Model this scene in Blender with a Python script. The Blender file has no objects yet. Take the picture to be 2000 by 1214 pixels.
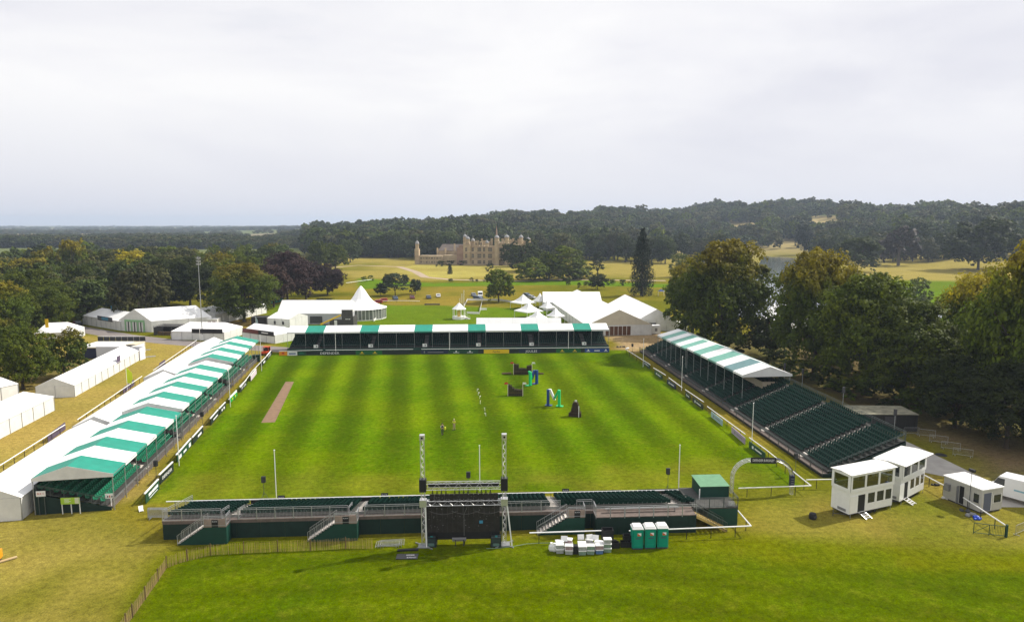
import bpy, math, random
import numpy as np
from mathutils import Vector, Matrix

# ------------------------------------------------------------------ camera, sky, sun, exposure
SC = bpy.context.scene
COL = SC.collection
F_PX, CAM_H = 1333.0, 32.0
PITCH = math.atan(171 / F_PX)
cam_d = bpy.data.cameras.new('camera')
cam = bpy.data.objects.new('camera', cam_d)
COL.objects.link(cam)
cam.location = (0, 0, CAM_H)
cam.rotation_euler = (math.pi / 2 - PITCH, 0, 0)
cam_d.sensor_width = 36.0
cam_d.lens = 36.0 * F_PX / 2000
cam_d.clip_start, cam_d.clip_end = 0.5, 30000
SC.camera = cam

SUN_EL, SUN_AZ = math.radians(43), math.radians(66)      # azimuth clockwise from +Y
world = bpy.data.worlds.new('World')
SC.world = world
world.use_nodes = True
nt = world.node_tree
nt.nodes.clear()
def N(t, typ, **kw):
    n = t.nodes.new(typ)
    for k, v in kw.items():
        if k.startswith('i_'):
            key = k[2:]
            n.inputs[int(key) if key.isdigit() else key].default_value = v
        else:
            setattr(n, k, v)
    return n
def ramp(n, stops):
    e = n.color_ramp.elements
    while len(e) < len(stops): e.new(0.5)
    for q, (p, c) in zip(e, stops):
        q.position = p
        q.color = tuple(c) + (1,) if len(c) == 3 else c
sky = N(nt, 'ShaderNodeTexSky', sky_type='NISHITA', sun_disc=False)
sky.sun_elevation, sky.sun_rotation = SUN_EL, SUN_AZ
sky.air_density, sky.dust_density = 1.2, 2.5
bgs = N(nt, 'ShaderNodeBackground', i_Strength=0.12)
nt.links.new(sky.outputs[0], bgs.inputs[0])
tc = N(nt, 'ShaderNodeTexCoord')
mp = N(nt, 'ShaderNodeMapping')
mp.inputs['Scale'].default_value = (1.0, 1.0, 3.6)
mp.inputs['Location'].default_value = (0.35, 0.1, 0.2)
nt.links.new(tc.outputs['Generated'], mp.inputs[0])
n1 = N(nt, 'ShaderNodeTexNoise', i_Scale=1.9, i_Detail=7.0, i_Roughness=0.52, i_Distortion=0.35)
nt.links.new(mp.outputs[0], n1.inputs['Vector'])
cr = N(nt, 'ShaderNodeValToRGB')
ramp(cr, [(0.30, (0.715, 0.715, 0.775)), (0.46, (0.825, 0.82, 0.85)), (0.60, (0.90, 0.892, 0.895))])
nt.links.new(n1.outputs[0], cr.inputs[0])
# the cloud sheet pales into horizon haze
sep = N(nt, 'ShaderNodeSeparateXYZ')
nt.links.new(tc.outputs['Generated'], sep.inputs[0])
hz = N(nt, 'ShaderNodeMapRange', i_1=0.0, i_2=0.16, i_3=1.0, i_4=0.0)
nt.links.new(sep.outputs['Z'], hz.inputs[0])
mxh = N(nt, 'ShaderNodeMix', data_type='RGBA')
mxh.inputs['B'].default_value = (0.68, 0.685, 0.755, 1)
nt.links.new(hz.outputs[0], mxh.inputs['Factor'])
nt.links.new(cr.outputs[0], mxh.inputs['A'])
bgc = N(nt, 'ShaderNodeBackground', i_Strength=1.0)
nt.links.new(mxh.outputs['Result'], bgc.inputs[0])
n2 = N(nt, 'ShaderNodeTexNoise', i_Scale=1.3, i_Detail=6.0, i_Roughness=0.55)
nt.links.new(mp.outputs[0], n2.inputs['Vector'])
cov = N(nt, 'ShaderNodeMapRange', i_1=0.26, i_2=0.44, i_3=0.62, i_4=0.97)
nt.links.new(n2.outputs[0], cov.inputs[0])
mxs = N(nt, 'ShaderNodeMixShader')
nt.links.new(cov.outputs[0], mxs.inputs[0])
nt.links.new(bgs.outputs[0], mxs.inputs[1])
nt.links.new(bgc.outputs[0], mxs.inputs[2])
wo = N(nt, 'ShaderNodeOutputWorld')
nt.links.new(mxs.outputs[0], wo.inputs['Surface'])

sun_d = bpy.data.lights.new('sun', 'SUN')
sun_d.energy = 5.0
sun_d.angle = math.radians(0.5)
sun_d.color = (1.0, 0.94, 0.84)
sun = bpy.data.objects.new('sun', sun_d)
COL.objects.link(sun)
sdir = Vector((math.cos(SUN_EL) * math.sin(SUN_AZ), math.cos(SUN_EL) * math.cos(SUN_AZ), math.sin(SUN_EL)))
sun.location = sdir * 300
sun.rotation_euler = sdir.to_track_quat('Z', 'Y').to_euler()
SC.view_settings.view_transform = 'Standard'
SC.view_settings.look = 'None'
SC.view_settings.exposure = 0.17
SC.view_settings.gamma = 1.0
SC.render.engine = 'CYCLES'
SC.cycles.use_denoising = True
SC.cycles.max_bounces = 6
SC.cycles.transparent_max_bounces = 8
SC.cycles.volume_bounces = 0
SC.cycles.volume_max_steps = 32

# ------------------------------------------------------------------ ground geometry and places on it
def sstep(a, b, x):
    t = np.clip((x - a) / (b - a), 0, 1)
    return t * t * (3 - 2 * t)
HU = [-9, -0.5, -0.40, -0.22, -0.07, 0.08, 0.30, 0.75, 9]
HH = [0, 0, 4, 14, 22, 37, 52, 38, 38]
R0 = [700, 700, 700, 640, 600, 640, 760, 470, 470]
R1 = [1700, 1700, 1700, 1500, 1150, 1350, 1500, 1150, 1150]
def terrain(x, y):
    x = np.asarray(x, float); y = np.asarray(y, float)
    yy = np.maximum(y, 1.0)
    u = x / yy
    r = np.hypot(x, y)
    h = np.interp(u, HU, HH)
    a, b = np.interp(u, HU, R0), np.interp(u, HU, R1)
    z = h * sstep(0, 1, (r - a) / (b - a)) * (1 + .10 * np.sin(u * 17 + 1) + .07 * np.sin(u * 41 + r / 170.0))
    z = z * (1 - 0.9 * sstep(2600, 6500, r))
    z = z + sstep(700, 1300, r) * 2.5 * (np.sin(x / 310.0) * np.cos(y / 270.0))
    return np.where(y > 0, z, 0.0)
def ray(px, py):
    a, b = (px - 1000) / F_PX, (607 - py) / F_PX
    return (a, math.cos(PITCH) + b * math.sin(PITCH), -math.sin(PITCH) + b * math.cos(PITCH))
def G(px, py, z=0.0):
    d = ray(px, py)
    t = (z - CAM_H) / d[2]
    return Vector((d[0] * t, d[1] * t, z))
def GT(px, py):
    """the point of the terrain seen along that direction"""
    d = ray(px, py)
    if d[2] < -0.07: return G(px, py)
    for t in np.arange(200, 5200, 6.0):
        x, y, z = d[0] * t, d[1] * t, CAM_H + d[2] * t
        if z <= terrain(x, y): return Vector((x, y, float(terrain(x, y))))
    return Vector((d[0] * 5200, d[1] * 5200, 0))
def scale_at(p):            # photograph pixels per metre at a place
    f = p.y * math.cos(PITCH) - (p.z - CAM_H) * math.sin(PITCH)
    return F_PX / f
def height_at(p, ty):       # height of something standing at p whose top is seen at row ty
    lo, hi = -5.0, 80.0
    for _ in range(40):
        m = (lo + hi) / 2
        zz = p.z + m - CAM_H
        f = p.y * math.cos(PITCH) - zz * math.sin(PITCH)
        u = p.y * math.sin(PITCH) + zz * math.cos(PITCH)
        if 607 - F_PX * u / f > ty: lo = m
        else: hi = m
    return lo

# ------------------------------------------------------------------ materials
MATS = {}
def pm(name, col, rough=0.6, var=0.0, scale=3.0, metal=0.0, bump=0.0, bscale=None, spec=0.4, trans=0.0, rnd=0.0, detail=4.0):
    if name in MATS: return MATS[name]
    m = bpy.data.materials.new(name); m.use_nodes = True
    t = m.node_tree; b = t.nodes['Principled BSDF']
    b.inputs['Base Color'].default_value = tuple(col) + (1,)
    b.inputs['Roughness'].default_value = rough
    b.inputs['Metallic'].default_value = metal
    b.inputs['Specular IOR Level'].default_value = spec
    if trans: b.inputs['Transmission Weight'].default_value = trans
    if var or bump:
        c = N(t, 'ShaderNodeTexCoord')
        n = N(t, 'ShaderNodeTexNoise', i_Scale=scale, i_Detail=detail, i_Roughness=0.6)
        t.links.new(c.outputs['Object'], n.inputs['Vector'])
    if var:
        r = N(t, 'ShaderNodeMapRange', i_1=0.3, i_2=0.7, i_3=1 - var, i_4=1 + var)
        t.links.new(n.outputs[0], r.inputs[0])
        last = r.outputs[0]
        if rnd:
            oi = N(t, 'ShaderNodeObjectInfo')
            rr = N(t, 'ShaderNodeMapRange', i_1=0.0, i_2=1.0, i_3=1 - rnd, i_4=1 + rnd)
            t.links.new(oi.outputs['Random'], rr.inputs[0])
            mu = N(t, 'ShaderNodeMath', operation='MULTIPLY')
            t.links.new(last, mu.inputs[0]); t.links.new(rr.outputs[0], mu.inputs[1])
            last = mu.outputs[0]
        v = N(t, 'ShaderNodeVectorMath', operation='SCALE')
        v.inputs[0].default_value = col
        t.links.new(last, v.inputs['Scale'])
        t.links.new(v.outputs[0], b.inputs['Base Color'])
    if bump:
        bn = N(t, 'ShaderNodeTexNoise', i_Scale=bscale or scale * 4, i_Detail=3.0)
        t.links.new(c.outputs['Object'], bn.inputs['Vector'])
        bp = N(t, 'ShaderNodeBump', i_Strength=bump, i_Distance=0.05)
        t.links.new(bn.outputs[0], bp.inputs['Height'])
        t.links.new(bp.outputs[0], b.inputs['Normal'])
    MATS[name] = m
    return m
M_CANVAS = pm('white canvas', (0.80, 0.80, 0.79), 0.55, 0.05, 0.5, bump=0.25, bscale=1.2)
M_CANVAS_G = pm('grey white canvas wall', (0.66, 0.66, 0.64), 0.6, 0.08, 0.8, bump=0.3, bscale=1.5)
M_GREEN_ROOF = pm('jade green canvas', (0.004, 0.235, 0.165), 0.5, 0.12, 0.8, bump=0.25, bscale=1.2)
M_GREEN_ROOF2 = pm('faded green canvas', (0.16, 0.38, 0.31), 0.5, 0.12, 0.8, bump=0.25, bscale=1.2)
M_GREEN_ROOF3 = pm('slate green canvas', (0.13, 0.24, 0.25), 0.5, 0.12, 0.8, bump=0.25, bscale=1.2)
M_CREAM = pm('cream canvas gable', (0.60, 0.54, 0.42), 0.6, 0.06, 0.8)
M_STEEL = pm('galvanised steel', (0.38, 0.39, 0.40), 0.45, 0.15, 6.0, metal=0.6)
M_DSTEEL = pm('dull steel', (0.10, 0.12, 0.12), 0.5, 0.15, 6.0, metal=0.5)
M_ALU = pm('bright aluminium truss', (0.62, 0.62, 0.62), 0.35, 0.1, 6.0, metal=0.7)
M_DGREEN = pm('dark green sheeting', (0.004, 0.022, 0.017), 0.7, 0.2, 1.5, bump=0.2)
M_MGREEN = pm('mid green painted ply', (0.004, 0.044, 0.030), 0.6, 0.15, 1.5)
M_LGREEN = pm('pale green roof paint', (0.17, 0.36, 0.20), 0.5, 0.08, 1.5)
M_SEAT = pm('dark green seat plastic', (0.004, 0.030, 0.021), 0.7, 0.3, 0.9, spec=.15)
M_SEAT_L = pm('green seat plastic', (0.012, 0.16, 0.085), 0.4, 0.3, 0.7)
M_DECK = pm('dark deck board', (0.055, 0.055, 0.05), 0.8, 0.25, 2.0)
M_PLY = pm('weathered ply', (0.13, 0.10, 0.085), 0.8, 0.25, 2.0)
M_STEP = pm('pale step edge', (0.66, 0.60, 0.54), 0.7, 0.2, 4.0)
M_WHITE = pm('white gloss paint', (0.78, 0.78, 0.76), 0.35, 0.04, 2.0)
M_WHITE_RAIL = pm('white plastic rail', (0.80, 0.80, 0.79), 0.4, 0.05, 2.0)
M_BLACK = pm('matt black', (0.012, 0.012, 0.014), 0.6, 0.2, 3.0)
M_DGREY = pm('dark grey', (0.05, 0.05, 0.055), 0.6, 0.2, 3.0)
M_GREY = pm('mid grey', (0.22, 0.22, 0.22), 0.6, 0.12, 3.0)
M_GLASS = pm('dark window glass', (0.025, 0.03, 0.035), 0.08, 0.1, 2.0, spec=0.7)
M_PRINT_W = pm('white print', (0.80, 0.80, 0.80), 0.5)
M_NAVY = pm('navy board', (0.012, 0.018, 0.055), 0.5)
M_BOARD_G = pm('dark green board', (0.010, 0.055, 0.032), 0.5, 0.1, 1.0)
M_BOARD_K = pm('black green board', (0.010, 0.018, 0.018), 0.5, 0.1, 1.0)
M_YELLOW = pm('yellow board', (0.80, 0.52, 0.01), 0.5, 0.03, 1.0)
M_ORANGE = pm('orange board', (0.80, 0.28, 0.01), 0.5, 0.03, 1.0)
M_BLUE = pm('blue board', (0.02, 0.06, 0.25), 0.5, 0.05, 1.0)
M_LBLUE = pm('pale blue board', (0.30, 0.42, 0.46), 0.5, 0.05, 1.0)
M_LILAC = pm('lilac board', (0.36, 0.28, 0.40), 0.5, 0.05, 1.0)
M_RED = pm('red paint', (0.50, 0.02, 0.03), 0.4, 0.05, 1.0)
M_MAROON = pm('maroon board', (0.12, 0.02, 0.02), 0.5, 0.05, 1.0)
M_LIME = pm('lime sign', (0.35, 0.55, 0.04), 0.5, 0.05, 1.0)
M_BGREEN = pm('bright green board', (0.01, 0.30, 0.04), 0.5, 0.05, 1.0)
M_RUBBER = pm('tyre rubber', (0.015, 0.015, 0.015), 0.8)
M_WOOD = pm('split chestnut wood', (0.34, 0.24, 0.10), 0.8, 0.3, 5.0, rnd=0.25)
M_WOOD_D = pm('brown post wood', (0.09, 0.055, 0.025), 0.8, 0.3, 4.0)
M_BARK = pm('tree bark', (0.06, 0.045, 0.03), 0.9, 0.3, 3.0, bump=0.6)
M_STONE = pm('honey limestone', (0.42, 0.33, 0.21), 0.85, 0.22, 0.25, rnd=0.04, detail=8)
M_STONE_P = pm('pinkish stone', (0.33, 0.22, 0.16), 0.85, 0.2, 0.3)
M_SLATE = pm('stone slate roof', (0.16, 0.13, 0.11), 0.85, 0.2, 0.4)
M_LEAD = pm('lead roof', (0.28, 0.28, 0.29), 0.6, 0.15, 0.5)

# ------------------------------------------------------------------ mesh helpers
def link(o, parent=None):
    COL.objects.link(o)
    if parent is not None: o.parent = parent
    return o
def tag(o, label, cat=None, group=None, kind=None):
    if label: o['label'] = label
    if cat: o['category'] = cat
    if group: o['group'] = group
    if kind: o['kind'] = kind
    return o
def empty(name, label, cat, loc=(0, 0, 0), rz=0.0, group=None, parent=None):
    o = bpy.data.objects.new(name, None)
    o.empty_display_size = 0.5
    o.location = loc
    o.rotation_euler = (0, 0, rz)
    link(o, parent)
    return tag(o, label, cat, group)
def frame(name, label, cat, A, B, group=None):
    """an Empty at A whose +X runs to B; returns it and the length"""
    A, B = Vector((A[0], A[1], 0)), Vector((B[0], B[1], 0))
    return empty(name, label, cat, A, math.atan2(B.y - A.y, B.x - A.x), group), (B - A).length
def put(name, me, parent=None, loc=(0, 0, 0), rz=0.0, scale=(1, 1, 1), rot=None, label=None):
    o = bpy.data.objects.new(name, me)
    o.location = loc
    o.rotation_euler = rot if rot else (0, 0, rz)
    o.scale = scale
    if label: o['label'] = label
    return link(o, parent)
class MB:
    def __init__(s): s.v, s.f, s.m = [], [], []
    def add(s, vs, fs, m=0):
        k = len(s.v); s.v += [tuple(p) for p in vs]
        s.f += [tuple(i + k for i in f) for f in fs]; s.m += [m] * len(fs); return s
    def box(s, x0, y0, z0, x1, y1, z1, m=0):
        return s.add([(x0, y0, z0), (x1, y0, z0), (x1, y1, z0), (x0, y1, z0), (x0, y0, z1), (x1, y0, z1), (x1, y1, z1), (x0, y1, z1)],
                     [(0, 3, 2, 1), (4, 5, 6, 7), (0, 1, 5, 4), (1, 2, 6, 5), (2, 3, 7, 6), (3, 0, 4, 7)], m)
    def tube(s, p, q, r, n=6, r2=None, m=0, caps=True):
        p, q = Vector(p), Vector(q); r2 = r if r2 is None else r2
        d = (q - p)
        if d.length < 1e-6: return s
        d.normalize()
        a = d.orthogonal().normalized(); b = d.cross(a)
        vs = []
        for c, rr in ((p, r), (q, r2)):
            for i in range(n):
                t = 2 * math.pi * i / n
                vs.append(c + a * (rr * math.cos(t)) + b * (rr * math.sin(t)))
        fs = [(i, (i + 1) % n, n + (i + 1) % n, n + i) for i in range(n)]
        if caps: fs += [tuple(range(n - 1, -1, -1)), tuple(range(n, 2 * n))]
        return s.add(vs, fs, m)
    def bar(s, p, q, w, h=None, m=0):
        """square bar, w wide, h high (world Z up unless vertical)"""
        p, q = Vector(p), Vector(q); h = h or w
        d = (q - p).normalized()
        up = Vector((0, 0, 1)) if abs(d.z) < 0.95 else Vector((0, 1, 0))
        a = d.cross(up).normalized() * (w / 2); b = a.normalized().cross(d).normalized() * (h / 2)
        vs = [c + sa * a + sb * b for c in (p, q) for sa, sb in ((-1, -1), (1, -1), (1, 1), (-1, 1))]
        return s.add(vs, [(0, 3, 2, 1), (4, 5, 6, 7), (0, 1, 5, 4), (1, 2, 6, 5), (2, 3, 7, 6), (3, 0, 4, 7)], m)
    def slab(s, pts, t, m=0):
        """polygon of 3D points given depth t along its normal (downwards for roofs)"""
        P = [Vector(p) for p in pts]
        nrm = (P[1] - P[0]).cross(P[2] - P[0]).normalized() * t
        n = len(P)
        vs = P + [p - nrm for p in P]
        fs = [tuple(range(n)), tuple(range(2 * n - 1, n - 1, -1))]
        fs += [(i, n + i, n + (i + 1) % n, (i + 1) % n) for i in range(n)]
        return s.add(vs, fs, m)
    def prism(s, pts2, z0, z1, m=0):
        n = len(pts2)
        vs = [(p[0], p[1], z0) for p in pts2] + [(p[0], p[1], z1) for p in pts2]
        fs = [tuple(range(n - 1, -1, -1)), tuple(range(n, 2 * n))]
        fs += [(i, (i + 1) % n, n + (i + 1) % n, n + i) for i in range(n)]
        return s.add(vs, fs, m)
    def lathe(s, prof, n=10, c=(0, 0), m=0):
        vs, fs = [], []
        for r, z in prof:
            for i in range(n):
                t = 2 * math.pi * i / n
                vs.append((c[0] + r * math.cos(t), c[1] + r * math.sin(t), z))
        for j in range(len(prof) - 1):
            for i in range(n):
                fs.append((j * n + i, j * n + (i + 1) % n, (j + 1) * n + (i + 1) % n, (j + 1) * n + i))
        fs.append(tuple(range(n - 1, -1, -1))); fs.append(tuple(range((len(prof) - 1) * n, len(prof) * n)))
        return s.add(vs, fs, m)
    def mesh(s, name, mats):
        me = bpy.data.meshes.new(name)
        me.from_pydata(s.v, [], s.f)
        for m in (mats if isinstance(mats, (list, tuple)) else [mats]): me.materials.append(m)
        if any(s.m): me.polygons.foreach_set('material_index', s.m)
        me.update()
        return me
    def build(s, name, mats, parent=None, loc=(0, 0, 0), rz=0.0, label=None):
        return put(name, s.mesh(name, mats), parent, loc, rz, label=label)
def boxes(name, parent, mats, *bs, label=None):
    b = MB()
    for q in bs: b.box(*q)
    return b.build(name, mats, parent, label=label)
_font = {}
def text(s, size, parent, loc, rot, mat, width=None, name='lettering'):
    c = bpy.data.curves.new('lettering', 'FONT')
    c.body = s; c.size = size; c.align_x = 'CENTER'; c.align_y = 'CENTER'; c.extrude = 0.004; c.resolution_u = 2
    o = bpy.data.objects.new('tmp', c)
    me = bpy.data.meshes.new_from_object(o)
    me.materials.clear(); me.materials.append(mat)
    sx = 1.0
    if width:
        xs = [v.co.x for v in me.vertices]; w = max(xs) - min(xs)
        if w > 0: sx = width / w
    bpy.data.objects.remove(o)
    return put(name, me, parent, loc, rot=rot, scale=(sx, 1, 1))
def copy_thing(src, loc, rz, label=None, scale=None):
    def rec(o, par):
        c = o.copy(); COL.objects.link(c); c.parent = par
        for ch in [k for k in KIDS.get(o.name, [])]: rec(ch, c)
        return c
    KIDS.clear()
    for o in bpy.data.objects:
        if o.parent: KIDS.setdefault(o.parent.name, []).append(o)
    r = rec(src, None); r.location = loc; r.rotation_euler = (0, 0, rz)
    if label: r['label'] = label
    if scale: r.scale = scale
    return r
KIDS = {}
# ------------------------------------------------------------------ the ground sheet
def inpoly(X, Y, poly):
    inside = np.zeros(X.shape, bool)
    n = len(poly); j = n - 1
    for i in range(n):
        xi, yi = poly[i]; xj, yj = poly[j]
        c = ((yi > Y) != (yj > Y)) & (X < (xj - xi) * (Y - yi) / (yj - yi + 1e-12) + xi)
        inside ^= c; j = i
    return inside
def sdist(X, Y, poly):
    """signed distance, positive inside"""
    d = np.full(X.shape, 1e9)
    n = len(poly)
    for i in range(n):
        ax, ay = poly[i]; bx, by = poly[(i + 1) % n]
        ex, ey = bx - ax, by - ay
        t = np.clip(((X - ax) * ex + (Y - ay) * ey) / (ex * ex + ey * ey + 1e-9), 0, 1)
        d = np.minimum(d, np.hypot(X - ax - t * ex, Y - ay - t * ey))
    return np.where(inpoly(X, Y, poly), d, -d)
def PX(*pp): return [(G(a, b).x, G(a, b).y) for a, b in pp]
rng = np.random.default_rng(7)
def vnoise(X, Y, s, seed=0):
    r = np.random.default_rng(seed).random((64, 64))
    x, y = X / s, Y / s
    xi, yi = np.floor(x).astype(int), np.floor(y).astype(int)
    fx, fy = x - xi, y - yi
    fx, fy = fx * fx * (3 - 2 * fx), fy * fy * (3 - 2 * fy)
    g = lambda a, b: r[a % 64, b % 64]
    return (g(xi, yi) * (1 - fx) + g(xi + 1, yi) * fx) * (1 - fy) + (g(xi, yi + 1) * (1 - fx) + g(xi + 1, yi + 1) * fx) * fy
def axis(lo, hi, step, a, b, k=1.13):
    mid = list(np.arange(lo, hi + 1e-6, step))
    up, s, v = [], step, mid[-1]
    while v < b: s *= k; v += s; up.append(v)
    dn, s, v = [], step, mid[0]
    while v > a: s *= k; v -= s; dn.append(v)
    return np.array(dn[::-1] + mid + up)
gx = axis(-90, 90, 0.9, -7600, 7600, 1.12)
gy = axis(36, 215, 0.9, -150, 8800, 1.045)
GX, GY = np.meshgrid(gx, gy)
GZ = terrain(GX, GY)
nz1, nz2, nz3 = vnoise(GX, GY, 9, 1), vnoise(GX, GY, 3.2, 2), vnoise(GX, GY, 28, 3)
wob = (nz1 - .5) * 5 + (nz2 - .5) * 2.5
R_ = lambda a, b, t: np.array(a) * (1 - t[..., None]) + np.array(b) * t[..., None]
TAN, OLIVE, GRN, LAWN = (0.205, 0.155, 0.022), (0.108, 0.112, 0.006), (0.061, 0.114, 0.000), (0.044, 0.082, 0.000)
GOLD, BRIGHT, DIRT = (0.245, 0.200, 0.045), (0.085, 0.155, 0.004), (0.16, 0.11, 0.06)
dens = sstep(0.25, 0.75, nz3 * .55 + nz1 * .3 + nz2 * .15)
colr = R_(OLIVE, TAN, dens * 0.55)
def paint(poly, c0, c1, feather=1.0, t=None, w=1.0, amt=1.0):
    global colr
    x0, x1 = min(p[0] for p in poly) - 15, max(p[0] for p in poly) + 15
    y0, y1 = min(p[1] for p in poly) - 15, max(p[1] for p in poly) + 15
    i0, i1 = np.searchsorted(gy, [y0, y1]); j0, j1 = np.searchsorted(gx, [x0, x1])
    sl = (slice(max(i0 - 1, 0), i1 + 1), slice(max(j0 - 1, 0), j1 + 1))
    d = sdist(GX[sl], GY[sl], poly) + wob[sl] * w
    a = (sstep(-feather, feather, d) * amt)[..., None]
    tt = (dens if t is None else t)[sl]
    colr[sl] = colr[sl] * (1 - a) + R_(c0, c1, tt) * a
# field behind the far stand, lawns of the house, paddocks
paint(PX((560, 700), (520, 596), (700, 580), (1090, 592), (1130, 700)), BRIGHT, OLIVE, 3, nz3 * .4)
paint(PX((640, 592), (690, 540), (1040, 545), (1300, 560), (1320, 620), (1000, 600)), OLIVE, TAN, 4, dens)
paint(PX((700, 566), (700, 543), (850, 553), (1100, 546), (1330, 556), (1330, 562), (1100, 556), (860, 559), (780, 560)), BRIGHT, BRIGHT, 2, w=.4)
paint(PX((570, 520), (690, 494), (830, 512), (1000, 516), (1500, 500), (1500, 540), (1100, 544), (860, 548), (700, 542)), OLIVE, GOLD, 5, sstep(.1, .8, nz3 + .25))
paint(PX((760, 528), (810, 517), (1000, 519), (1010, 535), (860, 545)), GOLD, (0.33, 0.29, 0.07), 3, nz3, w=.5)
paint(PX((1180, 520), (1330, 514), (1420, 520), (1420, 532), (1200, 534)), GOLD, GOLD, 5)
paint(PX((1640, 560), (1640, 500), (1900, 500), (2100, 520), (2100, 560)), (0.27, 0.22, 0.06), GOLD, 6, nz1)
paint(PX((1600, 640), (1640, 545), (2060, 552), (2100, 640)), BRIGHT, OLIVE, 5, nz3 * .8)
# dry park grass on the left and round the stands
paint(PX((-900, 1300), (-700, 720), (130, 655), (520, 672), (545, 690), (300, 985), (150, 1300)), (0.31, 0.225, 0.060), (0.21, 0.18, 0.035), 3, nz1)
paint(PX((-50, 1214), (60, 1010), (300, 990), (330, 1060), (180, 1214)), (0.25, 0.20, 0.045), OLIVE, 3, dens)
paint(PX((130, 600), (140, 632), (240, 650), (300, 640), (150, 600)), OLIVE, OLIVE, 3)
paint(PX((500, 700), (530, 680), (1240, 680), (1640, 960), (1480, 1060), (330, 1060), (250, 1000)), OLIVE, TAN, 1.5, dens * .8)
paint(PX((1470, 1070), (1480, 960), (1600, 940), (1900, 900), (2100, 960), (2150, 1090)), (0.125, 0.135, 0.012), (0.22, 0.17, 0.035), 4, dens)
# foreground lawn and the strip behind the near stand
paint(PX((200, 1300), (250, 1175), (315, 1085), (450, 1050), (1440, 1040), (1580, 1045), (2100, 1080), (2150, 1350)), (0.074, 0.104, 0.001), (0.110, 0.120, 0.001), 2, nz2, w=.6)
paint(PX((285, 1300), (300, 1160), (350, 1100), (420, 1082), (650, 1074), (850, 1070), (1600, 1100), (2060, 1120), (2150, 1350)), LAWN, (0.068, 0.096, 0.000), 1.5, dens, w=.5)
# worn band behind the picket fence and shade-thinned ground under the trees
paint(PX((1240, 690), (1190, 655), (1290, 648), (1330, 660)), (0.36, 0.26, 0.15), (0.28, 0.20, 0.10), 2.5, nz2)
paint(PX((1480, 720), (1380, 665), (1520, 655), (2100, 660), (2300, 930), (1980, 960), (1780, 850)), DIRT, (0.10, 0.10, 0.03), 5, nz1)
paint(PX((60, 800), (40, 700), (250, 690), (180, 740)), DIRT, OLIVE, 4, nz1)
paint(PX((410, 650), (400, 628), (520, 622), (530, 640)), (0.22, 0.15, 0.06), TAN, 3, nz1)
# arena turf with mowing bands
AR = PX((528, 689), (1222, 684), (1584, 952), (276, 980))
paint(AR, GRN, (0.084, 0.132, 0.000), 0.7, sstep(.3, .8, nz1), w=.25)
paint(PX((300, 978), (330, 935), (900, 925), (1500, 905), (1590, 955)), (0.14, 0.15, 0.010), (0.20, 0.16, 0.02), 4, nz2, w=1.4, amt=.42)
Yn0, Yn1, Yf0, Yf1 = AR[3][1], AR[2][1], AR[0][1], AR[1][1]
vv = (GY - 78) / (167.5 - 78)
xl = AR[3][0] + (AR[0][0] - AR[3][0]) * vv
xr = AR[2][0] + (AR[1][0] - AR[2][0]) * vv
uu = (GX - xl) / (xr - xl)
stripe = np.cos(2 * np.pi * (10.5 * uu - 0.30)) * sstep(0, 2, sdist(GX, GY, AR)) * np.where(GY > 170, 0, 1)
stripe = np.clip(stripe * 1.5 + .24 * np.cos(2 * np.pi * (31.5 * uu + .2)) * sstep(0, 2, sdist(GX, GY, AR)) - .1 * (stripe != 0), -1, 1) * (0.45 + 0.55 * sstep(84, 104, GY)) * (0.7 + .3 * nz3)
stripe *= 1 - 0.30 * sstep(0.60, .85, uu)
lawn_d = sstep(0, 3, sdist(GX, GY, PX((300, 1300), (300, 1160), (350, 1100), (420, 1084), (650, 1076), (850, 1074), (1600, 1104), (2060, 1130), (2150, 1350))))
stripe = stripe + lawn_d * .30 * np.sin(2 * np.pi * (GY + .10 * GX + .004 * GX * GX) / 5.2) * (.4 + nz3)
far = sstep(620, 900, np.hypot(GX, GY))
# woodland floor darkens nothing: only leaf litter colour on the hill
nv = GX.size
me = bpy.data.meshes.new('ground')
idx = np.arange(nv).reshape(GX.shape)
faces = np.stack([idx[:-1, :-1], idx[:-1, 1:], idx[1:, 1:], idx[1:, :-1]], -1).reshape(-1, 4)
me.vertices.add(nv); me.vertices.foreach_set('co', np.stack([GX, GY, GZ], -1).ravel().astype('f4'))
me.loops.add(faces.size); me.loops.foreach_set('vertex_index', faces.ravel().astype('i4'))
me.polygons.add(len(faces)); me.polygons.foreach_set('loop_start', np.arange(0, faces.size, 4, dtype='i4'))
me.update(calc_edges=True)
at = me.attributes.new('turf', 'FLOAT_COLOR', 'POINT')
at.data.foreach_set('color', np.concatenate([np.clip(colr, 0, 1), far[..., None]], -1).ravel().astype('f4'))
at = me.attributes.new('mow', 'FLOAT', 'POINT')
at.data.foreach_set('value', stripe.ravel().astype('f4'))
mg = bpy.data.materials.new('grassland'); mg.use_nodes = True
t = mg.node_tree; bs = t.nodes['Principled BSDF']
bs.inputs['Roughness'].default_value = 0.9; bs.inputs['Specular IOR Level'].default_value = 0.0
a1 = N(t, 'ShaderNodeAttribute', attribute_name='turf')
a2 = N(t, 'ShaderNodeAttribute', attribute_name='mow')
geo = N(t, 'ShaderNodeNewGeometry')
def noise(scale, detail=4, rough=.6, vec=None, dist=0.0):
    n = N(t, 'ShaderNodeTexNoise', i_Scale=scale, i_Detail=float(detail), i_Roughness=rough, i_Distortion=dist)
    t.links.new(vec or geo.outputs['Position'], n.inputs['Vector']); return n.outputs[0]
def rng_(v, a, b, c, d):
    r = N(t, 'ShaderNodeMapRange', i_1=a, i_2=b, i_3=c, i_4=d); t.links.new(v, r.inputs[0]); return r.outputs[0]
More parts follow.
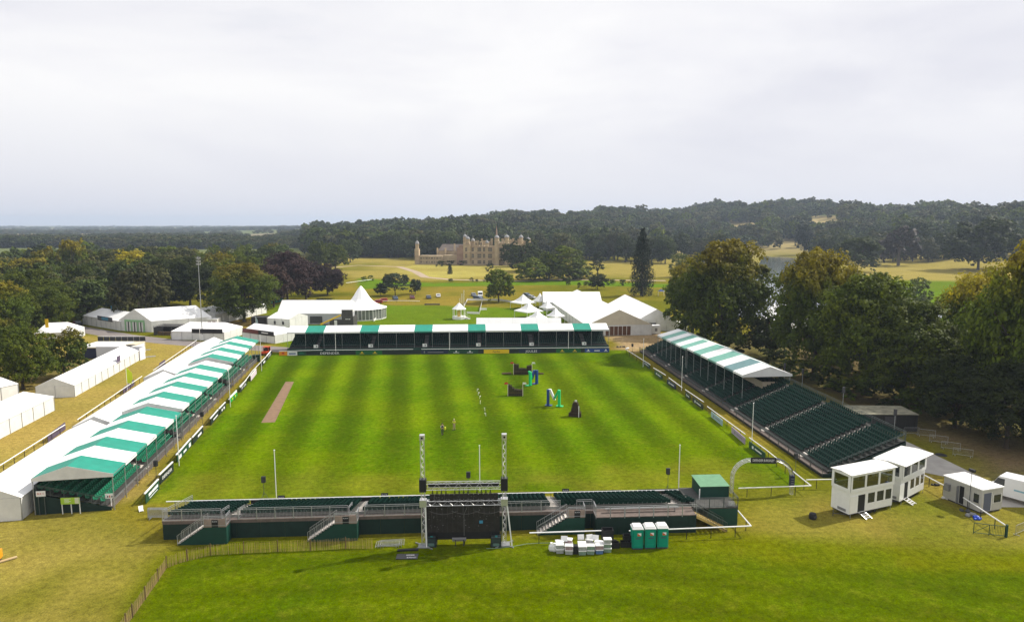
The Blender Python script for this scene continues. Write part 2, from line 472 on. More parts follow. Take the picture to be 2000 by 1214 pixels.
def mul(a, b, op='MULTIPLY'):
    m = N(t, 'ShaderNodeMath', operation=op)
    for i, q in enumerate((a, b)):
        if isinstance(q, (int, float)): m.inputs[i].default_value = q
        else: t.links.new(q, m.inputs[i])
    return m.outputs[0]
def mixc(f, a, b):
    m = N(t, 'ShaderNodeMix', data_type='RGBA')
    for k, q in (('Factor', f), ('A', a), ('B', b)):
        if isinstance(q, tuple): m.inputs[k].default_value = q + (1,)
        elif isinstance(q, (int, float)): m.inputs[k].default_value = q
        else: t.links.new(q, m.inputs[k])
    return m.outputs['Result']
fine = rng_(noise(1.5, 6, .75), .3, .7, .60, 1.40)
tuft = rng_(noise(7.0, 3, .8), .3, .7, .60, 1.40)
patch = rng_(noise(.11, 5, .6, dist=.6), .35, .65, .91, 1.09)
st = mul(mul(a2.outputs['Fac'], 0.36), 1.0, 'ADD')
lum = mul(mul(mul(fine, tuft), patch), st)
# yellow straw flecks in the turf
fl = rng_(noise(.55, 6, .7, dist=.4), .50, .74, 0.0, .26)
ctr = mixc(fl, a1.outputs['Color'], (0.21, 0.185, 0.018))
vs = N(t, 'ShaderNodeVectorMath', operation='SCALE'); t.links.new(ctr, vs.inputs[0]); t.links.new(lum, vs.inputs['Scale'])
# far fields: patches of stubble, pasture, plough and wood edge
mpf = N(t, 'ShaderNodeMapping'); mpf.inputs['Scale'].default_value = (0.0030, 0.0021, 0.0); mpf.inputs['Rotation'].default_value = (0, 0, .4)
t.links.new(geo.outputs['Position'], mpf.inputs[0])
vor = N(t, 'ShaderNodeTexVoronoi', i_Scale=1.0, i_Randomness=.85); t.links.new(mpf.outputs[0], vor.inputs['Vector'])
spc = N(t, 'ShaderNodeSeparateColor'); t.links.new(vor.outputs['Color'], spc.inputs[0])
fr = N(t, 'ShaderNodeValToRGB'); fr.color_ramp.interpolation = 'CONSTANT'
ramp(fr, [(0, (0.10, 0.13, 0.04)), (0.30, (0.30, 0.24, 0.11)), (0.48, (0.11, 0.13, 0.05)), (0.74, (0.44, 0.36, 0.19)), (0.84, (0.20, 0.17, 0.10))])
t.links.new(spc.outputs['Red'], fr.inputs[0])
vf = N(t, 'ShaderNodeVectorMath', operation='SCALE'); t.links.new(fr.outputs[0], vf.inputs[0]); t.links.new(patch, vf.inputs['Scale'])
fin = mixc(a1.outputs['Alpha'], vs.outputs[0], vf.outputs[0])
t.links.new(fin, bs.inputs['Base Color'])
bp = N(t, 'ShaderNodeBump', i_Strength=.55, i_Distance=.12); t.links.new(noise(5.0, 5, .7), bp.inputs['Height'])
t.links.new(bp.outputs[0], bs.inputs['Normal'])
me.materials.append(mg)
ground = put('ground', me); ground['kind'] = 'structure'

def sheet(name, pts, mat, z=0.004, label=None):
    """flat polygon laid on the flat part of the park"""
    b = MB(); b.add([(p[0], p[1], z) for p in pts], [tuple(range(len(pts)))])
    o = b.build(name, mat); o['kind'] = 'structure'
    return o
def strip_px(pts, wpx=None):
    return PX(*pts)
M_ROAD = pm('worn park road', (0.19, 0.165, 0.155), 0.9, 0.15, 0.4, bump=.3)
M_PATH = pm('pale boarded trackway', (0.36, 0.34, 0.31), 0.85, 0.14, 0.6, bump=.2)
M_EARTH = pm('raked brown earth', (0.20, 0.125, 0.075), 0.95, 0.18, 1.2, bump=.4)
M_TRACK = pm('gravel drive', (0.34, 0.26, 0.18), 0.95, 0.15, 0.3)
def road(name, centre, widths, mat, z):
    """a band along world points, smooth, with given half widths"""
    P = [Vector((p[0], p[1])) for p in centre]
    L, R = [], []
    for i, p in enumerate(P):
        d = (P[min(i + 1, len(P) - 1)] - P[max(i - 1, 0)]).normalized()
        n = Vector((-d.y, d.x)); w = widths[i] if isinstance(widths, (list, tuple)) else widths
        L.append(p + n * w); R.append(p - n * w)
    b = MB()
    for i in range(len(P) - 1):
        b.add([(*L[i], z), (*R[i], z), (*R[i + 1], z), (*L[i + 1], z)], [(3, 2, 1, 0)])
    o = b.build(name, mat); o['kind'] = 'structure'; return o
road('park_road', PX((60, 622), (120, 636), (190, 648), (250, 658), (330, 667), (400, 673), (470, 677), (560, 683)), 3.2, M_ROAD, .006)
road('driveway', PX((110, 612), (170, 608), (230, 607)), 2.0, M_TRACK, .005)
road('path', PX((1700, 843), (1755, 868), (1810, 895), (1870, 925), (1930, 955), (1990, 990)), [2.0, 2.2, 2.2, 2.2, 2.2, 2.4], M_PATH, .006)
road('path_branch', PX((1752, 900), (1800, 915), (1850, 925)), 1.3, M_PATH, .010)
sheet('earth_strip', PX((510, 825), (537, 824), (574, 745), (558, 745)), M_EARTH, .006)
road('house_driveway', [tuple(GT(a, b).xy) for a, b in ((640, 524), (700, 519), (780, 521), (812, 531), (830, 541), (880, 546), (1000, 549), (1100, 546), (1300, 548))], 2.6, M_TRACK, .05)
# the lake seen between the trees
mw = bpy.data.materials.new('lake water'); mw.use_nodes = True
b_ = mw.node_tree.nodes['Principled BSDF']; b_.inputs['Base Color'].default_value = (0.10, 0.12, 0.12, 1); b_.inputs['Roughness'].default_value = 0.08
nn = N(mw.node_tree, 'ShaderNodeTexNoise', i_Scale=.6, i_Detail=3.0); cc = N(mw.node_tree, 'ShaderNodeTexCoord'); bb = N(mw.node_tree, 'ShaderNodeBump', i_Strength=.12, i_Distance=.1)
mw.node_tree.links.new(cc.outputs['Object'], nn.inputs['Vector']); mw.node_tree.links.new(nn.outputs[0], bb.inputs['Height']); mw.node_tree.links.new(bb.outputs[0], b_.inputs['Normal'])
sheet('lake', PX((1440, 618), (1462, 560), (1484, 512), (1500, 486), (1516, 478), (1545, 478), (1552, 490), (1556, 520), (1572, 575), (1640, 603), (1780, 606), (2050, 606), (2050, 618), (1760, 622), (1600, 622)), mw, .03)
for o in bpy.data.objects:
    if o.name == 'path_branch': o.name = 'path'
# ------------------------------------------------------------------ trees
def leaf_mat(name, cols, top=None, top_from=.72, trans=0.36, rv=.38):
    m = bpy.data.materials.new(name); m.use_nodes = True
    t = m.node_tree; b = t.nodes['Principled BSDF']
    b.inputs['Roughness'].default_value = .65; b.inputs['Specular IOR Level'].default_value = .18
    g = N(t, 'ShaderNodeNewGeometry'); oi = N(t, 'ShaderNodeObjectInfo'); tc = N(t, 'ShaderNodeTexCoord')
    n = N(t, 'ShaderNodeTexNoise', i_Scale=5.0, i_Detail=3.0)
    ad = N(t, 'ShaderNodeVectorMath', operation='ADD')
    t.links.new(tc.outputs['Object'], ad.inputs[0]); t.links.new(oi.outputs['Location'], ad.inputs[1])
    t.links.new(ad.outputs[0], n.inputs['Vector'])
    mx = N(t, 'ShaderNodeMix', data_type='RGBA'); mx.inputs['A'].default_value = cols[0] + (1,); mx.inputs['B'].default_value = cols[1] + (1,)
    r = N(t, 'ShaderNodeMapRange', i_1=.35, i_2=.65); t.links.new(n.outputs[0], r.inputs[0]); t.links.new(r.outputs[0], mx.inputs['Factor'])
    last = mx.outputs['Result']
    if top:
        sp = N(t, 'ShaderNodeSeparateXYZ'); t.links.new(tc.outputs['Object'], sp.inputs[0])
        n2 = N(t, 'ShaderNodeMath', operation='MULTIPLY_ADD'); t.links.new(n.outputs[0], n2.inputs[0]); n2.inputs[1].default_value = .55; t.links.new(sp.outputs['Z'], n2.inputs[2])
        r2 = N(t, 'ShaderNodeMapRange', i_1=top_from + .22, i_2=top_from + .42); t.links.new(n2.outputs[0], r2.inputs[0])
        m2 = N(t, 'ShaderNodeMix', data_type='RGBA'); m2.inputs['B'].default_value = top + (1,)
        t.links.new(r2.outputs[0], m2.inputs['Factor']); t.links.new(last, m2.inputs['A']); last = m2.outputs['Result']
    rr = N(t, 'ShaderNodeMapRange', i_1=0.0, i_2=1.0, i_3=1 - rv, i_4=1 + rv); t.links.new(g.outputs['Random Per Island'], rr.inputs[0])
    r3 = N(t, 'ShaderNodeMapRange', i_1=0.0, i_2=1.0, i_3=.68, i_4=1.38); t.links.new(oi.outputs['Random'], r3.inputs[0])
    mu = N(t, 'ShaderNodeMath', operation='MULTIPLY'); t.links.new(rr.outputs[0], mu.inputs[0]); t.links.new(r3.outputs[0], mu.inputs[1])
    v = N(t, 'ShaderNodeVectorMath', operation='SCALE'); t.links.new(last, v.inputs[0]); t.links.new(mu.outputs[0], v.inputs['Scale'])
    t.links.new(v.outputs[0], b.inputs['Base Color'])
    tr = N(t, 'ShaderNodeBsdfTranslucent'); t.links.new(v.outputs[0], tr.inputs['Color'])
    ms = N(t, 'ShaderNodeMixShader', i_0=trans); t.links.new(b.outputs[0], ms.inputs[1]); t.links.new(tr.outputs[0], ms.inputs[2])
    t.links.new(ms.outputs[0], t.nodes['Material Output'].inputs['Surface'])
    return m
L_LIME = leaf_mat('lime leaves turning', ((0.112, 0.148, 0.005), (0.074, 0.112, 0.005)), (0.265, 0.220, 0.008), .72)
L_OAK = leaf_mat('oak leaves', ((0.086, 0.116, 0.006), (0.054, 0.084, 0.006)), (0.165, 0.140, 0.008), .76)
L_OAK2 = leaf_mat('green oak leaves', ((0.112, 0.138, 0.004), (0.056, 0.084, 0.004)))
L_DARK = leaf_mat('dark green leaves', ((0.046, 0.062, 0.006), (0.027, 0.040, 0.006)))
L_YG = leaf_mat('yellow green leaves', ((0.105, 0.125, 0.018), (0.062, 0.090, 0.014)))
L_COPPER = leaf_mat('copper beech leaves', ((0.040, 0.018, 0.017), (0.022, 0.012, 0.014)), trans=.12)
L_COPPER2 = leaf_mat('plum brown leaves', ((0.060, 0.030, 0.022), (0.036, 0.020, 0.016)), trans=.12)
L_CONIF = leaf_mat('conifer needles', ((0.022, 0.034, 0.014), (0.013, 0.021, 0.010)), trans=.05)
L_CEDAR = leaf_mat('cedar needles', ((0.048, 0.062, 0.026), (0.028, 0.042, 0.020)), trans=.05)
L_WOOD = leaf_mat('woodland leaves', ((0.056, 0.080, 0.010), (0.034, 0.052, 0.010)), trans=.15)
L_WOODY = leaf_mat('woodland leaves turning', ((0.085, 0.082, 0.018), (0.050, 0.060, 0.016)), trans=.15)
L_TWIG = leaf_mat('bare grey twigs', ((0.085, 0.070, 0.058), (0.060, 0.050, 0.045)), trans=.05)

def quads_mesh(name, c, nrm, size, rs):
    """leaf sprays: one bent quad each, centre c, facing nrm"""
    n = len(c)
    nrm = nrm / (np.linalg.norm(nrm, axis=1, keepdims=True) + 1e-9)
    a = rs.normal(size=(n, 3)); a -= (a * nrm).sum(1, keepdims=True) * nrm; a /= np.linalg.norm(a, axis=1, keepdims=True) + 1e-9
    b = np.cross(nrm, a)
    s = (size * rs.uniform(.6, 1.35, n))[:, None]
    e = rs.uniform(.55, 1.0, n)[:, None]
    P = np.stack([c - a * s, c - b * s * e + nrm * s * .25, c + a * s, c + b * s * e + nrm * s * .25], 1).reshape(-1, 3)
    me = bpy.data.meshes.new(name)
    me.vertices.add(n * 4); me.vertices.foreach_set('co', P.ravel().astype('f4'))
    me.loops.add(n * 4); me.loops.foreach_set('vertex_index', np.arange(n * 4, dtype='i4'))
    me.polygons.add(n); me.polygons.foreach_set('loop_start', np.arange(0, n * 4, 4, dtype='i4'))
    me.update(calc_edges=True)
    me.materials.append(L_OAK)
    return me
def unit(v): return v / (np.linalg.norm(v, axis=-1, keepdims=True) + 1e-9)
def crown_mesh(name, seed, lobes, subs, leaves, size, kind='broad', low=.14):
    rs = np.random.default_rng(seed)
    cs, rr = [], []
    if kind in ('broad', 'dome'):
        k = 0
        while len(cs) < lobes:
            d = unit(rs.normal(size=3)); k += 1
            if d[2] < -.92: continue
            q = (.24 + .15 * rs.random()) * (1.10 if d[2] < .2 else 1.0)
            zc = .56 if kind == 'broad' else .40
            hz = (.38 if d[2] > 0 else zc - low - .04) if kind == 'broad' else (.46 if d[2] > 0 else .42)
            hn = math.hypot(d[0], d[1]) + 1e-6
            g_ = (hn ** .35 if d[2] < 0 else hn ** .85) / hn
            c = np.array([d[0] * q * g_, d[1] * q * g_, zc + d[2] * hz * rs.uniform(.62, 1.0)])
            r = rs.uniform(.075, .18) * (1.0 if kind == 'broad' else .9)
            c[2] = min(c[2], .99 - r * .9); c[2] = max(c[2], low + r * .4)
            if cs and k < lobes * 12 and min(np.linalg.norm(c - o) for o in cs) < .10: continue
            cs.append(c); rr.append(r)
        cs.append(np.array([0, 0, .55])); rr.append(.27); cs.append(np.array([0, 0, .30])); rr.append(.22)
    elif kind == 'cone':
        for i in range(lobes):
            z = .03 + .95 * (i / lobes) ** 1.05
            w = .5 * (1 - z) ** .62 * (0.86 + .14 * rs.random()) if z > .12 else .40
            a = i * 2.4 + rs.random()
            rad = w * rs.uniform(.35, .75)
            cs.append(np.array([math.cos(a) * rad, math.sin(a) * rad, z])); rr.append(max(.025, min(.16, w * .42)))
    elif kind == 'cedar':
        for i in range(lobes):
            lev = [.34, .47, .60, .74, .86, .95][i % 6]
            w = [.44, .46, .40, .30, .2, .08][i % 6]
            a = i * 2.4 + rs.random(); q = w * rs.uniform(.4, 1)
            cs.append(np.array([math.cos(a) * q, math.sin(a) * q, lev + rs.uniform(-.03, .03)])); rr.append(rs.uniform(.09, .15))
    C_, Nn = [], []
    for c, r in zip(cs, rr):
        flat = .32 if kind == 'cedar' else (.8 if kind != 'cone' else 1.1)
        d = unit(rs.normal(size=(subs, 3)))
        d[:, 2] = np.abs(d[:, 2]) * np.where(rs.random(subs) < .72, 1, -1)
        sc = c + d * r * np.array([1, 1, flat]) * rs.uniform(.75, 1.12, (subs, 1))
        sr = r * rs.uniform(.26, .46, (subs, 1))
        e = unit(rs.normal(size=(subs, leaves, 3)))
        p = sc[:, None, :] + e * sr[:, None, :] * rs.uniform(.45, 1.0, (subs, leaves, 1)) * np.array([1, 1, .75 if kind != 'cedar' else .35])
        nn = unit(e * .8 + d[:, None, :] * .7 + rs.normal(size=e.shape) * .40 + np.array([0, 0, .60]))
        C_.append(p.reshape(-1, 3)); Nn.append(nn.reshape(-1, 3))
    C_, Nn = np.concatenate(C_), np.concatenate(Nn)
    keep = (C_[:, 2] > low * .7 + .0)
    return quads_mesh(name, C_[keep], Nn[keep], size, rs)
def trunk_mesh(seed, kind='broad', r=.028):
    rs = random.Random(seed); b = MB()
    if kind == 'cone':
        b.tube((0, 0, -.01), (0, 0, .9), r, 7, .004); return b.mesh('trunk', M_BARK)
    p = Vector((0, 0, -.01)); q = Vector((rs.uniform(-.01, .01), rs.uniform(-.01, .01), .20))
    b.tube((0, 0, -.01), (0, 0, .03), r * 1.5, 8, r); b.tube((0, 0, .02), q, r, 8, r * .8)
    for i in range(7):
        a = i * 2.4 + rs.random(); z = rs.uniform(.42, .8); w = rs.uniform(.12, .33)
        m = Vector((math.cos(a) * w * .5, math.sin(a) * w * .5, .2 + (z - .2) * .6)); e = Vector((math.cos(a) * w, math.sin(a) * w, z))
        b.tube(q, m, r * .5, 5, r * .32); b.tube(m, e, r * .32, 5, r * .10)
        for k in range(2):
            b.tube(m, m + Vector((rs.uniform(-.12, .12), rs.uniform(-.12, .12), rs.uniform(.05, .18))), r * .2, 4, r * .06)
    return b.mesh('trunk', M_BARK)
def dead_mesh(seed):
    rs = random.Random(seed); b = MB()
    def grow(p, d, l, r, n):
        q = p + d * l
        b.tube(p, q, r, 5 if n > 2 else 3, r * .7, caps=False)
        if n == 0: return
        for k in range(3 if n > 1 else 4):
            nd = (d + Vector((rs.uniform(-.8, .8), rs.uniform(-.8, .8), rs.uniform(-.25, .4)))).normalized()
            grow(p + d * l * rs.uniform(.6, 1), nd, l * rs.uniform(.6, .8), r * .6, n - 1)
    grow(Vector((0, 0, 0)), Vector((0, 0, 1)), .26, .035, 5)
    return b.mesh('branches', M_DEADWOOD)
M_DEADWOOD = pm('bleached dead wood', (0.13, 0.11, 0.095), 0.9, 0.2, 3.0)
CROWNS = {
    'hero': [crown_mesh('crown', 10 + i, 58, 24, 24, .0125, low=.03) for i in range(3)],
    'mid': [crown_mesh('crown', 30 + i, 36, 16, 13, .023, low=.05) for i in range(4)],
    'dome': [crown_mesh('crown', 40 + i, 30, 16, 13, .022, 'dome', .02) for i in range(2)],
    'far': [crown_mesh('crown', 50 + i, 18, 9, 6, .055, low=.03) for i in range(4)],
    'bush': [crown_mesh('crown', 60 + i, 14, 9, 9, .04, 'dome', .0) for i in range(2)],
    'cone': [crown_mesh('crown', 70 + i, 90, 14, 12, .013, 'cone', .0) for i in range(2)],
    'cedar': [crown_mesh('crown', 80 + i, 34, 14, 16, .018, 'cedar', .2) for i in range(2)],
}
TRUNKS = {'broad': [trunk_mesh(3), trunk_mesh(4)], 'cone': [trunk_mesh(5, 'cone')]}
tr_rng = random.Random(11)
_tc = 0
def tree(p, h, w, kind, mat, label, name='broadleaf_tree', cat='tree', group=None, depth=None, trunk=True):
    global _tc; _tc += 1
    o = empty(name, label, cat, p, tr_rng.uniform(0, 6.28), group)
    me = CROWNS[kind][_tc % len(CROWNS[kind])]
    c = put('crown', me, o, scale=(w, depth or w, h))
    c.material_slots[0].link = 'OBJECT'; c.material_slots[0].material = mat
    if trunk:
        tm = TRUNKS['cone' if kind == 'cone' else 'broad'][_tc % (1 if kind == 'cone' else 2)]
        put('trunk', tm, o, scale=(h * .85, h * .85, h))
    return o
def tree_px(px, by, ty, wpx, kind, mat, label, **kw):
    p = GT(px, by); return tree(p, height_at(p, ty), wpx / scale_at(p), kind, mat, label, **kw)
M_WATERTREE = L_DARK
# ---- the limes beside the right grandstand and the dark trees over the yard
tree_px(1352, 655, 512, 115, 'mid', L_OAK, 'small olive green tree leaning on the tall golden topped lime nearest the marquees', trunk=True)
tree_px(1412, 690, 463, 190, 'hero', L_LIME, 'tall golden topped lime tree nearest the white marquees, left of the lake gap')
tree_px(1502, 700, 612, 92, 'mid', L_DARK, 'low grey green tree under the lime, just right of the grandstand roof', name='small_tree')
tree_px(1590, 735, 482, 168, 'hero', L_LIME, 'golden topped lime tree right of the lake gap, over the grandstand roof end')
tree_px(1690, 770, 528, 205, 'hero', L_OAK2, 'broad yellow green tree behind the uncovered seats of the right grandstand')
tree_px(1790, 800, 586, 190, 'hero', L_OAK2, 'lower green tree behind the dark container, right of the broad one')
tree_px(1905, 780, 527, 165, 'hero', L_LIME, 'mid sized tree with orange flecks in front of the tallest tree on the right edge')
tree_px(2010, 850, 452, 240, 'hero', L_LIME, 'tallest orange green tree at the right edge of the park')
tree_px(1865, 835, 690, 150, 'hero', L_DARK, 'dark spreading tree shading the yard beyond the trackway')
tree_px(1965, 875, 700, 170, 'hero', L_DARK, 'dark tree at the right edge behind the white van')
tree_px(2160, 880, 560, 260, 'mid', L_DARK, 'dark tree just beyond the right edge of the yard')
tree_px(1745, 735, 640, 170, 'mid', L_DARK, 'dark tree filling the gap behind the container roof')
tree_px(1640, 705, 620, 120, 'mid', L_DARK, 'dark low tree deep behind the broad yellow green tree')
tree_px(1950, 720, 600, 180, 'mid', L_DARK, 'dark tree behind the orange flecked tree on the right')
# ---- round the house and the paddock
tree_px(1253, 577, 444, 60, 'cone', L_CONIF, 'very tall dark conical conifer standing alone on the paddock', name='conifer')
tree_px(1037, 548, 500, 84, 'dome', L_OAK2, 'domed golden green tree at the foot of the big trees right of the great house')
tree_px(1100, 545, 472, 108, 'dome', L_OAK2, 'large round bright green tree right of the domed tree')
tree_px(1027, 530, 461, 90, 'dome', L_DARK, 'large dark green tree hiding the right end of the great house')
tree_px(1132, 543, 508, 60, 'dome', L_OAK2, 'low green tree joined to the right side of the large round tree')
tree_px(1167, 540, 492, 34, 'cedar', L_CEDAR, 'layered dark cedar between the round trees and the tall conifer', name='cedar_tree')
tree_px(1167, 565, 533, 40, 'mid', L_DARK, 'small dark tree in front of the layered cedar')
tree_px(974, 590, 523, 64, 'mid', L_OAK2, 'round green tree by the parked cars beyond the far grandstand')
tree_px(879, 535, 515, 15, 'cone', L_DARK, 'little pointed tree on the lawn before the great house')
tree_px(957, 530, 511, 19, 'bush', L_DARK, 'small round tree on the lawn before the house front', trunk=False)
for i, (x, b, tp, w) in enumerate(((1110, 558, 546, 11), (1131, 562, 549, 10), (1145, 560, 546, 15), (1186, 556, 541, 14), (1196, 556, 542, 14), (1216, 558, 543, 16))):
    tree_px(x, b, tp, w, 'bush', (L_OAK2, L_DARK)[i % 2], 'small round tree in the row along the bright paddock strip', name='small_tree', group='small round trees along the paddock strip')
for i, (x, b, tp, w) in enumerate(((711, 550, 537, 14), (724, 548, 535, 15))):
    tree_px(x, b, tp, w, 'bush', L_OAK2, ('left', 'right')[i] + ' one of the two round bushes on the slope left of the cedar', name='bush', trunk=False)
for i, (x, b, tp, w) in enumerate(((880, 551, 542, 12), (921, 550, 540, 11), (931, 551, 543, 7))):
    tree_px(x, b, tp, w, 'bush', L_DARK, 'low bush beside the drive below the house', name='bush', group='low bushes beside the drive', trunk=False)
for i, (x, b, tp, w) in enumerate(((853, 521, 515, 6), (863, 521, 515, 6))):
    tree_px(x, b, tp, w, 'bush', L_DARK, 'clipped ball bush on the terrace of the great house', name='bush', group='clipped balls on the terrace', trunk=False)
tree_px(772, 577, 534, 66, 'cedar', L_CEDAR, 'wide flat layered cedar on the slope above the parked cars', name='cedar_tree')
tree_px(744, 578, 551, 26, 'mid', L_DARK, 'dark tree touching the left side of the wide cedar')
tree_px(811, 574, 543, 25, 'mid', L_CEDAR, 'dark tree touching the right side of the wide cedar')
tree_px(757, 560, 534, 22, 'mid', L_DARK, 'dark tree behind the left shoulder of the wide cedar')
tree_px(790, 558, 535, 20, 'mid', L_DARK, 'round dark tree behind the right shoulder of the wide cedar')
tree_px(1330, 541, 489, 50, 'dome', L_YG, 'pale yellow green willow right of the tall conifer')
tree_px(1370, 530, 488, 34, 'mid', L_DARK, 'dark tree between the willow and the golden topped lime')
tree_px(1790, 597, 535, 56, 'dome', L_YG, 'round willow alone on the bright green strip on the right', trunk=False)
tree_px(1674, 531, 461, 92, 'mid', L_DARK, 'large dark round tree on the right bank of the lake')
tree_px(1608, 500, 457, 44, 'mid', L_WOODY, 'olive domed tree left of the dark round tree by the lake')
tree_px(1570, 498, 434, 36, 'mid', L_CONIF, 'dark upright conifer by the far arm of the lake')
tree_px(1910, 528, 421, 136, 'mid', L_DARK, 'very large grey green tree on the right above the field')
tree_px(1821, 512, 480, 32, 'mid', L_DARK, 'small dark tree left of the very large grey green tree')
tree_px(1742, 586, 556, 30, 'bush', L_DARK, 'dark bush left of the round willow', name='bush', trunk=False)
tree_px(1650, 580, 545, 40, 'bush', L_DARK, 'dark bush on the lake bank behind the limes', name='bush', trunk=False)
p = GT(1754, 519); dh = height_at(p, 440)
do = empty('dead_tree', 'bare grey dead looking tree in the field on the right', 'tree', p, 1.0)
dm = dead_mesh(9); put('branches', dm, do, scale=(dh * 1.15, dh * 1.15, dh * 1.1))
c = put('crown', CROWNS['far'][1], do, scale=(dh * .9, dh * .9, dh * 1.0)); c.material_slots[0].link = 'OBJECT'; c.material_slots[0].material = L_TWIG
tree_px(1775, 500, 425, 70, 'mid', L_DARK, 'dark tree standing behind the bare grey tree')
tree_px(1072, 545, 486, 66, 'dome', L_OAK2, 'green tree filling the gap between the domed tree and the large round tree')
tree_px(1000, 522, 470, 50, 'mid', L_DARK, 'dark tree touching the right hand end of the house front')
for i, (x, b, tp, w) in enumerate(((1515, 722, 672, 70), (1560, 742, 690, 80), (1612, 762, 706, 84), (1665, 782, 722, 90), (1730, 795, 730, 90), (1800, 815, 742, 100), (1440, 690, 640, 60), (1385, 672, 622, 56), (1850, 790, 700, 120), (1930, 800, 710, 130))):
    tree_px(x, b, tp, w, 'bush', (L_DARK, L_OAK)[i % 2], 'dark undergrowth bush below the tall trees behind the right grandstand', name='bush', group='undergrowth behind the right grandstand', trunk=False)
# ---- copper beeches and the oak on the left
tree_px(535, 600, 513, 78, 'mid', L_COPPER2, 'brown purple beech just right of the brown tinged oak')
tree_px(562, 590, 489, 98, 'hero', L_COPPER, 'tallest dark copper beech left of the peaked marquee')
tree_px(598, 584, 505, 62, 'mid', L_COPPER, 'dark copper beech between the tallest one and the small spreading one')
tree_px(640, 576, 514, 72, 'hero', L_COPPER, 'spreading copper beech nearest the paddock')
tree_px(622, 530, 469, 56, 'mid', L_OAK2, 'round green tree rising behind the copper beeches')
tree_px(655, 528, 472, 52, 'mid', L_OAK2, 'rounded green tree behind the spreading copper beech')
tree_px(684, 512, 464, 46, 'mid', L_WOOD, 'darker green tree at the wood corner above the slope')
tree_px(477, 628, 512, 132, 'hero', L_OAK, 'big brown tinged oak with a bare trunk among the left hand marquees', name='oak_tree')
tree_px(250, 622, 571, 64, 'mid', L_OAK2, 'small bushy tree between the two white tents by the park road')
tree_px(320, 600, 586, 26, 'bush', L_OAK2, 'pale green bush behind the ridge of the big gabled tent', name='bush', trunk=False)
tree_px(45, 760, 636, 118, 'hero', L_OAK2, 'bushy green tree at the left edge above the small tents')
tree_px(127, 737, 640, 88, 'mid', L_OAK, 'smaller dark tree between the bushy green tree and the long white tent')
L1 = (('tree with a ragged rusty top, tallest of the left wood', 145, 568, 464, 62, L_LIME), ('round topped tree left of the rusty one', 92, 575, 479, 72, L_OAK),
      ('tree at the far left of the wood top', 28, 590, 503, 82, L_OAK), ('dark tree right of the rusty topped one', 200, 568, 490, 72, L_OAK2),
      ('rusty edged tree left of the floodlight mast', 262, 572, 486, 84, L_LIME), ('very dark tree left of the floodlight mast', 318, 596, 503, 104, L_DARK),
      ('very dark tree behind the floodlight mast', 372, 598, 500, 106, L_DARK), ('dull green tree right of the floodlight mast', 428, 580, 492, 84, L_OAK),
      ('dull green tree behind the crown of the brown tinged oak', 497, 575, 498, 66, L_OAK2), ('broad green tree low in the left wood', 72, 640, 524, 132, L_OAK2),
      ('dark green tree above the small jumping ring', 140, 590, 535, 112, L_OAK2), ('brown green tree at the left edge', 8, 680, 545, 110, L_OAK),
      ('dark tree behind the jumping ring', 205, 582, 540, 76, L_DARK), ('green tree over the parked cars at the left', 95, 655, 560, 96, L_OAK2),
      ('dark tree behind the small bushy tree', 275, 590, 528, 80, L_DARK), ('brown tree at the left edge beyond the field tents', -20, 740, 600, 120, L_OAK),
      ('yellow topped tree at the wood edge right of the mast', 470, 545, 484, 36, L_YG))
for lb, x, b, tp, w, m in L1:
    tree_px(x, b, tp, w, 'hero' if w > 90 else 'mid', m, lb)

# ---- woods: the nearest trees one by one, the rest as one mass each
wr = random.Random(5)
def scatter(u0, u1, r0, r1, sp, keep=None):
    out = []
    n = int((u1 - u0) * (r1 * r1 - r0 * r0) / 2 / (sp * sp))
    for _ in range(n):
        u = wr.uniform(u0, u1); r = math.sqrt(wr.uniform(r0 * r0, r1 * r1))
        y = r / math.hypot(1, u); x = u * y
        if keep and not keep(x, y, u, r): continue
        out.append((x, y))
    return out
CLEAR = [(GT(x, y), rad) for x, y, rad in ((1432, 446, 60), (1455, 447, 50), (1585, 437, 60), (1600, 446, 70), (1560, 440, 60), (1300, 470, 60), (1188, 478, 30), (1180, 482, 26))]
def keep_hill(x, y, u, r):
    for c, rad in CLEAR:
        if math.hypot((x - c.x), (y - c.y) * .5) < rad * .55: return False
    if .31 < u < .44 and r < 900: return False           # the lake
    return True
def individuals(pts, n, mats, hs, label, group, kind='far', near_kind='mid'):
    pts = sorted(pts, key=lambda p: math.hypot(*p))
    for i, (x, y) in enumerate(pts[:n]):
        h = wr.uniform(*hs); z = float(terrain(x, y))
        tree(Vector((x, y, z - .3)), h, h * wr.uniform(.75, 1.05), near_kind if math.hypot(x, y) < 700 else kind, wr.choice(mats), label, group=group)
    return pts[n:]
left_wood = scatter(-.78, -.33, 330, 560, 20) + scatter(-.80, -.52, 250, 330, 20)
rest0 = individuals(left_wood, 85, [L_OAK, L_OAK2, L_WOOD, L_WOODY, L_DARK], (15, 20), 'tree in the close wood behind the left hand tents', 'trees of the wood behind the left hand tents')
def kb(x, y, u, r):
    return not ((-.16 < u < .05 and r < 612) or (u < -.16 and r < 640 - 250 * (u + .16)))
back_wood = scatter(-.30, .16, 575, 1250, 13.5, kb)
rest1 = individuals(back_wood, 70, [L_WOOD, L_DARK, L_WOOD, L_WOODY], (19, 26), 'dark tree at the edge of the wood behind the great house', 'trees at the wood edge behind the great house')
right_park = scatter(.10, .30, 560, 760, 27, keep_hill) + scatter(.44, .80, 640, 900, 24, keep_hill) + scatter(.30, .44, 820, 930, 22)
rest2 = individuals(right_park, 60, [L_WOOD, L_DARK, L_WOODY, L_DARK], (17, 24), 'dark parkland tree between the lake and the wooded hill', 'parkland trees below the wooded hill')
hill = [q for q in scatter(.12, .85, 850, 1750, 15, keep_hill) if float(vnoise(np.array([q[0]]), np.array([q[1]]), 120, 31)[0]) > .20]
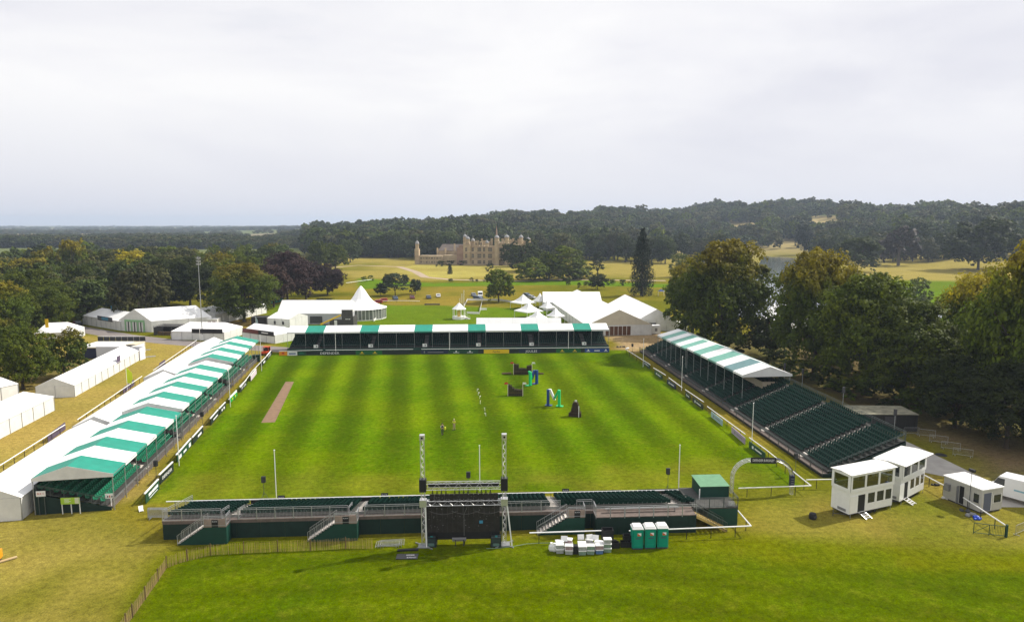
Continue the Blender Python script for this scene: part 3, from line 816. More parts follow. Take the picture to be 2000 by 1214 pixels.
rest3 = individuals(hill, 20, [L_WOOD, L_DARK], (17, 22), 'tree at the foot of the wooded hill on the right', 'trees at the foot of the wooded hill')
def masses(name, label, pts, hs, mats, wf=(.8, 1.15)):
    """every remaining tree of one wood as one object of instanced crowns"""
    pts = [(x, y) for x, y in pts]
    n = len(pts)
    X = np.array([p[0] for p in pts]); Y = np.array([p[1] for p in pts])
    r = np.random.default_rng(len(pts))
    H = r.uniform(hs[0], hs[1], n) * (.72 + .56 * vnoise(X, Y, 70, 17)); W = H * r.uniform(wf[0], wf[1], n)
    me = bpy.data.meshes.new(name); me.vertices.add(n)
    me.vertices.foreach_set('co', np.stack([X, Y, terrain(X, Y) - .3], -1).ravel().astype('f4'))
    a = me.attributes.new('tree_scale', 'FLOAT_VECTOR', 'POINT'); a.data.foreach_set('vector', np.stack([W, W, H], -1).ravel().astype('f4'))
    a = me.attributes.new('tree_turn', 'FLOAT_VECTOR', 'POINT'); a.data.foreach_set('vector', np.stack([0 * W, 0 * W, r.uniform(0, 6.28, n)], -1).ravel().astype('f4'))
    srcs = []
    for i, m in enumerate(mats):
        s = bpy.data.objects.new('crown_source', CROWNS['far'][i % 4].copy())
        s.data.materials.clear(); s.data.materials.append(m); srcs.append(s)
    g = bpy.data.node_groups.new(name, 'GeometryNodeTree')
    g.interface.new_socket('Geometry', in_out='INPUT', socket_type='NodeSocketGeometry')
    g.interface.new_socket('Geometry', in_out='OUTPUT', socket_type='NodeSocketGeometry')
    gi, go = g.nodes.new('NodeGroupInput'), g.nodes.new('NodeGroupOutput')
    gt = g.nodes.new('GeometryNodeGeometryToInstance')
    for s in reversed(srcs):
        oi = g.nodes.new('GeometryNodeObjectInfo'); oi.inputs['Object'].default_value = s; oi.inputs['As Instance'].default_value = True
        g.links.new(oi.outputs['Geometry'], gt.inputs[0])
    # one instance entry per kind
    j = g.nodes.new('GeometryNodeJoinGeometry')
    for s in srcs:
        oi = g.nodes.new('GeometryNodeObjectInfo'); oi.inputs['Object'].default_value = s; oi.inputs['As Instance'].default_value = True
        g.links.new(oi.outputs['Geometry'], j.inputs[0])
    ip = g.nodes.new('GeometryNodeInstanceOnPoints'); ip.inputs['Pick Instance'].default_value = True
    rv = g.nodes.new('FunctionNodeRandomValue'); rv.data_type = 'INT'
    rv.inputs[4].default_value = 0; rv.inputs[5].default_value = len(srcs) - 1
    g.links.new(rv.outputs[2], ip.inputs['Instance Index'])
    for nm, sock in (('tree_scale', 'Scale'), ('tree_turn', 'Rotation')):
        na = g.nodes.new('GeometryNodeInputNamedAttribute'); na.data_type = 'FLOAT_VECTOR'; na.inputs[0].default_value = nm
        g.links.new(na.outputs[0], ip.inputs[sock])
    g.links.new(gi.outputs[0], ip.inputs['Points']); g.links.new(j.outputs[0], ip.inputs['Instance'])
    g.links.new(ip.outputs[0], go.inputs[0])
    g.nodes.remove(gt)
    o = put(name, me); md = o.modifiers.new('trees', 'NODES'); md.node_group = g
    o['kind'] = 'stuff'; o['label'] = label
    return o
masses('left_woodland', 'rest of the close wood behind the left hand tents', rest0, (13, 18), [L_OAK, L_WOOD, L_OAK2, L_WOODY])
masses('woodland', 'dark continuous wood climbing behind the great house', rest1, (15, 27), [L_WOOD, L_DARK, L_WOOD, L_WOODY, L_OAK2])
masses('hill_woodland', 'long wooded ridge on the right skyline fading into haze', rest2 + rest3, (12, 26), [L_WOOD, L_OAK2, L_WOODY, L_DARK, L_WOOD])
# hedgerows, copses and belts over the far plain
far = []
r2 = np.random.default_rng(21)
U = r2.uniform(-.85, .30, 60000); Rr = np.exp(r2.uniform(math.log(620), math.log(7300), 60000))
YY = Rr / np.hypot(1, U); XX = U * YY
belt = np.abs(np.sin(YY / 95.0 + 2.6 * vnoise(XX, YY, 420, 8) * 2 + .5 * np.sin(XX / 300.0)))
msk = (vnoise(XX, YY, 330, 4) * .55 + vnoise(XX, YY, 110, 5) * .45 > .63) | ((belt > .992) & (vnoise(XX, YY, 160, 6) > .35)) | ((Rr > 2600) & (vnoise(XX, YY, 500, 9) > .74))
msk &= ~((U > -.16) & (Rr < 1500)) & ~((U > -.30) & (Rr < 1250)) & ~((U < -.30) & (Rr < 700) & (U > -.33))
msk &= ~((Rr < 1700) & (vnoise(XX, YY, 240, 14) < .22))
msk &= ~((Rr < 900) & (vnoise(XX, YY, 160, 12) < .5))
msk &= r2.random(60000) < .8
masses('distant_trees', 'countless hedgerow trees and copses across the far hazy plain', list(zip(XX[msk], YY[msk])), (7, 13), [L_WOOD, L_WOODY, L_DARK], (1.2, 2.2))
print('FAR TREES', int(msk.sum()))
# ------------------------------------------------------------------ seats, stands, rails
def seat_mesh():
    b = MB()
    b.slab([(-.21, -.02, .42), (.21, -.02, .42), (.21, .34, .44), (-.21, .34, .44)], .05)
    b.slab([(-.21, .33, .42), (.21, .33, .42), (.19, .42, .82), (-.19, .42, .82)], .035)
    return b
def make_seats(parent, spots, mat, label=None, nmax=300, face=1, first=None):
    """spots: local (x, y, z); seats face -Y when face is 1; the nearest nmax are parts, the others one part"""
    sm = seat_mesh()
    if face < 0: sm.v = [(-x, -y, z) for x, y, z in sm.v]
    me = sm.mesh('seat', mat)
    M = Matrix.Translation(parent.location) @ Matrix.Rotation(parent.rotation_euler.z, 4, 'Z')
    spots = sorted(spots, key=lambda s: (M @ Vector(s)).length)
    for s in spots[:nmax]: put('seat', me, parent, loc=s)
    rest = spots[nmax:]
    if rest:
        V0 = np.array(sm.v); F0 = np.array([f for f in sm.f])
        P = np.array(rest)
        V = (V0[None] + P[:, None]).reshape(-1, 3)
        FF = (F0[None] + (np.arange(len(P)) * len(V0))[:, None, None]).reshape(-1, 4)
        m2 = bpy.data.meshes.new('seats')
        m2.vertices.add(len(V)); m2.vertices.foreach_set('co', V.ravel().astype('f4'))
        m2.loops.add(FF.size); m2.loops.foreach_set('vertex_index', FF.ravel().astype('i4'))
        m2.polygons.add(len(FF)); m2.polygons.foreach_set('loop_start', np.arange(0, FF.size, 4, dtype='i4'))
        m2.update(calc_edges=True); m2.materials.append(mat)
        o = put('seats', m2, parent); o['kind'] = 'stuff'
def tiers(parent, x0, x1, y0, z0, rows, pitch, rise, mat_seat, aisles=(), nmax=0, dirn=1, spacing=.52, mask=None, back_panel=True, edge=M_DECK, step_mat=M_STEP, xf=None):
    """stepped decks running along X, rising towards dirn*Y"""
    spots = []
    for r in range(rows):
        y = y0 + dirn * r * pitch; z = z0 + r * rise
        b = MB()
        ya, yb = sorted((y, y + dirn * pitch))
        b.box(x0, ya, z - .05, x1, yb - .002, z)
        yr = y if dirn > 0 else y
        b.box(x0 + .01, yr - .02, z - rise - .03, x1 - .01, yr + .015, z - .055)
        b.build('tier_deck', edge, parent)
        x = x0 + .4
        while x < x1 - .3:
            if not any(a - .55 < x < a + .55 for a in aisles) and (mask is None or mask(x, r)):
                spots.append((x, y + dirn * .32, z))
            x += spacing
    for a in aisles:
        b = MB()
        for r in range(rows):
            y = y0 + dirn * r * pitch; z = z0 + r * rise
            ya, yb = sorted((y - dirn * pitch * .42, y - dirn * .03))
            b.box(a - .5, ya, z - rise, a + .5, yb, z - rise * .5)
        b.build('aisle_steps', step_mat, parent)
    make_seats(parent, spots, mat_seat, nmax=nmax, face=dirn)
def railing(parent, p, q, h=1.1, step=2.0, bars=.14, mat=M_STEEL, name='railing', top_gap=True, r=.022):
    """metal crowd rail between two local points: posts, three rails and upright bars"""
    p, q = Vector(p), Vector(q); L = (q - p).length
    if L < .1: return
    b = MB(); up = Vector((0, 0, 1))
    n = max(1, round(L / step))
    for i in range(n + 1): 
        c = p.lerp(q, i / n); b.bar(c, c + up * h, r * 2.2)
    for k in (h, h * .86, .12): b.bar(p + up * k, q + up * k, r * 1.8)
    nb = int(L / bars)
    for i in range(1, nb):
        c = p.lerp(q, i / nb); b.tube(c + up * .12, c + up * h * .86, r * .42, 3, caps=False)
    o = b.build(name, mat, parent); return o
def canopy(parent, x0, x1, yf, yr, yb, zf, zr, zb, cols, over=.0, valance=.35, near_gable=None, far_gable=None, skew=0.0, slanted=0.0, tmat=None):
    """striped gable roof, one fabric panel per bay and slope; cols = list of materials"""
    n = len(cols); dx = (x1 - x0) / n
    sk = lambda x: skew * (x - x0)
    for i, m in enumerate(cols):
        a, b_ = x0 + i * dx + .012, x0 + (i + 1) * dx - .012
        sag = .06
        b = MB()
        mid = (a + b_) / 2
        for (u, v) in ((a, mid), (mid, b_)):
            su, sv = (0, -sag) if u == a else (-sag, 0)
            y1a, y1b = yf + sk(u), yf + sk(v); y2a, y2b = yr + sk(u), yr + sk(v)
            b.add([(u, y1a, zf + su), (v, y1b, zf + sv), (v, y2b, zr + sv * .3), (u, y2a, zr + su * .3)], [(0, 1, 2, 3)])
            b.add([(u, y1a, zf + su - .04), (v, y1b, zf + sv - .04), (v, y2b, zr + sv * .3 - .04), (u, y2a, zr + su * .3 - .04)], [(3, 2, 1, 0)])
        b.add([(a, yf + sk(a), zf), (b_, yf + sk(b_), zf), (b_, yf + sk(b_), zf - valance), (a, yf + sk(a), zf - valance)], [(3, 2, 1, 0)])
        b.add([(a, yf + .03 + sk(a), zf), (b_, yf + .03 + sk(b_), zf), (b_, yf + .03 + sk(b_), zf - valance), (a, yf + .03 + sk(a), zf - valance)], [(0, 1, 2, 3)])
        b.build('roof_panel', m, parent)
        b = MB(); b.slab([(a, yr + sk(a), zr), (b_, yr + sk(b_), zr), (b_, yb + sk(b_), zb), (a, yb + sk(a), zb)], .04)
        b.build('roof_panel', m, parent)
    for x, g in ((x0, near_gable), (x1, far_gable)):
        if g is not None:
            b = MB(); s = -1 if x == x0 else 1; k = sk(x)
            yy = [(yf + k, zf - valance), (yb + k, zb - valance), (yb + k, zb), (yr + k, zr), (yf + k, zf)]
            vs = [(x + s * .02, y, z) for y, z in yy] + [(x + s * .05, y, z) for y, z in yy]
            b.add(vs, [(0, 1, 2, 3, 4), (9, 8, 7, 6, 5)] + [(i, (i + 1) % 5, 5 + (i + 1) % 5, 5 + i) for i in range(5)])
            b.build('gable_panel', g, parent)
    b = MB()
    for i in range(n + 1):
        x = x0 + i * dx; k = sk(x)
        b.bar((x, yf + k, zf - .07), (x, yr + k, zr - .07), .07); b.bar((x, yr + k, zr - .07), (x, yb + k, zb - .07), .07)
        b.bar((x, yf + k + .05, zf - .3), (x, yb + k - .05, zb - .3), .05)
    b.bar((x0, yf, zf - .05), (x1, yf + sk(x1), zf - .05), .06)
    b.build('roof_frame', M_STEEL, parent)
def post_row(parent, xs, y, z0, z1, skew=0.0, x0=0, r=.05, mat=M_STEEL):
    me = MB().tube((0, 0, 0), (0, 0, z1 - z0), r, 6).mesh('post', mat)
    for x in xs: put('post', me, parent, loc=(x, y + skew * (x - x0), z0))

# ---- left: three roofed grandstands end to end
LA, LB = G(226, 991), G(504, 706)
secs = ((-.6, 24.6, 4.25, 'WGWGWGW'[::-1], 0), (25.2, 56.8, 4.65, 'WGWGWGWGW', 1), (58.4, 84.2, 5.0, 'GWGWGWG', 2))
labs = ('nearest of the three green and white roofed grandstands on the left touchline', 'middle of the three green and white roofed grandstands on the left touchline', 'farthest of the three green and white roofed grandstands on the left touchline')
ldir = (LB - LA).normalized(); lrz = math.atan2(ldir.y, ldir.x)
for (s0, s1, ze, pat, k), lb in zip(secs, labs):
    pat = ('GWGWGWG', 'WGWGWGWGW', 'GWGWGWG')[k]
    st = empty('grandstand', lb, 'grandstand', LA + ldir * s0, lrz, 'roofed grandstands on the left touchline')
    L = s1 - s0; dz = ze - 4.25
    canopy(st, 0, L, -.25, 4.4, 8.1, ze, ze + 1.15, ze - .05, [M_GREEN_ROOF if c == 'G' else M_CANVAS for c in pat], near_gable=M_CANVAS_G, far_gable=M_CANVAS_G)
    xs = [L * i / (len(pat)) for i in range(len(pat) + 1)]; xs[0] += .06; xs[-1] -= .06
    post_row(st, xs, -.1, 0, ze - .1); post_row(st, xs, 8.0, 0, ze - .1)
    ais = [L * f for f in ((.5,) if k != 1 else (.33, .68))]
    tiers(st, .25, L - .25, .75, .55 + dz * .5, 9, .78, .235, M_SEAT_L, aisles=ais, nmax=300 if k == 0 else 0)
    # front walkway, its rail and the green skirts
    boxes('front_walkway', st, M_PLY, (.1, 0, .32, L - .1, .72, .40))
    nb = round(L / 3)
    for i in range(nb):
        if any(abs((i + .5) * L / nb - a) < 1.4 for a in ais): continue
        railing(st, (L * i / nb + .06, .03, .2), (L * (i + 1) / nb - .06, .03, .2), 1.0, 3.0, .16)
    b = MB(); z8 = .55 + dz * .5 + 8 * .235
    for x in (.06, L - .06):
        b = MB(); b.add([(x - .03, .2, 0), (x - .03, 7.9, 0), (x - .03, 7.9, z8 - .1), (x - .03, .2, .35), (x + .03, .2, 0), (x + .03, 7.9, 0), (x + .03, 7.9, z8 - .1), (x + .03, .2, .35)],
              [(0, 3, 2, 1), (4, 5, 6, 7), (0, 1, 5, 4), (1, 2, 6, 5), (2, 3, 7, 6), (3, 0, 4, 7)])
        b.build('side_skirt', M_DGREEN, st)
    boxes('back_skirt', st, M_DGREEN, (.1, 7.86, 0, L - .1, 7.92, z8 + 1.0))
    railing(st, (.02, .8, .55), (.02, 7.7, z8), 1.0, 1.4, .14, M_DSTEEL, name='side_railing')
# signs at the near end of the nearest left stand
def sign(name, label, p, rz, w, h, z, mat, txt=None, tmat=None, tsize=.3, posts=(0,), pmat=M_WHITE, tw=None, lines=None):
    o = empty(name, label, 'sign', p, rz)
    boxes('sign_board', o, mat, (-w / 2, -.02, z, w / 2, .02, z + h))
    for x in posts: boxes('post', o, pmat, (x - .04, .022, 0, x + .04, .09, z + h * .9))
    if txt:
        for i, s in enumerate(txt):
            text(s, tsize, o, (0, -.026, z + h * (1 - (i + .5) / len(txt))), (math.pi / 2, 0, 0), tmat, width=tw)
    return o
p = G(139, 1003)
so = sign('notice_board', 'lime green notice board on three white legs before the near stand end', p, .1, 1.95, .75, 1.15, M_LIME, None, posts=(-.9, .05, .95))
boxes('printed_panel', so, pm('cream paper', (.6, .62, .45), .6), (.5, -.03, 1.2, .93, -.022, 1.86))
boxes('print_lines', so, M_PRINT_W, *[(-.6, -.028, 1.75 - i * .14, .1 - (i % 2) * .2, -.022, 1.79 - i * .14) for i in range(4)])
so2 = sign('sign', 'small white sign with dark emblems on a white post at the grandstand corner', G(216, 994), .1, .95, .55, 1.3, M_WHITE, None, posts=(.1,))
boxes('emblem', so2, M_NAVY, (-.25, -.028, 1.42, -.12, -.022, 1.62)); boxes('emblem', so2, M_RED, (-.03, -.028, 1.40, .08, -.022, 1.66)); boxes('emblem', so2, M_NAVY, (.2, -.028, 1.42, .32, -.022, 1.62))
q = LA + ldir * -.72 + Vector((-ldir.y, ldir.x, 0)) * 7.2
so3 = sign('block_sign', 'white block sign with red lettering hung high on the near grandstand end', Vector((q.x, q.y, 0)), lrz - math.pi / 2, .95, .62, 2.15, M_WHITE, ['BLK C'], M_RED, .3, posts=(-.3, .3), pmat=M_DSTEEL, tw=.7)

# ---- right: long uncovered stand with a roof over its far half
RA, RB = G(1248, 687), G(1605, 933)
rs_, RL = frame('grandstand', 'long dark green grandstand on the right with a striped roof over its far half', 'grandstand', RA, RB)
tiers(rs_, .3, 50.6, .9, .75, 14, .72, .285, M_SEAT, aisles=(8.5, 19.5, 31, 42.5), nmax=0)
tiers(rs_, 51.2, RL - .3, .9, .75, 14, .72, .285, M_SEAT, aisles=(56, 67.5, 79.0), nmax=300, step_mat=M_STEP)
boxes('front_walkway', rs_, M_PLY, (.2, .05, .42, RL - .2, .86, .50))
for i in range(29):
    x = RL * i / 29
    railing(rs_, (x + .05, .08, .25), (x + RL / 29 - .05, .08, .25), 1.1, 3, .16, M_DSTEEL)
boxes('front_skirt', rs_, M_BLACK, (.1, .16, 0, RL - .1, .2, .41))
zt = .75 + 13 * .285
railing(rs_, (.2, 11.0, zt - .02), (RL - .2, 11.0, zt - .02), 1.3, 2.4, .12, M_DSTEEL, name='back_railing')
boxes('top_walkway', rs_, M_DECK, (.2, 10.99 - .9, zt - .06, RL - .2, 11.05, zt - .052 + .02))
for x, nm in ((.12, 'side_skirt'), (RL - .12, 'side_skirt')):
    b = MB(); b.add([(x - .03, .2, 0), (x - .03, 11, 0), (x - .03, 11, zt - .1), (x - .03, .9, .5), (x - .03, .2, .5), (x + .03, .2, 0), (x + .03, 11, 0), (x + .03, 11, zt - .1), (x + .03, .9, .5), (x + .03, .2, .5)],
          [(4, 3, 2, 1, 0), (5, 6, 7, 8, 9), (2, 3, 8, 7), (3, 4, 9, 8), (1, 2, 7, 6)]); b.build(nm, M_DGREEN, rs_)
railing(rs_, (RL - .05, 1, .75), (RL - .05, 10.8, zt), 1.1, 1.6, .14, M_DSTEEL, name='side_railing')
boxes('back_skirt', rs_, M_DGREEN, (.2, 11.06, 0, RL - .2, 11.1, zt - .1))
wgw = [M_CANVAS, M_GREEN_ROOF2]
ZR = 6.1
canopy(rs_, 9.4, 27.4, 1.75, 6.7, 10.9, ZR - .25, ZR + 1.15, ZR - .25, [wgw[i % 2] for i in range(6)], near_gable=M_CANVAS_G, skew=.03)
canopy(rs_, 28.0, 54.0, 2.35, 7.3, 11.3, ZR, ZR + 1.4, ZR, [M_CANVAS, M_GREEN_ROOF2, M_CANVAS, M_GREEN_ROOF2, M_CANVAS, M_GREEN_ROOF3, M_CANVAS], far_gable=M_CANVAS_G, skew=.03)
post_row(rs_, [9.5 + 3 * i for i in range(7)], 1.85, .9, ZR - .3, .03, 9.4); post_row(rs_, [28.1 + 3.7 * i for i in range(8)], 2.45, 1.2, ZR - .1, .03, 28)
post_row(rs_, [9.5 + 3 * i for i in range(7)], 6.4, 2.6, ZR + .7, .03, 9.4, .04); post_row(rs_, [28.1 + 3.7 * i for i in range(8)], 10.9, 3.9, ZR - .1, .03, 28)
boxes('commentary_box_wall', rs_, pm('cream ply', (.36, .30, .22), .7, .1, 1.0), (44.5, 7.2, 3.2, 53, 7.32, 4.6), (44.5, 7.33, 3.2, 44.6, 10.6, 4.6), (52.9, 7.33, 3.2, 53.0, 10.6, 4.6))
# ---- far stand
FA, FB = G(560, 691), G(1190, 684)
fs, FL = frame('grandstand', 'long grandstand across the far end of the arena under a mostly white roof', 'grandstand', FA, FB)
cols = [M_GREEN_ROOF if i % 3 == 1 else M_CANVAS for i in range(18)]
b18 = FL / 18
canopy(fs, 0, FL, .9, 4.6, 8.2, 5.25, 6.35, 5.1, cols, near_gable=M_CANVAS_G, far_gable=M_CANVAS_G)
post_row(fs, [min(max(i * b18, .06), FL - .06) for i in range(19)], 1.0, .5, 5.2, r=.045); post_row(fs, [min(max(i * b18, .06), FL - .06) for i in range(19)], 8.0, 0, 5.0)
ais = [(i + .62) * b18 for i in range(18) if i % 3 == 1]
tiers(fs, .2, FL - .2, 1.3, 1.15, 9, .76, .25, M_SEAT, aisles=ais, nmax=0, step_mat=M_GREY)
boxes('front_panel', fs, M_MGREEN, (.1, .6, 0, FL - .1, .68, 1.15))
boxes('front_walkway', fs, M_DECK, (.1, .7, .8, FL - .1, 1.26, .88))
boxes('back_skirt', fs, M_DGREEN, (.1, 8.1, 0, FL - .1, 8.16, 4.2))
for x in (.05, FL - .05):
    b = MB(); b.prism([(x - .03, .7), (x + .03, .7), (x + .03, 8.08), (x - .03, 8.08)], 0, 1.2); b.build('side_skirt', M_DGREEN, fs)
for i in range(18):
    if i % 3 == 1: continue
    railing(fs, (i * b18 + .05, .95, 1.1), ((i + 1) * b18 - .05, .95, 1.1), .9, 4.4, .25, M_DSTEEL)
for a in ais:
    boxes('entrance_sign', fs, M_WHITE, (a - .75, .50, 1.35, a + .35, .55, 2.15)); boxes('entrance_sign', fs, M_CREAM, (a - .8, 7.3, 4.1, a + .5, 7.36, 4.9))
    boxes('row_sign', fs, M_GREY, (a - .2, .49, 1.55, a + .1, .498, 1.95))
# far end boards: a low wall of printed panels, white rail above
fb, _ = frame('hoarding', 'row of printed boards and white rail along the foot of the far grandstand', 'hoarding', G(545, 694.5), G(1190, 688))
hL = _
def hx(px): return hL * (px - 545) / 645
segs = [(545, 561, M_ORANGE), (561, 580, M_WHITE), (580, 597, M_BOARD_G), (597, 660, M_BOARD_K), (660, 692, M_BOARD_K), (692, 743, M_BGREEN if False else pm('mid green board', (.01, .11, .03), .5)), (743, 818, M_BOARD_K), (818, 872, M_NAVY), (872, 930, M_BOARD_G), (930, 941, M_BOARD_K), (941, 991, M_YELLOW), (991, 1010, M_BOARD_K), (1010, 1054, M_NAVY), (1054, 1084, M_BOARD_K), (1084, 1133, MATS['mid green board']), (1133, 1141, M_BOARD_K), (1141, 1190, M_BLUE)]
for a, c, m in segs: boxes('board', fb, m, (hx(a) + .02, 0, .05, hx(c) - .02, .06, 1.02))
def ftxt(s, px, w, size, mat=M_PRINT_W, z=.5): text(s, size, fb, (hx(px), -.012, z), (math.pi / 2, 0, 0), mat, width=w)
ftxt('DEFENDER', 642, 4.6, .75); ftxt('JOULES', 1035, 2.9, .8); ftxt('Fairfax', 966, 1.8, .6, M_BOARD_G); ftxt('BRAND', 571, 1.5, .5, M_NAVY) if False else None
def glyph(px, m, z=.62, w=.5, lw=1.0):
    b = MB(); x = hx(px)
    b.add([(x - w / 2, -.012, z - .12), (x + w / 2, -.012, z - .12), (x + w / 3, -.012, z + .1), (x, -.012, z + .26), (x - w / 3, -.012, z + .1)], [(0, 1, 2, 3, 4)])
    b.box(x - lw / 2, -.014, z - .32, x + lw / 2, -.004, z - .22); b.build('emblem', m, fb)
for px in (704, 729, 1096, 1121): glyph(px, M_YELLOW, lw=1.1)
for px in (887, 914): glyph(px, M_PRINT_W, lw=1.5)
for px in (1148, 1183): glyph(px, M_PRINT_W, lw=.9)
glyph(588, M_SEAT_L, w=1.2, lw=1.4); glyph(553, M_RED, w=.8, lw=.3); glyph(825, M_GREY, w=.4, lw=.3)
boxes('print_line', fb, M_GREY, (hx(831), -.014, .42, hx(862), -.004, .58)); boxes('print_line', fb, M_BLUE, (hx(564), -.014, .38, hx(577), -.004, .66)); boxes('print_line', fb, M_PRINT_W, (hx(1160), -.014, .4, hx(1171), -.004, .62))
b = MB()
for i in range(22): b.tube((hL * i / 21, .15, 0), (hL * i / 21, .15, 1.25), .03, 5)
b.build('rail_posts', M_DSTEEL, fb)['kind'] = 'stuff'
for a, c in ((545, 628), (634, 803), (819, 990), (990, 1190)):
    z0_, z1_ = (1.12, 1.3) if a == 545 else (1.28, 1.28)
    MB().tube((hx(a), .12, z0_), (hx(c), .12, z1_), .055, 6).build('top_rail', M_WHITE_RAIL, fb)
# ---- near stand, seen from behind
NA, NB = G(319, 1054), G(1352, 1026)
ns, NL = frame('grandstand', 'low uncovered grandstand seen from behind across the near end of the arena', 'grandstand', NA, NB)
ndir = (NB - NA).normalized(); nrz = math.atan2(ndir.y, ndir.x)
def nx(px): p = G(px, 1054 - (px - 319) * 28 / 1033); return (p - NA).dot(ndir)
def NP(x, y): return NA + ndir * x + Vector((-ndir.y, ndir.x, 0)) * y
DZ = 1.95
AX = (nx(441), nx(688), nx(1108)); EXTRA = nx(1322)
tiers(ns, .1, NL + 1.0, 7.7, .40, 9, .78, .19, M_SEAT, aisles=[AX[0] + .6, AX[1] + .6, AX[2] - 1.2, EXTRA], nmax=300, dirn=-1, step_mat=M_STEP)
boxes('back_walkway', ns, M_PLY, (0, .05, DZ - .16, NL, .66, DZ))
boxes('fascia', ns, M_PLY, (0, .0, DZ - .30, NL, .04, DZ + .03))
pan = []
x = 0.0
while x < NL - .1:
    x2 = min(x + 2.44, NL); boxes('back_panel', ns, M_DGREEN, (x + .01, .05, 0, x2 - .01, .09, DZ - .31)); x = x2
boxes('side_skirt', ns, M_MGREEN, (-.02, .1, 0, .03, 7.6, 1.2)); boxes('front_skirt', ns, M_DGREEN, (0, 7.75, 0, NL + 1, 7.8, .34))
def cuts(x0, x1):
    edges = [AX[0] - .1, AX[0] + 1.5, AX[1] - .1, AX[1] + 1.5, AX[2] - .3, AX[2] + 1.6]
    return edges
segs = [(0.0, AX[0] - .35), (AX[0] + 1.35, AX[1] - .35), (AX[1] + 1.35, AX[2] - .75), (AX[2] + .95, nx(1156))]
for a, c in segs:
    n = max(1, round((c - a) / 2.0))
    for i in range(n):
        xa, xb = a + (c - a) * i / n, a + (c - a) * (i + 1) / n
        railing(ns, (xa + .02, .03, DZ), (xb - .02, .03, DZ), 1.25, 2.2, .13)
railing(ns, (.0, .1, DZ), (.0, 7.6, .5), 1.15, 1.8, .14, name='side_railing')
for a in AX[:2]:
    railing(ns, (a + 1.3, .1, DZ), (a + 1.3, 2.2, DZ - .4), 1.1, 1.0, .13)
    railing(ns, (a - .3, .1, DZ), (a - .3, 2.2, DZ - .4), 1.1, 1.0, .13)
# access stairs with landings, rising to the right (two on the left) or right one
def access(px0, px1, pxs, label, lw=1.35, mir=False):
    """landing box between px0 and px1, flight down to pxs on the left"""
    x0, x1, xs = nx(px0), nx(px1), nx(pxs)
    o = empty('access_stair', label, 'staircase', NP(x0, -1.27), nrz, 'stairs up the back of the near grandstand')
    w = x1 - x0; run = x0 - xs
    boxes('landing_panel', o, M_MGREEN, (.0, 0, 0, w, .05, DZ - .16), (w - .05, .06, 0, w, 1.25, DZ - .16))
    boxes('landing_deck', o, M_PLY, (0, -.02, DZ - .15, w, 1.25, DZ - .05))
    boxes('landing_board', o, pm('brownish ply', (.30, .23, .19), .8, .15, 2.0), (.02, -.05, DZ - .10, w - .02, -.022, DZ + .72))
    boxes('notice', o, M_BLACK, (w * .36, -.08, DZ - .12, w * .36 + .62, -.052, DZ + .66))
    text('BLOCK', .16, o, (w * .36 + .31, -.086, DZ + .48), (math.pi / 2, 0, 0), M_PRINT_W)
    n = 10; rise = (DZ - .1) / n
    b = MB()
    b.add([(-run, .02, 0), (0, .02, 0), (0, .02, DZ - .2), (-run, .05, 0), (0, .05, 0), (0, .05, DZ - .2)], [(0, 1, 2), (5, 4, 3), (0, 3, 4, 1), (0, 2, 5, 3)])
    b.build('stair_skirt', M_MGREEN, o)
    for i in range(n):
        boxes('tread', o, M_STEP, (-run * (1 - i / n) - .02, .1, rise * (i + .8) - .04, -run * (1 - i / n) + run / n - .03, 1.02, rise * (i + .8)))
    for y in (.04, 1.08):
        b = MB()
        for i in range(0, 17):
            x = -run * (1 - i / 16); z = (DZ - .1) * i / 16
            b.tube((x, y, z), (x, y, z + 1.0), .014 if i % 4 else .03, 4)
        for h in (1.0, .12): b.bar((-run, y, h), (0, y, DZ - .1 + h), .045)
        b.build('stair_railing', M_STEEL, o)
    railing(o, (w, .06, DZ - .05), (w, 1.2, DZ - .05), 1.15, 1.3, .13, name='landing_railing')
    railing(o, (0, -.07, DZ - .05), (w, -.07, DZ - .05), 1.1, 2.0, .6, name='landing_railing')
    return o
access(410, 452, 357, 'metal stair on a green box nearest the left end of the near grandstand')
access(660, 702, 607, 'metal stair on a green box left of the screen frame')
access(1106, 1138, 1048, 'metal stair on a green box right of the screen frame')
for px in (470, 695, 1088):
    x = nx(px) + 1.6
    boxes('block_notice', ns, M_BLACK, (x, 7.9, .3, x + .8, 7.94, 1.25)); text('BLOCK', .2, ns, (x + .4, 7.895, 1.05), (math.pi / 2, 0, 0), M_PRINT_W)
hb = empty('hoarding', 'row of dark boards standing between the front seats and the near touchline rail', 'hoarding', NP(0, 8.15), nrz)
for a, c in ((.2, 5.6), (6.2, 10.8), (13.6, 20.5), (24, 32.4), (34, 40.0), (42.5, 49), (51, 56.5)):
    k = max(1, round((c - a) / 2.4))
    for i in range(k): boxes('board', hb, M_BLACK, (a + (c - a) * i / k + .01, 0, .02, a + (c - a) * (i + 1) / k - .01, .04, .85))
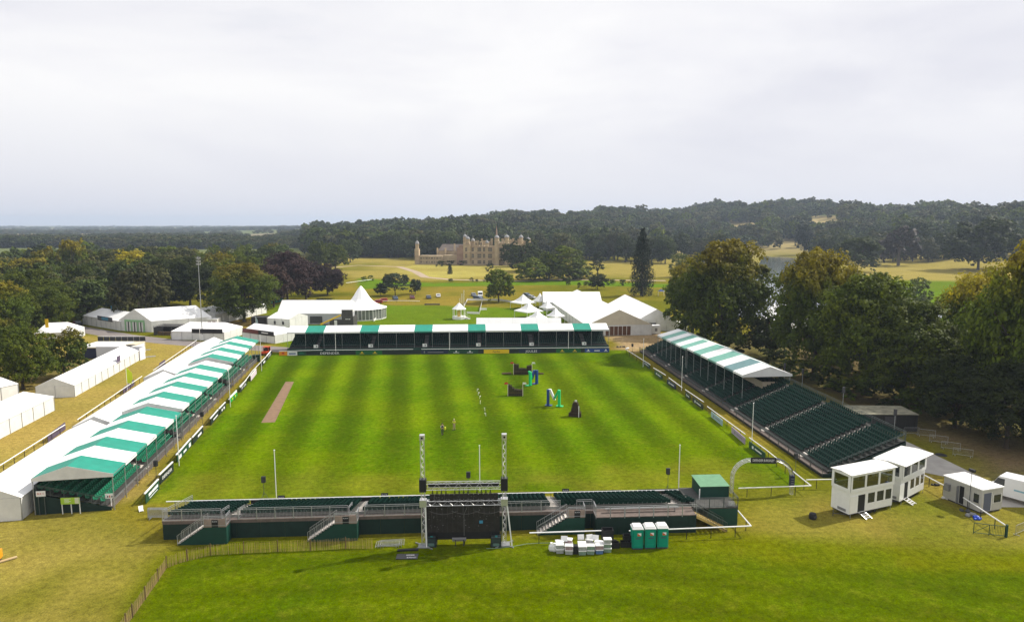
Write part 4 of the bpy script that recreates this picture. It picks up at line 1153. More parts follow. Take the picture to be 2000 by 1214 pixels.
# raised platform, end stair and green commentary box
pl = empty('viewing_platform', 'raised platform with railings behind the portable toilets', 'platform', NP(nx(1158), -1.55), nrz)
pw = nx(1350) - nx(1158)
x = 0
while x < pw - .1:
    x2 = min(x + 2.44, pw); boxes('skirt_panel', pl, M_DGREEN, (x + .01, 0, 0, x2 - .01, .05, DZ - .12)); x = x2
boxes('side_panel', pl, M_DGREEN, (0, .06, 0, .05, 1.5, DZ - .12), (pw - .05, .06, 0, pw, 1.5, DZ - .12))
boxes('deck', pl, M_PLY, (0, 0, DZ - .11, pw, 1.53, DZ - .03))
n = 7
for i in range(n): railing(pl, (pw * i / n + .02, .02, DZ - .2), (pw * (i + 1) / n - .02, .02, DZ - .2), 1.3, 2, 5)
railing(pl, (0.03, .05, DZ - .05), (0.03, 1.5, DZ - .05), 1.2, 1.2, .13, name='side_railing')
boxes('bench', pl, M_GREY, (1.2, 1.0, DZ + .35, 9.0, 1.3, DZ + .42), (1.5, 1.1, DZ - .03, 1.56, 1.2, DZ + .35), (8.6, 1.1, DZ - .03, 8.66, 1.2, DZ + .35))
es = empty('end_stair', 'yellow timber stair leading down from the platform beside the green box', 'staircase', NP(nx(1350) + .02, -1.6), nrz)
rl = nx(1408) - nx(1350)
b = MB(); b.bar((0, 0, DZ - .25), (rl, 0, .05), .06, .26); b.bar((0, 1.1, DZ - .25), (rl, 1.1, .05), .06, .26); b.build('stringer', pm('yellow timber', (.45, .32, .10), .8, .2, 2.0), es)
for i in range(10): boxes('tread', es, MATS['yellow timber'], (rl * i / 10, .06, DZ - .22 - i * .185, rl * i / 10 + .3, 1.06, DZ - .17 - i * .185))
for y in (-.06, 1.16):
    b = MB()
    for i in range(0, 19):
        x = rl * i / 18; z = (DZ - .1) * (1 - i / 18); b.tube((x, y, z), (x, y, z + 1.0), .014 if i % 6 else .03, 4)
    for h in (1.0, .15): b.bar((0, y, DZ - .1 + h), (rl, y, h), .045)
    b.build('stair_railing', M_DSTEEL, es)
cb = empty('commentary_cabin', 'dark green plywood cabin with pale green roof at the right end of the near stand', 'cabin', G(1383, 1027), nrz)
cwid = (G(1441, 1027) - G(1383, 1027)).x
CT = height_at(G(1441, 1027) + Vector((0, 2.7, 0)), 950); DK = -.35
boxes('lower_wall', cb, M_MGREEN, (0, 0, 0, cwid, .06, 1.95), (cwid - .06, .07, 0, cwid, 5.6, 1.95), (0, .07, 0, .06, 5.6, 1.95))
boxes('deck', cb, M_DECK, (-1.6, -.05, 1.96, cwid, 5.6, 2.07))
boxes('cabin_wall', cb, M_MGREEN, (0, 2.7, 2.08, cwid, 2.76, CT), (0, 2.77, 2.08, .06, 5.6, CT), (cwid - .06, 2.77, 2.08, cwid, 5.6, CT), (.07, 5.54, 2.08, cwid - .07, 5.6, CT - 1.0), (.07, 5.54, CT - .3, cwid - .07, 5.6, CT))
b = MB(); b.slab([(-.08, 2.6, CT + .05), (cwid + .08, 2.6, CT + .05), (cwid + .08, 5.75, CT + .22), (-.08, 5.75, CT + .22)], .05); b.build('roof', pm('dull green cabin roof', (.11, .25, .14), .6, .12, 1.5), cb)
for i in range(3): railing(cb, (-1.5 + i * (cwid + 1.5) / 3 + .02, 0, 2.08), (-1.5 + (i + 1) * (cwid + 1.5) / 3 - .02, 0, 2.08), 1.1, 2.5, .5, M_DSTEEL)
railing(cb, (cwid - .02, .05, 2.08), (cwid - .02, 2.6, 2.08), 1.1, 1.3, .5, M_DSTEEL)
boxes('notice', cb, pm('grey print', (.4, .4, .4), .6, .4, 8), (cwid - 1.0, .1, 2.10, cwid - .35, .14, 2.65))
MB().tube((-.25, 2.3, 2.08), (-.25, 2.3, CT - .1), .05, 6).build('vent_pipe', M_WHITE, cb)

# ---- white rails
def rail_fence(label, pts, h=1.15, post_step=2.6, base=True, name='rail_fence', grp='white running rails round the arena', r=.07):
    A = pts[0]; o = empty(name, label, 'fence', (A[0], A[1], 0), 0.0, grp)
    P = [Vector((p[0] - A[0], p[1] - A[1], 0)) for p in pts]
    for a, c in zip(P, P[1:]):
        L = (c - a).length; n = max(1, round(L / post_step))
        MB().tube(a + Vector((0, 0, h)), c + Vector((0, 0, h)), r, 7).build('top_rail', M_WHITE_RAIL, o)
        for i in range(n):
            q = a.lerp(c, (i + .35) / n)
            MB().bar(q, q + Vector((0, 0, h - .05)), .06).build('post', M_BLACK, o)
    return o
def g2(a, b): p = G(a, b); return (p.x, p.y)
rail_fence('white rail along the near touchline in front of the near grandstand', [g2(326, 998), g2(800, 986), g2(1020, 981), g2(1388, 973)])
rail_fence('white rail crossing under the arch between the green cabin and the corner post', [g2(1442, 971), g2(1583, 966)])
rail_fence('white rail running from the corner post towards the white cabins', [g2(1574, 954), g2(1632, 953)])
rail_fence('short white rail behind the plastic crates', [g2(1034, 1061), g2(1192, 1056)])
rail_fence('white rail behind and right of the portable toilets, turning at its corner', [g2(1228, 1057), g2(1466, 1047), g2(1440, 1016)])
rail_fence('white rail from the cabin path down to the site office', [g2(1805, 945), g2(1860, 975)])
rail_fence('white rail sloping down to the metal gate', [g2(1880, 990), g2(1961, 1045)])
rail_fence('white rail along the path behind the left hand white tents', [g2(-60, 962), g2(0, 926), g2(128, 843)])
rail_fence('white rail beside the path at the second white tent', [g2(152, 833), g2(278, 745)])
rail_fence('white rail beside the path at the third white tent', [g2(300, 733), g2(385, 672)])
rail_fence('white rail on the right touchline from the far corner', [g2(1221, 690), g2(1270, 722)])
rail_fence('right touchline rail opposite the second and third boards', [g2(1276, 728), g2(1300, 743)])
rail_fence('right touchline rail left of the flagpole by the fourth board', [g2(1306, 748), g2(1332, 768)])
rail_fence('right touchline rail before the roofed seats end', [g2(1338, 772), g2(1374, 797)])
rail_fence('right touchline rail over the pale blue and lilac boards', [g2(1381, 806), g2(1455, 862)])
rail_fence('right touchline rail running into the near corner', [g2(1463, 869), g2(1495, 893), g2(1583, 966)])
rail_fence('white rail kinked along the far half of the left touchline', [g2(447, 792), g2(463, 776)])
rail_fence('left touchline rail beyond the white board', [g2(470, 768), g2(493, 735), g2(528, 697)])
# boards on the two touchlines
def board(label, p, q, mat, h=.92, txt=None, tmat=M_PRINT_W, cap=True, side=1, prints=None):
    A, B = G(*p), G(*q)
    if side < 0: A, B = B, A
    o, L = frame('advertising_board', label, 'board', A, B, 'boards on the touchlines')
    boxes('panel', o, mat, (0, -.04, .06, L, .04, h))
    b = MB()
    for x in (.15, L - .15): b.bar((x, .05, 0), (x, .05, h), .05); b.bar((x, .06, h * .7), (x, .7, 0), .04)
    b.build('support', M_DGREY, o)
    if cap: boxes('cap_rail', o, M_WHITE_RAIL, (-.05, -.03, h + .12, L + .05, .14, h + .24))
    if txt: text(txt, .55, o, (L / 2, -.05, h * .52), (math.pi / 2, 0, 0), tmat, width=L * .72)
    elif prints:
        bb = MB()
        for a, c, lo, hi in prints: bb.box(L * a, -.052, h * lo, L * c, -.042, h * hi)
        bb.build('print', tmat, o)
    return o
# left: faces the arena (+X side)
board('green printed board nearest the camera on the left touchline', (285, 984), (311, 955), M_BOARD_G, 1.1, prints=[(.2, .42, .5, .8), (.45, .9, .5, .8), (.25, .85, .22, .3)])
board('black board lettered DEFENDER, second on the left touchline', (313, 946), (339, 920), M_BOARD_K, 1.1, 'DEFENDER')
board('green printed board by the near left flagpole', (346, 903), (374, 870), M_BOARD_G, prints=[(.12, .28, .2, .7), (.42, .62, .3, .6), (.8, .93, .2, .8)])
board('black printed board beyond the near left flagpole', (377, 868), (397, 845), M_BOARD_K, prints=[(.45, .8, .3, .65)])
board('dark board with a white word midway along the left touchline', (412, 830), (427, 812), M_BOARD_K, prints=[(.3, .85, .35, .6)])
board('dark board with small white marks left of the green one', (429, 810), (441, 797), M_BOARD_K, prints=[(.3, .45, .3, .7), (.6, .8, .3, .7)])
board('bright green board by the second left flagpole', (450, 787), (463, 773), M_BGREEN, tmat=M_YELLOW, prints=[(.25, .35, .3, .7), (.65, .75, .3, .7)])
board('dark board lettered DEFENDER beyond the bright green one', (469, 766), (482, 752), M_BOARD_K, txt='DEFENDER')
board('pale pink board on the left touchline', (490, 744), (501, 730), pm('pale pink board', (.62, .52, .58), .5))
board('dark board with a white mark near the far left corner', (512, 714), (519, 707), M_BOARD_K, prints=[(.3, .8, .3, .7)])
board('dark DEFENDER board in the far left corner', (522, 703), (530, 693), M_BOARD_K, txt='DEFENDER')
RBD = (('dark green board, first beyond the far right corner', (1257, 711), (1269, 721), M_BOARD_G), ('green board second along the right touchline', (1279, 731), (1293, 742), M_BOARD_G),
       ('navy board third along the right touchline', (1303, 749), (1320, 761), M_NAVY), ('small dark square board by the right flagpole', (1339, 774), (1348, 782), M_BOARD_K),
       ('long black board before the pale blue one', (1353, 785), (1373, 801), M_BOARD_K), ('pale blue board on the right touchline', (1389, 814), (1411, 832), M_LBLUE),
       ('lilac board on the right touchline', (1429, 845), (1455, 868), M_LILAC), ('dark green lettered board nearest the arch', (1463, 874), (1494, 898), M_BOARD_G))
for lb, p, q, m in RBD:
    board(lb, p, q, m, 1.0, cap=False, side=1, tmat=M_PRINT_W if m not in (M_LBLUE, M_LILAC) else M_GREY, prints=[(.2, .3, .3, .7), (.38, .8, .42, .62)])
# ------------------------------------------------------------------ tents and marquees
def gable_tent(label, A, B, w, eave=2.6, ridge=4.2, bay=3.2, name='marquee', cat='marquee', group=None, wall=None, endA=None, endB=None, roof=None, hipB=0.0, hipA=0.0, open_sides=()):
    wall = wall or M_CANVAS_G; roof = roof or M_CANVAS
    o, L = frame(name, label, cat, A, B, group)
    n = max(1, round(L / bay)); m = w / 2
    fr = MB()
    for i in range(n):
        a, b_ = L * i / n + .01, L * (i + 1) / n - .01
        ra, rb = max(a, hipA) , min(b_, L - hipB)
        for y0, y1, s in ((0, m, 0), (w, m, 1)):
            b = MB(); o0 = -.12 if s == 0 else .12
            q = [(a, y0 + o0, eave - .03), (b_, y0 + o0, eave - .03), (rb if i == n - 1 else b_, y1, ridge), (ra if i == 0 else a, y1, ridge)]
            if s: q = q[::-1]
            b.slab(q, .05); b.build('roof_panel', roof, o)
            if s == 0 and 'front' in open_sides: continue
            yy = (0, .04) if s == 0 else (w - .04, w)
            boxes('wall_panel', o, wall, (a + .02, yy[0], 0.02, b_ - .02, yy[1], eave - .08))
    for i in range(n + 1):
        x = min(max(L * i / n, .05), L - .05)
        fr.bar((x, -.03, 0), (x, -.03, eave), .08); fr.bar((x, w + .03, 0), (x, w + .03, eave), .08)
    fr.bar((0, -.02, eave - .07), (L, -.02, eave - .07), .08)
    fr.build('frame', M_STEEL, o)
    for x, hip, e in ((0, hipA, endA), (L, hipB, endB)):
        s = -1 if x == 0 else 1
        k = max(1, round(w / 3.2))
        for j in range(k):
            boxes('end_wall_panel', o, wall, (x + s * .02 - .02, w * j / k + .03, .02, x + s * .02 + .02, w * (j + 1) / k - .03, eave - .05))
        b = MB(); xr = x - s * hip
        pts = [(x, -.12, eave - .03), (x, w + .12, eave - .03), (xr, m, ridge)]
        if s > 0: pts = pts
        else: pts = pts[::-1]
        b.slab([(p[0] + s * .012, p[1], p[2]) for p in pts], .04)
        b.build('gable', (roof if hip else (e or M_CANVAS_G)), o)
    return o, L
def LW(x, y): return LA + ldir * x + Vector((-ldir.y, ldir.x, 0)) * y
gable_tent('nearest of three long white tents tucked behind the left grandstands', LW(-1.8, 8.75), LW(23.8, 8.75), 6.1, 2.6, 4.0, group='long white tents behind the left grandstands', endA=M_CANVAS_G)
gable_tent('middle one of three long white tents behind the left grandstands', LW(24.8, 8.75), LW(55.6, 8.75), 5.9, 2.8, 4.2, group='long white tents behind the left grandstands')
gable_tent('farthest of three long white tents behind the left grandstands', LW(57.0, 8.75), LW(95.0, 8.75), 7.0, 2.8, 4.3, group='long white tents behind the left grandstands')
ta, tl = gable_tent('long white tent in the dry field below the two dark trees', G(146, 775), G(273, 703), 6.4, 2.25, 3.7)
boxes('sign_panel', ta, pm('plum sign', (.09, .07, .12), .6), (tl * .60, -.09, 2.0, tl * .60 + 2.0, -.05, 3.5))
v = (G(107, 800) - G(0, 856)).normalized()
gable_tent('white tent at the left edge below the long field tent', G(0, 857) - v * 14, G(107, 801), 7.0, 2.5, 4.0, hipB=2.2)
gable_tent('small white tent at the left edge under the bushy tree', G(-70, 800), G(38, 775), 5.5, 2.6, 4.0, hipB=1.5)
td, tl = gable_tent('white tent with a dark blue banner beside the park road', G(162, 633), G(237, 646), 9.5, 2.9, 5.0, hipA=3)
boxes('banner', td, M_DGREY, (tl * .42, -.1, 2.3, tl * .80, -.05, 3.6)); boxes('banner_print', td, pm('cyan print', (.05, .25, .40), .5), (tl * .53, -.115, 2.5, tl * .70, -.105, 3.4))
for x in (.34, .50): boxes('top_flag', td, MATS['cyan print'] if x < .4 else M_WHITE, (tl * x, 5, 4.9, tl * x + .5, 5.04, 6.0))
A = Vector((-107, 200, 0)); u8 = Vector((.80, .60, 0))
# gable faces the road: its own frame, ridge running back and right
te = empty('marquee', 'large marquee with a green framed entrance in its grey gable, by the park road', 'marquee', Vector((-118, 203, 0)), math.atan2(-3, 11))
wE = 11.6; sh = Vector((13.8, 9.6, 0)); sh.rotate(Matrix.Rotation(-te.rotation_euler.z, 3, 'Z'))
def epos(t, y, z): return (t * wE + sh.x * y, sh.y * y, z)
for i in range(5):
    a, c = i / 5 + .002, (i + 1) / 5 - .002
    for t0, s in ((0, 0), (1, 1)):
        q = [epos(t0, a, 3.3), epos(t0, c, 3.3), epos(.5, c, 6.7), epos(.5, a, 6.7)]
        b = MB(); b.slab(q if s else q[::-1], -.05 if False else .05); b.build('roof_panel', M_CANVAS, te)
        q = [epos(t0, a, 0), epos(t0, c, 0), epos(t0, c, 3.25), epos(t0, a, 3.25)]; b = MB(); b.slab(q, .05); b.build('wall_panel', M_CANVAS_G, te)
b = MB(); b.slab([(0, -.02, 0), (wE, -.02, 0), (wE, -.02, 3.3), (wE / 2, -.02, 6.7), (0, -.02, 3.3)], -.05); b.build('gable_wall', M_CANVAS_G, te)
b = MB(); b.slab([epos(0, 1, 0), epos(1, 1, 0), epos(1, 1, 3.3), epos(.5, 1, 6.7), epos(0, 1, 3.3)], .05); b.build('gable_wall', M_CANVAS_G, te)
mgf = pm('pale green frame', (.25, .46, .25), .6)
boxes('entrance_frame', te, mgf, (2.2, -.30, 0, 2.6, -.09, 2.9), (8.9, -.30, 0, 9.3, -.09, 2.9), (2.2, -.32, 2.91, 9.3, -.09, 3.5), (4.4, -.28, 0, 4.8, -.1, 2.9), (6.7, -.28, 0, 7.1, -.1, 2.9))
for k, x in enumerate((2.7, 4.9, 7.2)):
    boxes('doorway', te, M_DGREY, (x, -.14, 0, x + 1.6, -.10, 2.9)); boxes('curtain', te, M_CANVAS_G, (x + .05, -.22, 0, x + .55, -.16, 2.88)); boxes('curtain', te, M_CANVAS_G, (x + 1.05, -.22, 0, x + 1.55, -.16, 2.88))
an = empty('pergola', 'dark open pergola stall built against the green framed marquee', 'stall', G(300, 655), -.1)
boxes('roof_bars', an, M_GREY, *[(0, .1 + i * 1.1, 2.7, 8.2, .25 + i * 1.1, 2.8) for i in range(5)]); boxes('back_wall', an, M_BLACK, (0, 4.9, 0, 8.2, 5.0, 2.6), (0, .1, 0, .1, 4.85, 2.4))
post_row(an, (.1, 2.8, 5.5, 8.1), .15, 0, 2.7, r=.06, mat=M_DGREY)
boxes('counter', an, M_WOOD_D, (.8, .8, 0, 6.8, 1.5, 1.0)); boxes('planter', an, M_CREAM, (6.2, -1.6, 0, 8.6, -1.2, .9))
tf, tl = gable_tent('white tent with a long black sign, in front of the floodlight mast', G(335, 663), G(438, 665), 10.5, 2.4, 4.3, hipA=2.5, hipB=2.5)
boxes('sign_board', tf, M_BLACK, (tl * .40, -.16, 2.0, tl * .98, -.10, 3.2))
tg, tl = gable_tent('white tent with a maroon and black sign nearest the far left corner of the arena', G(474, 662), G(537, 671), 8.2, 2.4, 4.0, hipB=1.5)
boxes('sign_board', tg, M_MAROON, (.3, -.16, 2.0, tl * .52, -.10, 3.2)); boxes('sign_board', tg, M_BLACK, (tl * .52 + .01, -.16, 2.0, tl * .99, -.10, 3.2)); boxes('sign_print', tg, M_PRINT_W, (tl * .62, -.18, 2.5, tl * .82, -.165, 2.75))
th, tl = gable_tent('small white tent with two little round windows left of the peaked marquee', G(523, 646), G(566, 649), 8.5, 4.0, 5.2, bay=3)
for x in (.3, .68): boxes('window', th, M_DGREY, (tl * x, -.08, 2.2, tl * x + .7, -.05, 3.2))
ti, tl = gable_tent('long white tent behind the brown tinged oak', G(422, 634), G(521, 611), 9, 3.2, 5.4)
cbn = empty('cabin', 'little white cabin with two dark red windows beside the big gabled tent', 'cabin', G(403, 640), .05)
boxes('wall', cbn, M_WHITE, (0, 0, .1, 3.4, 3.0, 2.6)); boxes('roof', cbn, M_WHITE, (-.08, -.08, 2.605, 3.48, 3.08, 2.72))
for x in (.5, 1.9): boxes('window', cbn, M_MAROON, (x, -.03, 1.1, x + 1.0, -.005, 2.1))
st_ = empty('stall', 'black box shaped stall between the oak and the small white tent', 'stall', G(491, 636), .05)
boxes('wall', st_, M_BLACK, (0, 0, 0, 4.6, .06, 2.6), (4.54, .07, 0, 4.6, 4, 2.6), (0, .07, 0, .06, 4, 2.6)); boxes('roof', st_, M_DGREY, (-.1, -.1, 2.61, 4.7, 4.1, 2.72))
# white building with slatted top and yellow flagged tents, left
wb = empty('stand_building', 'flat roofed white exhibition unit with a long white screen wall, behind the long field tent', 'exhibition unit', G(189, 700), .0)
sc_ = scale_at(G(189, 700)); W_ = (G(273, 704) - G(189, 700)).x
boxes('screen_wall', wb, pm('white boarding', (.66, .66, .70), .6, .05, .5), (0, 0, 0, W_, .12, 2.9), (W_ - .12, -2.2, 0, W_, -.01, 2.9))
boxes('roof', wb, M_CANVAS, (-4.6, .5, 2.5, W_ * .42, 8.5, 2.75)); boxes('dark_wall', wb, M_NAVY, (-3.6, .3, 0, -.05, .4, 2.45)); boxes('cream_roof', wb, M_CREAM, (W_ * .43, 4.0, 2.5, W_ * .62, 8.5, 2.75))
boxes('wall', wb, M_WHITE, (-4.5, 8.3, 0, W_ * .62, 8.4, 2.48), (W_ * .6, .5, 0, W_ * .61, 8.29, 2.48))
boxes('balustrade', wb, M_BLACK, *[(-4.6 + i * 1.5, 8.44, 2.8, -3.2 + i * 1.5, 8.5, 3.9) for i in range(8)]); boxes('balustrade_rail', wb, M_WHITE, (-4.6, 8.42, 3.92, 7.3, 8.52, 4.0))
tw_, tl = gable_tent('white tent with yellow signs half hidden by the dark trees', G(68, 668), G(150, 664), 9, 2.4, 4.6, hipB=3, hipA=2)
boxes('yellow_sign', tw_, M_YELLOW, (.6, -.2, 1.2, 2.8, -.12, 2.4)); boxes('yellow_flag', tw_, M_YELLOW, (2.2, 2.0, 3.6, 3.0, 2.05, 6.0))
# marquee with the concave peak
tj, tl = gable_tent('long white marquee with a tall concave peak beyond the far grandstand', G(542, 633), G(684, 633), 10.5, 3.5, 7.2, bay=4.6, wall=pm('grey marquee wall', (.42, .42, .45), .6, .05, 1.0))
boxes('opening', tj, M_DGREY, (tl * .08, -.12, 0, tl * .19, -.08, 3.1)); boxes('opening', tj, M_DGREY, (tl * .45, -.12, .4, tl * .62, -.08, 2.6))
pc = G(690, 627); pcx = Vector((-55.5 + 4.0, 223.5, 0)) ; pcx = Vector((pc.x + 1.0, pc.y + 8.2, 0))
pr = 8.6; prof = []
for k in range(9):
    t_ = k / 8; prof.append((pr * (1 - t_) ** 1.0 * (1 - .30 * math.sin(math.pi * t_)) + .12, 3.6 + 7.4 * (t_ ** 1.25)))
loc = tj.matrix_basis if False else None
def to_local(o, p):
    d = Vector(p) - o.location; d.rotate(Matrix.Rotation(-o.rotation_euler.z, 3, 'Z')); return d
c = to_local(tj, pcx)
b = MB(); b.lathe(prof, 14, (c.x, c.y)); b.build('peaked_roof', M_CANVAS, tj)
for i in range(14):
    a0, a1 = 2 * math.pi * i / 14, 2 * math.pi * (i + 1) / 14
    p0 = Vector((c.x + pr * .97 * math.cos(a0), c.y + pr * .97 * math.sin(a0), 0)); p1 = Vector((c.x + pr * .97 * math.cos(a1), c.y + pr * .97 * math.sin(a1), 0))
    b = MB(); b.slab([p0 + Vector((0, 0, .3)), p1 + Vector((0, 0, .3)), p1 + Vector((0, 0, 3.45)), p0 + Vector((0, 0, 3.45))], .04); b.build('window', pm('pale reflecting glass', (.16, .17, .16), .15, .3, .5), tj)
    b = MB()
    for t_ in (0, .33, .66): q = p0.lerp(p1, t_) * 1.0; b.bar((q.x, q.y, .0), (q.x, q.y, 3.6), .16)
    b.bar(p0 + Vector((0, 0, .15)), p1 + Vector((0, 0, .15)), .1, .3); b.build('window_frame', M_WHITE, tj)
# dark tower block and telehandler
dt = empty('dark_booth', 'dark grey screen tower with a little white writing, beside the peaked marquee', 'booth', G(668, 640), -.05)
boxes('tower', dt, pm('charcoal cladding', (.06, .056, .055), .7, .2, .8), (0, 0, 0, 3.4, .4, 5.6)); boxes('side_wall', dt, MATS['charcoal cladding'], (3.42, .05, 0, 3.6, 4.4, 3.6), (-3.9, .1, 0, -.02, .3, 2.6)); boxes('print', dt, M_PRINT_W, *[(1.2 + i * .55, -.03, 2.6, 1.55 + i * .55, -.005, 2.85) for i in range(3)]); boxes('door', dt, M_WHITE, (-2.4, .02, 0, -1.5, .09, 2.3))
tele = empty('telehandler', 'telehandler raising a long yellow boom behind the far grandstand', 'telehandler', G(640, 648), .15)
boxes('chassis', tele, M_YELLOW, (-2.2, -.9, .7, 2.0, .9, 1.3)); boxes('cab', tele, M_DGREY, (-.9, -.95, 1.31, .4, -.1, 2.5)); b = MB(); b.bar((-2.0, .35, 2.3), (3.9, .35, 4.9), .42, .42); b.build('boom', M_YELLOW, tele)
b = MB(); b.bar((3.92, .35, 4.91), (4.7, .35, 4.4), .2); b.bar((4.4, -.3, 4.2), (5.3, -.3, 4.1), .1); b.bar((4.4, 1.0, 4.2), (5.3, 1.0, 4.1), .1); b.build('fork', M_DGREY, tele)
wm = MB().tube((0, -.2, 0), (0, .2, 0), .55, 12).mesh('wheel', M_RUBBER)
for x in (-1.5, 1.4):
    for y in (-1.05, 1.05): put('wheel', wm, tele, loc=(x, y, .55))
# big marquees to the right
d1 = Vector((-.11, .994, 0)).normalized()
K0 = Vector((40.4, 195.0, 0))
tk, tl = gable_tent('largest white marquee, its cream gable with brown glazed doors facing the arena', K0, K0 + d1 * 60, 19.2, 3.1, 7.5, bay=4.8, endA=M_CREAM)
for i in range(6): boxes('door', tk, pm('brown glazed door', (.12, .055, .03), .3, .1, 1.0), (-.12, 6.3 + i * 1.25, .12, -.07, 7.4 + i * 1.25, 2.7))
boxes('door_frame', tk, M_WHITE, (-.10, 6.1, 2.75, -.06, 14.0, 2.95), *[(-.13, 6.15 + i * 1.25, 0, -.06, 6.27 + i * 1.25, 2.75) for i in range(7)])
gable_tent('white marquee crossing behind the largest one', Vector((11.6, 250, 0)), Vector((33.2, 250, 0)), 15, 3.2, 6.3, bay=4.8)
L0 = G(1321, 646); d2 = Vector((-.06, .998, 0)).normalized()
tL, tl = gable_tent('white marquee with a grey gable, right of the largest marquee', L0, L0 + d2 * 43, 12.0, 3.3, 6.6, bay=4.8)
boxes('door', tL, M_GREY, (-.12, 6.2, 0, -.07, 8.4, 2.6)); boxes('door_leaf', tL, M_GLASS, (-.15, 6.4, .2, -.125, 7.2, 2.4), (-.15, 7.4, .2, -.125, 8.2, 2.4))
for lb, x, y, w, h in (('little white cubicle between the two big gables', 1274, 652, 2.4, 2.3), ('low white unit right of the grey gable', 1309, 645, 3.0, 2.4), ('second low white unit beside the golden lime', 1327, 645, 2.4, 2.2)):
    o = empty('cubicle', lb, 'cabin', G(x, y), 0); boxes('wall', o, M_WHITE, (0, 0, .05, w, 2.4, h)); boxes('roof', o, M_CANVAS, (-.06, -.06, h + .005, w + .06, 2.46, h + .14)); boxes('window', o, M_GREY, (w * .3, -.03, h * .35, w * .6, -.004, h * .75))
ft_, _l = gable_tent('long low white tent showing just above the far grandstand roof', Vector((-9.8, 184, 0)), Vector((13.5, 184, 0)), 5.0, 3.6, 6.2)
def pagoda(label, pk, ex0, ex1, ey, ez=2.5):
    c = G((ex0 + ex1) / 2, ey, ez); w = (ex1 - ex0) / scale_at(c) * .74
    o = empty('pagoda_tent', label, 'pagoda tent', Vector((c.x, c.y + w * .55, 0)), math.radians(38), 'pagoda tents before the largest marquee')
    hp = height_at(Vector((c.x, c.y + w * .55, 0)), pk[1]); h = w / 2
    prof = [(1, 0), (.62, .22), (.34, .50), (.13, .80), (.0, 1.0)]
    for s in range(4):
        b = MB(); R4 = Matrix.Rotation(s * math.pi / 2, 3, 'Z')
        vs = []
        for r, t_ in prof: vs += [R4 @ Vector((-h * r, -h * r, ez + (hp - ez) * t_)), R4 @ Vector((h * r, -h * r, ez + (hp - ez) * t_))]
        b.add(vs, [(2 * k, 2 * k + 1, 2 * k + 3, 2 * k + 2) for k in range(4)])
        v2 = [R4 @ Vector((-h, -h, ez)), R4 @ Vector((h, -h, ez)), R4 @ Vector((h, -h, ez - .3)), R4 @ Vector((-h, -h, ez - .3))]; b.add(v2, [(3, 2, 1, 0)])
        b.build('roof_panel', M_CANVAS, o)
    for x, y in ((-1, -1), (1, -1), (1, 1), (-1, 1)): boxes('leg', o, M_WHITE, (x * h * .97 - .05, y * h * .97 - .05, 0, x * h * .97 + .05, y * h * .97 + .05, ez - .05))
pagoda('pagoda tent farthest left, with its open corner towards the lawn', (1022, 574), 997, 1047, 592)
pagoda('pagoda tent second in the left row', (1034, 590), 1005, 1061, 609)
pagoda('pagoda tent nearest the far grandstand roof', (1050, 606), 1021, 1080, 626)
pagoda('small pagoda tent farthest back in the right row', (1054, 572), 1041, 1069, 588)
pagoda('small pagoda tent in the middle of the right row', (1068, 585), 1054, 1085, 601)
pagoda('small pagoda tent nearest in the right row, against the big marquee', (1084, 600), 1068, 1104, 618)
# bandstand
bs_ = empty('bandstand', 'little white round bandstand with a conical roof on the mown lawn', 'bandstand', G(896, 624) + Vector((0, 2.0, 0)), 0)
MB().lathe([(2.3, 0), (2.3, .9), (2.2, .9)], 10).build('base', M_WHITE, bs_); MB().lathe([(2.45, 3.4), (1.2, 4.4), (.05, 5.5)], 10).build('roof', M_CANVAS, bs_)
for i in range(10):
    a = 2 * math.pi * i / 10; MB().tube((2.1 * math.cos(a), 2.1 * math.sin(a), .9), (2.1 * math.cos(a), 2.1 * math.sin(a), 3.4), .07, 6).build('column', M_WHITE, bs_)
boxes('yellow_panel', bs_, pm('straw panel', (.6, .42, .10), .6), (-.5, -1.2, .92, .5, -1.1, 3.0))
boxes('steps', bs_, M_WHITE, (2.35, -1.2, 0, 2.75, -.2, .75), (2.76, -1.2, 0, 3.2, -.2, .5), (3.21, -1.2, 0, 3.65, -.2, .25)); b = MB(); b.bar((2.3, -1.25, 1.7), (3.8, -1.25, .9), .08); b.bar((3.75, -1.25, 0), (3.75, -1.25, .9), .08); b.build('handrail', M_WHITE, bs_)
tt = G(897, 604)
for i, (x, tp) in enumerate(((894, 592), (898, 582), (902, 573), (906, 566))):
    p = G(x, 606 - i * 3); o = empty('lattice_mast', 'tallest thin white lattice mast behind the bandstand' if i == 3 else 'thin white lattice mast, %s of four behind the bandstand' % ('first', 'second', 'third')[i], 'mast', p, .3, 'thin masts behind the bandstand')
    h = height_at(p, tp); b = MB()
    for x_, y_ in ((-.2, -.2), (.2, -.2), (0, .2)): b.tube((x_, y_, 0), (x_, y_, h), .035, 4)
    b.build('mast_legs', M_WHITE, o)['kind'] = 'stuff'
    b = MB()
    for k in range(int(h / .6)): b.bar((-.2, -.2, k * .6), (.2, -.2, k * .6 + .6), .03)
    b.build('bracing', M_WHITE, o)['kind'] = 'stuff'
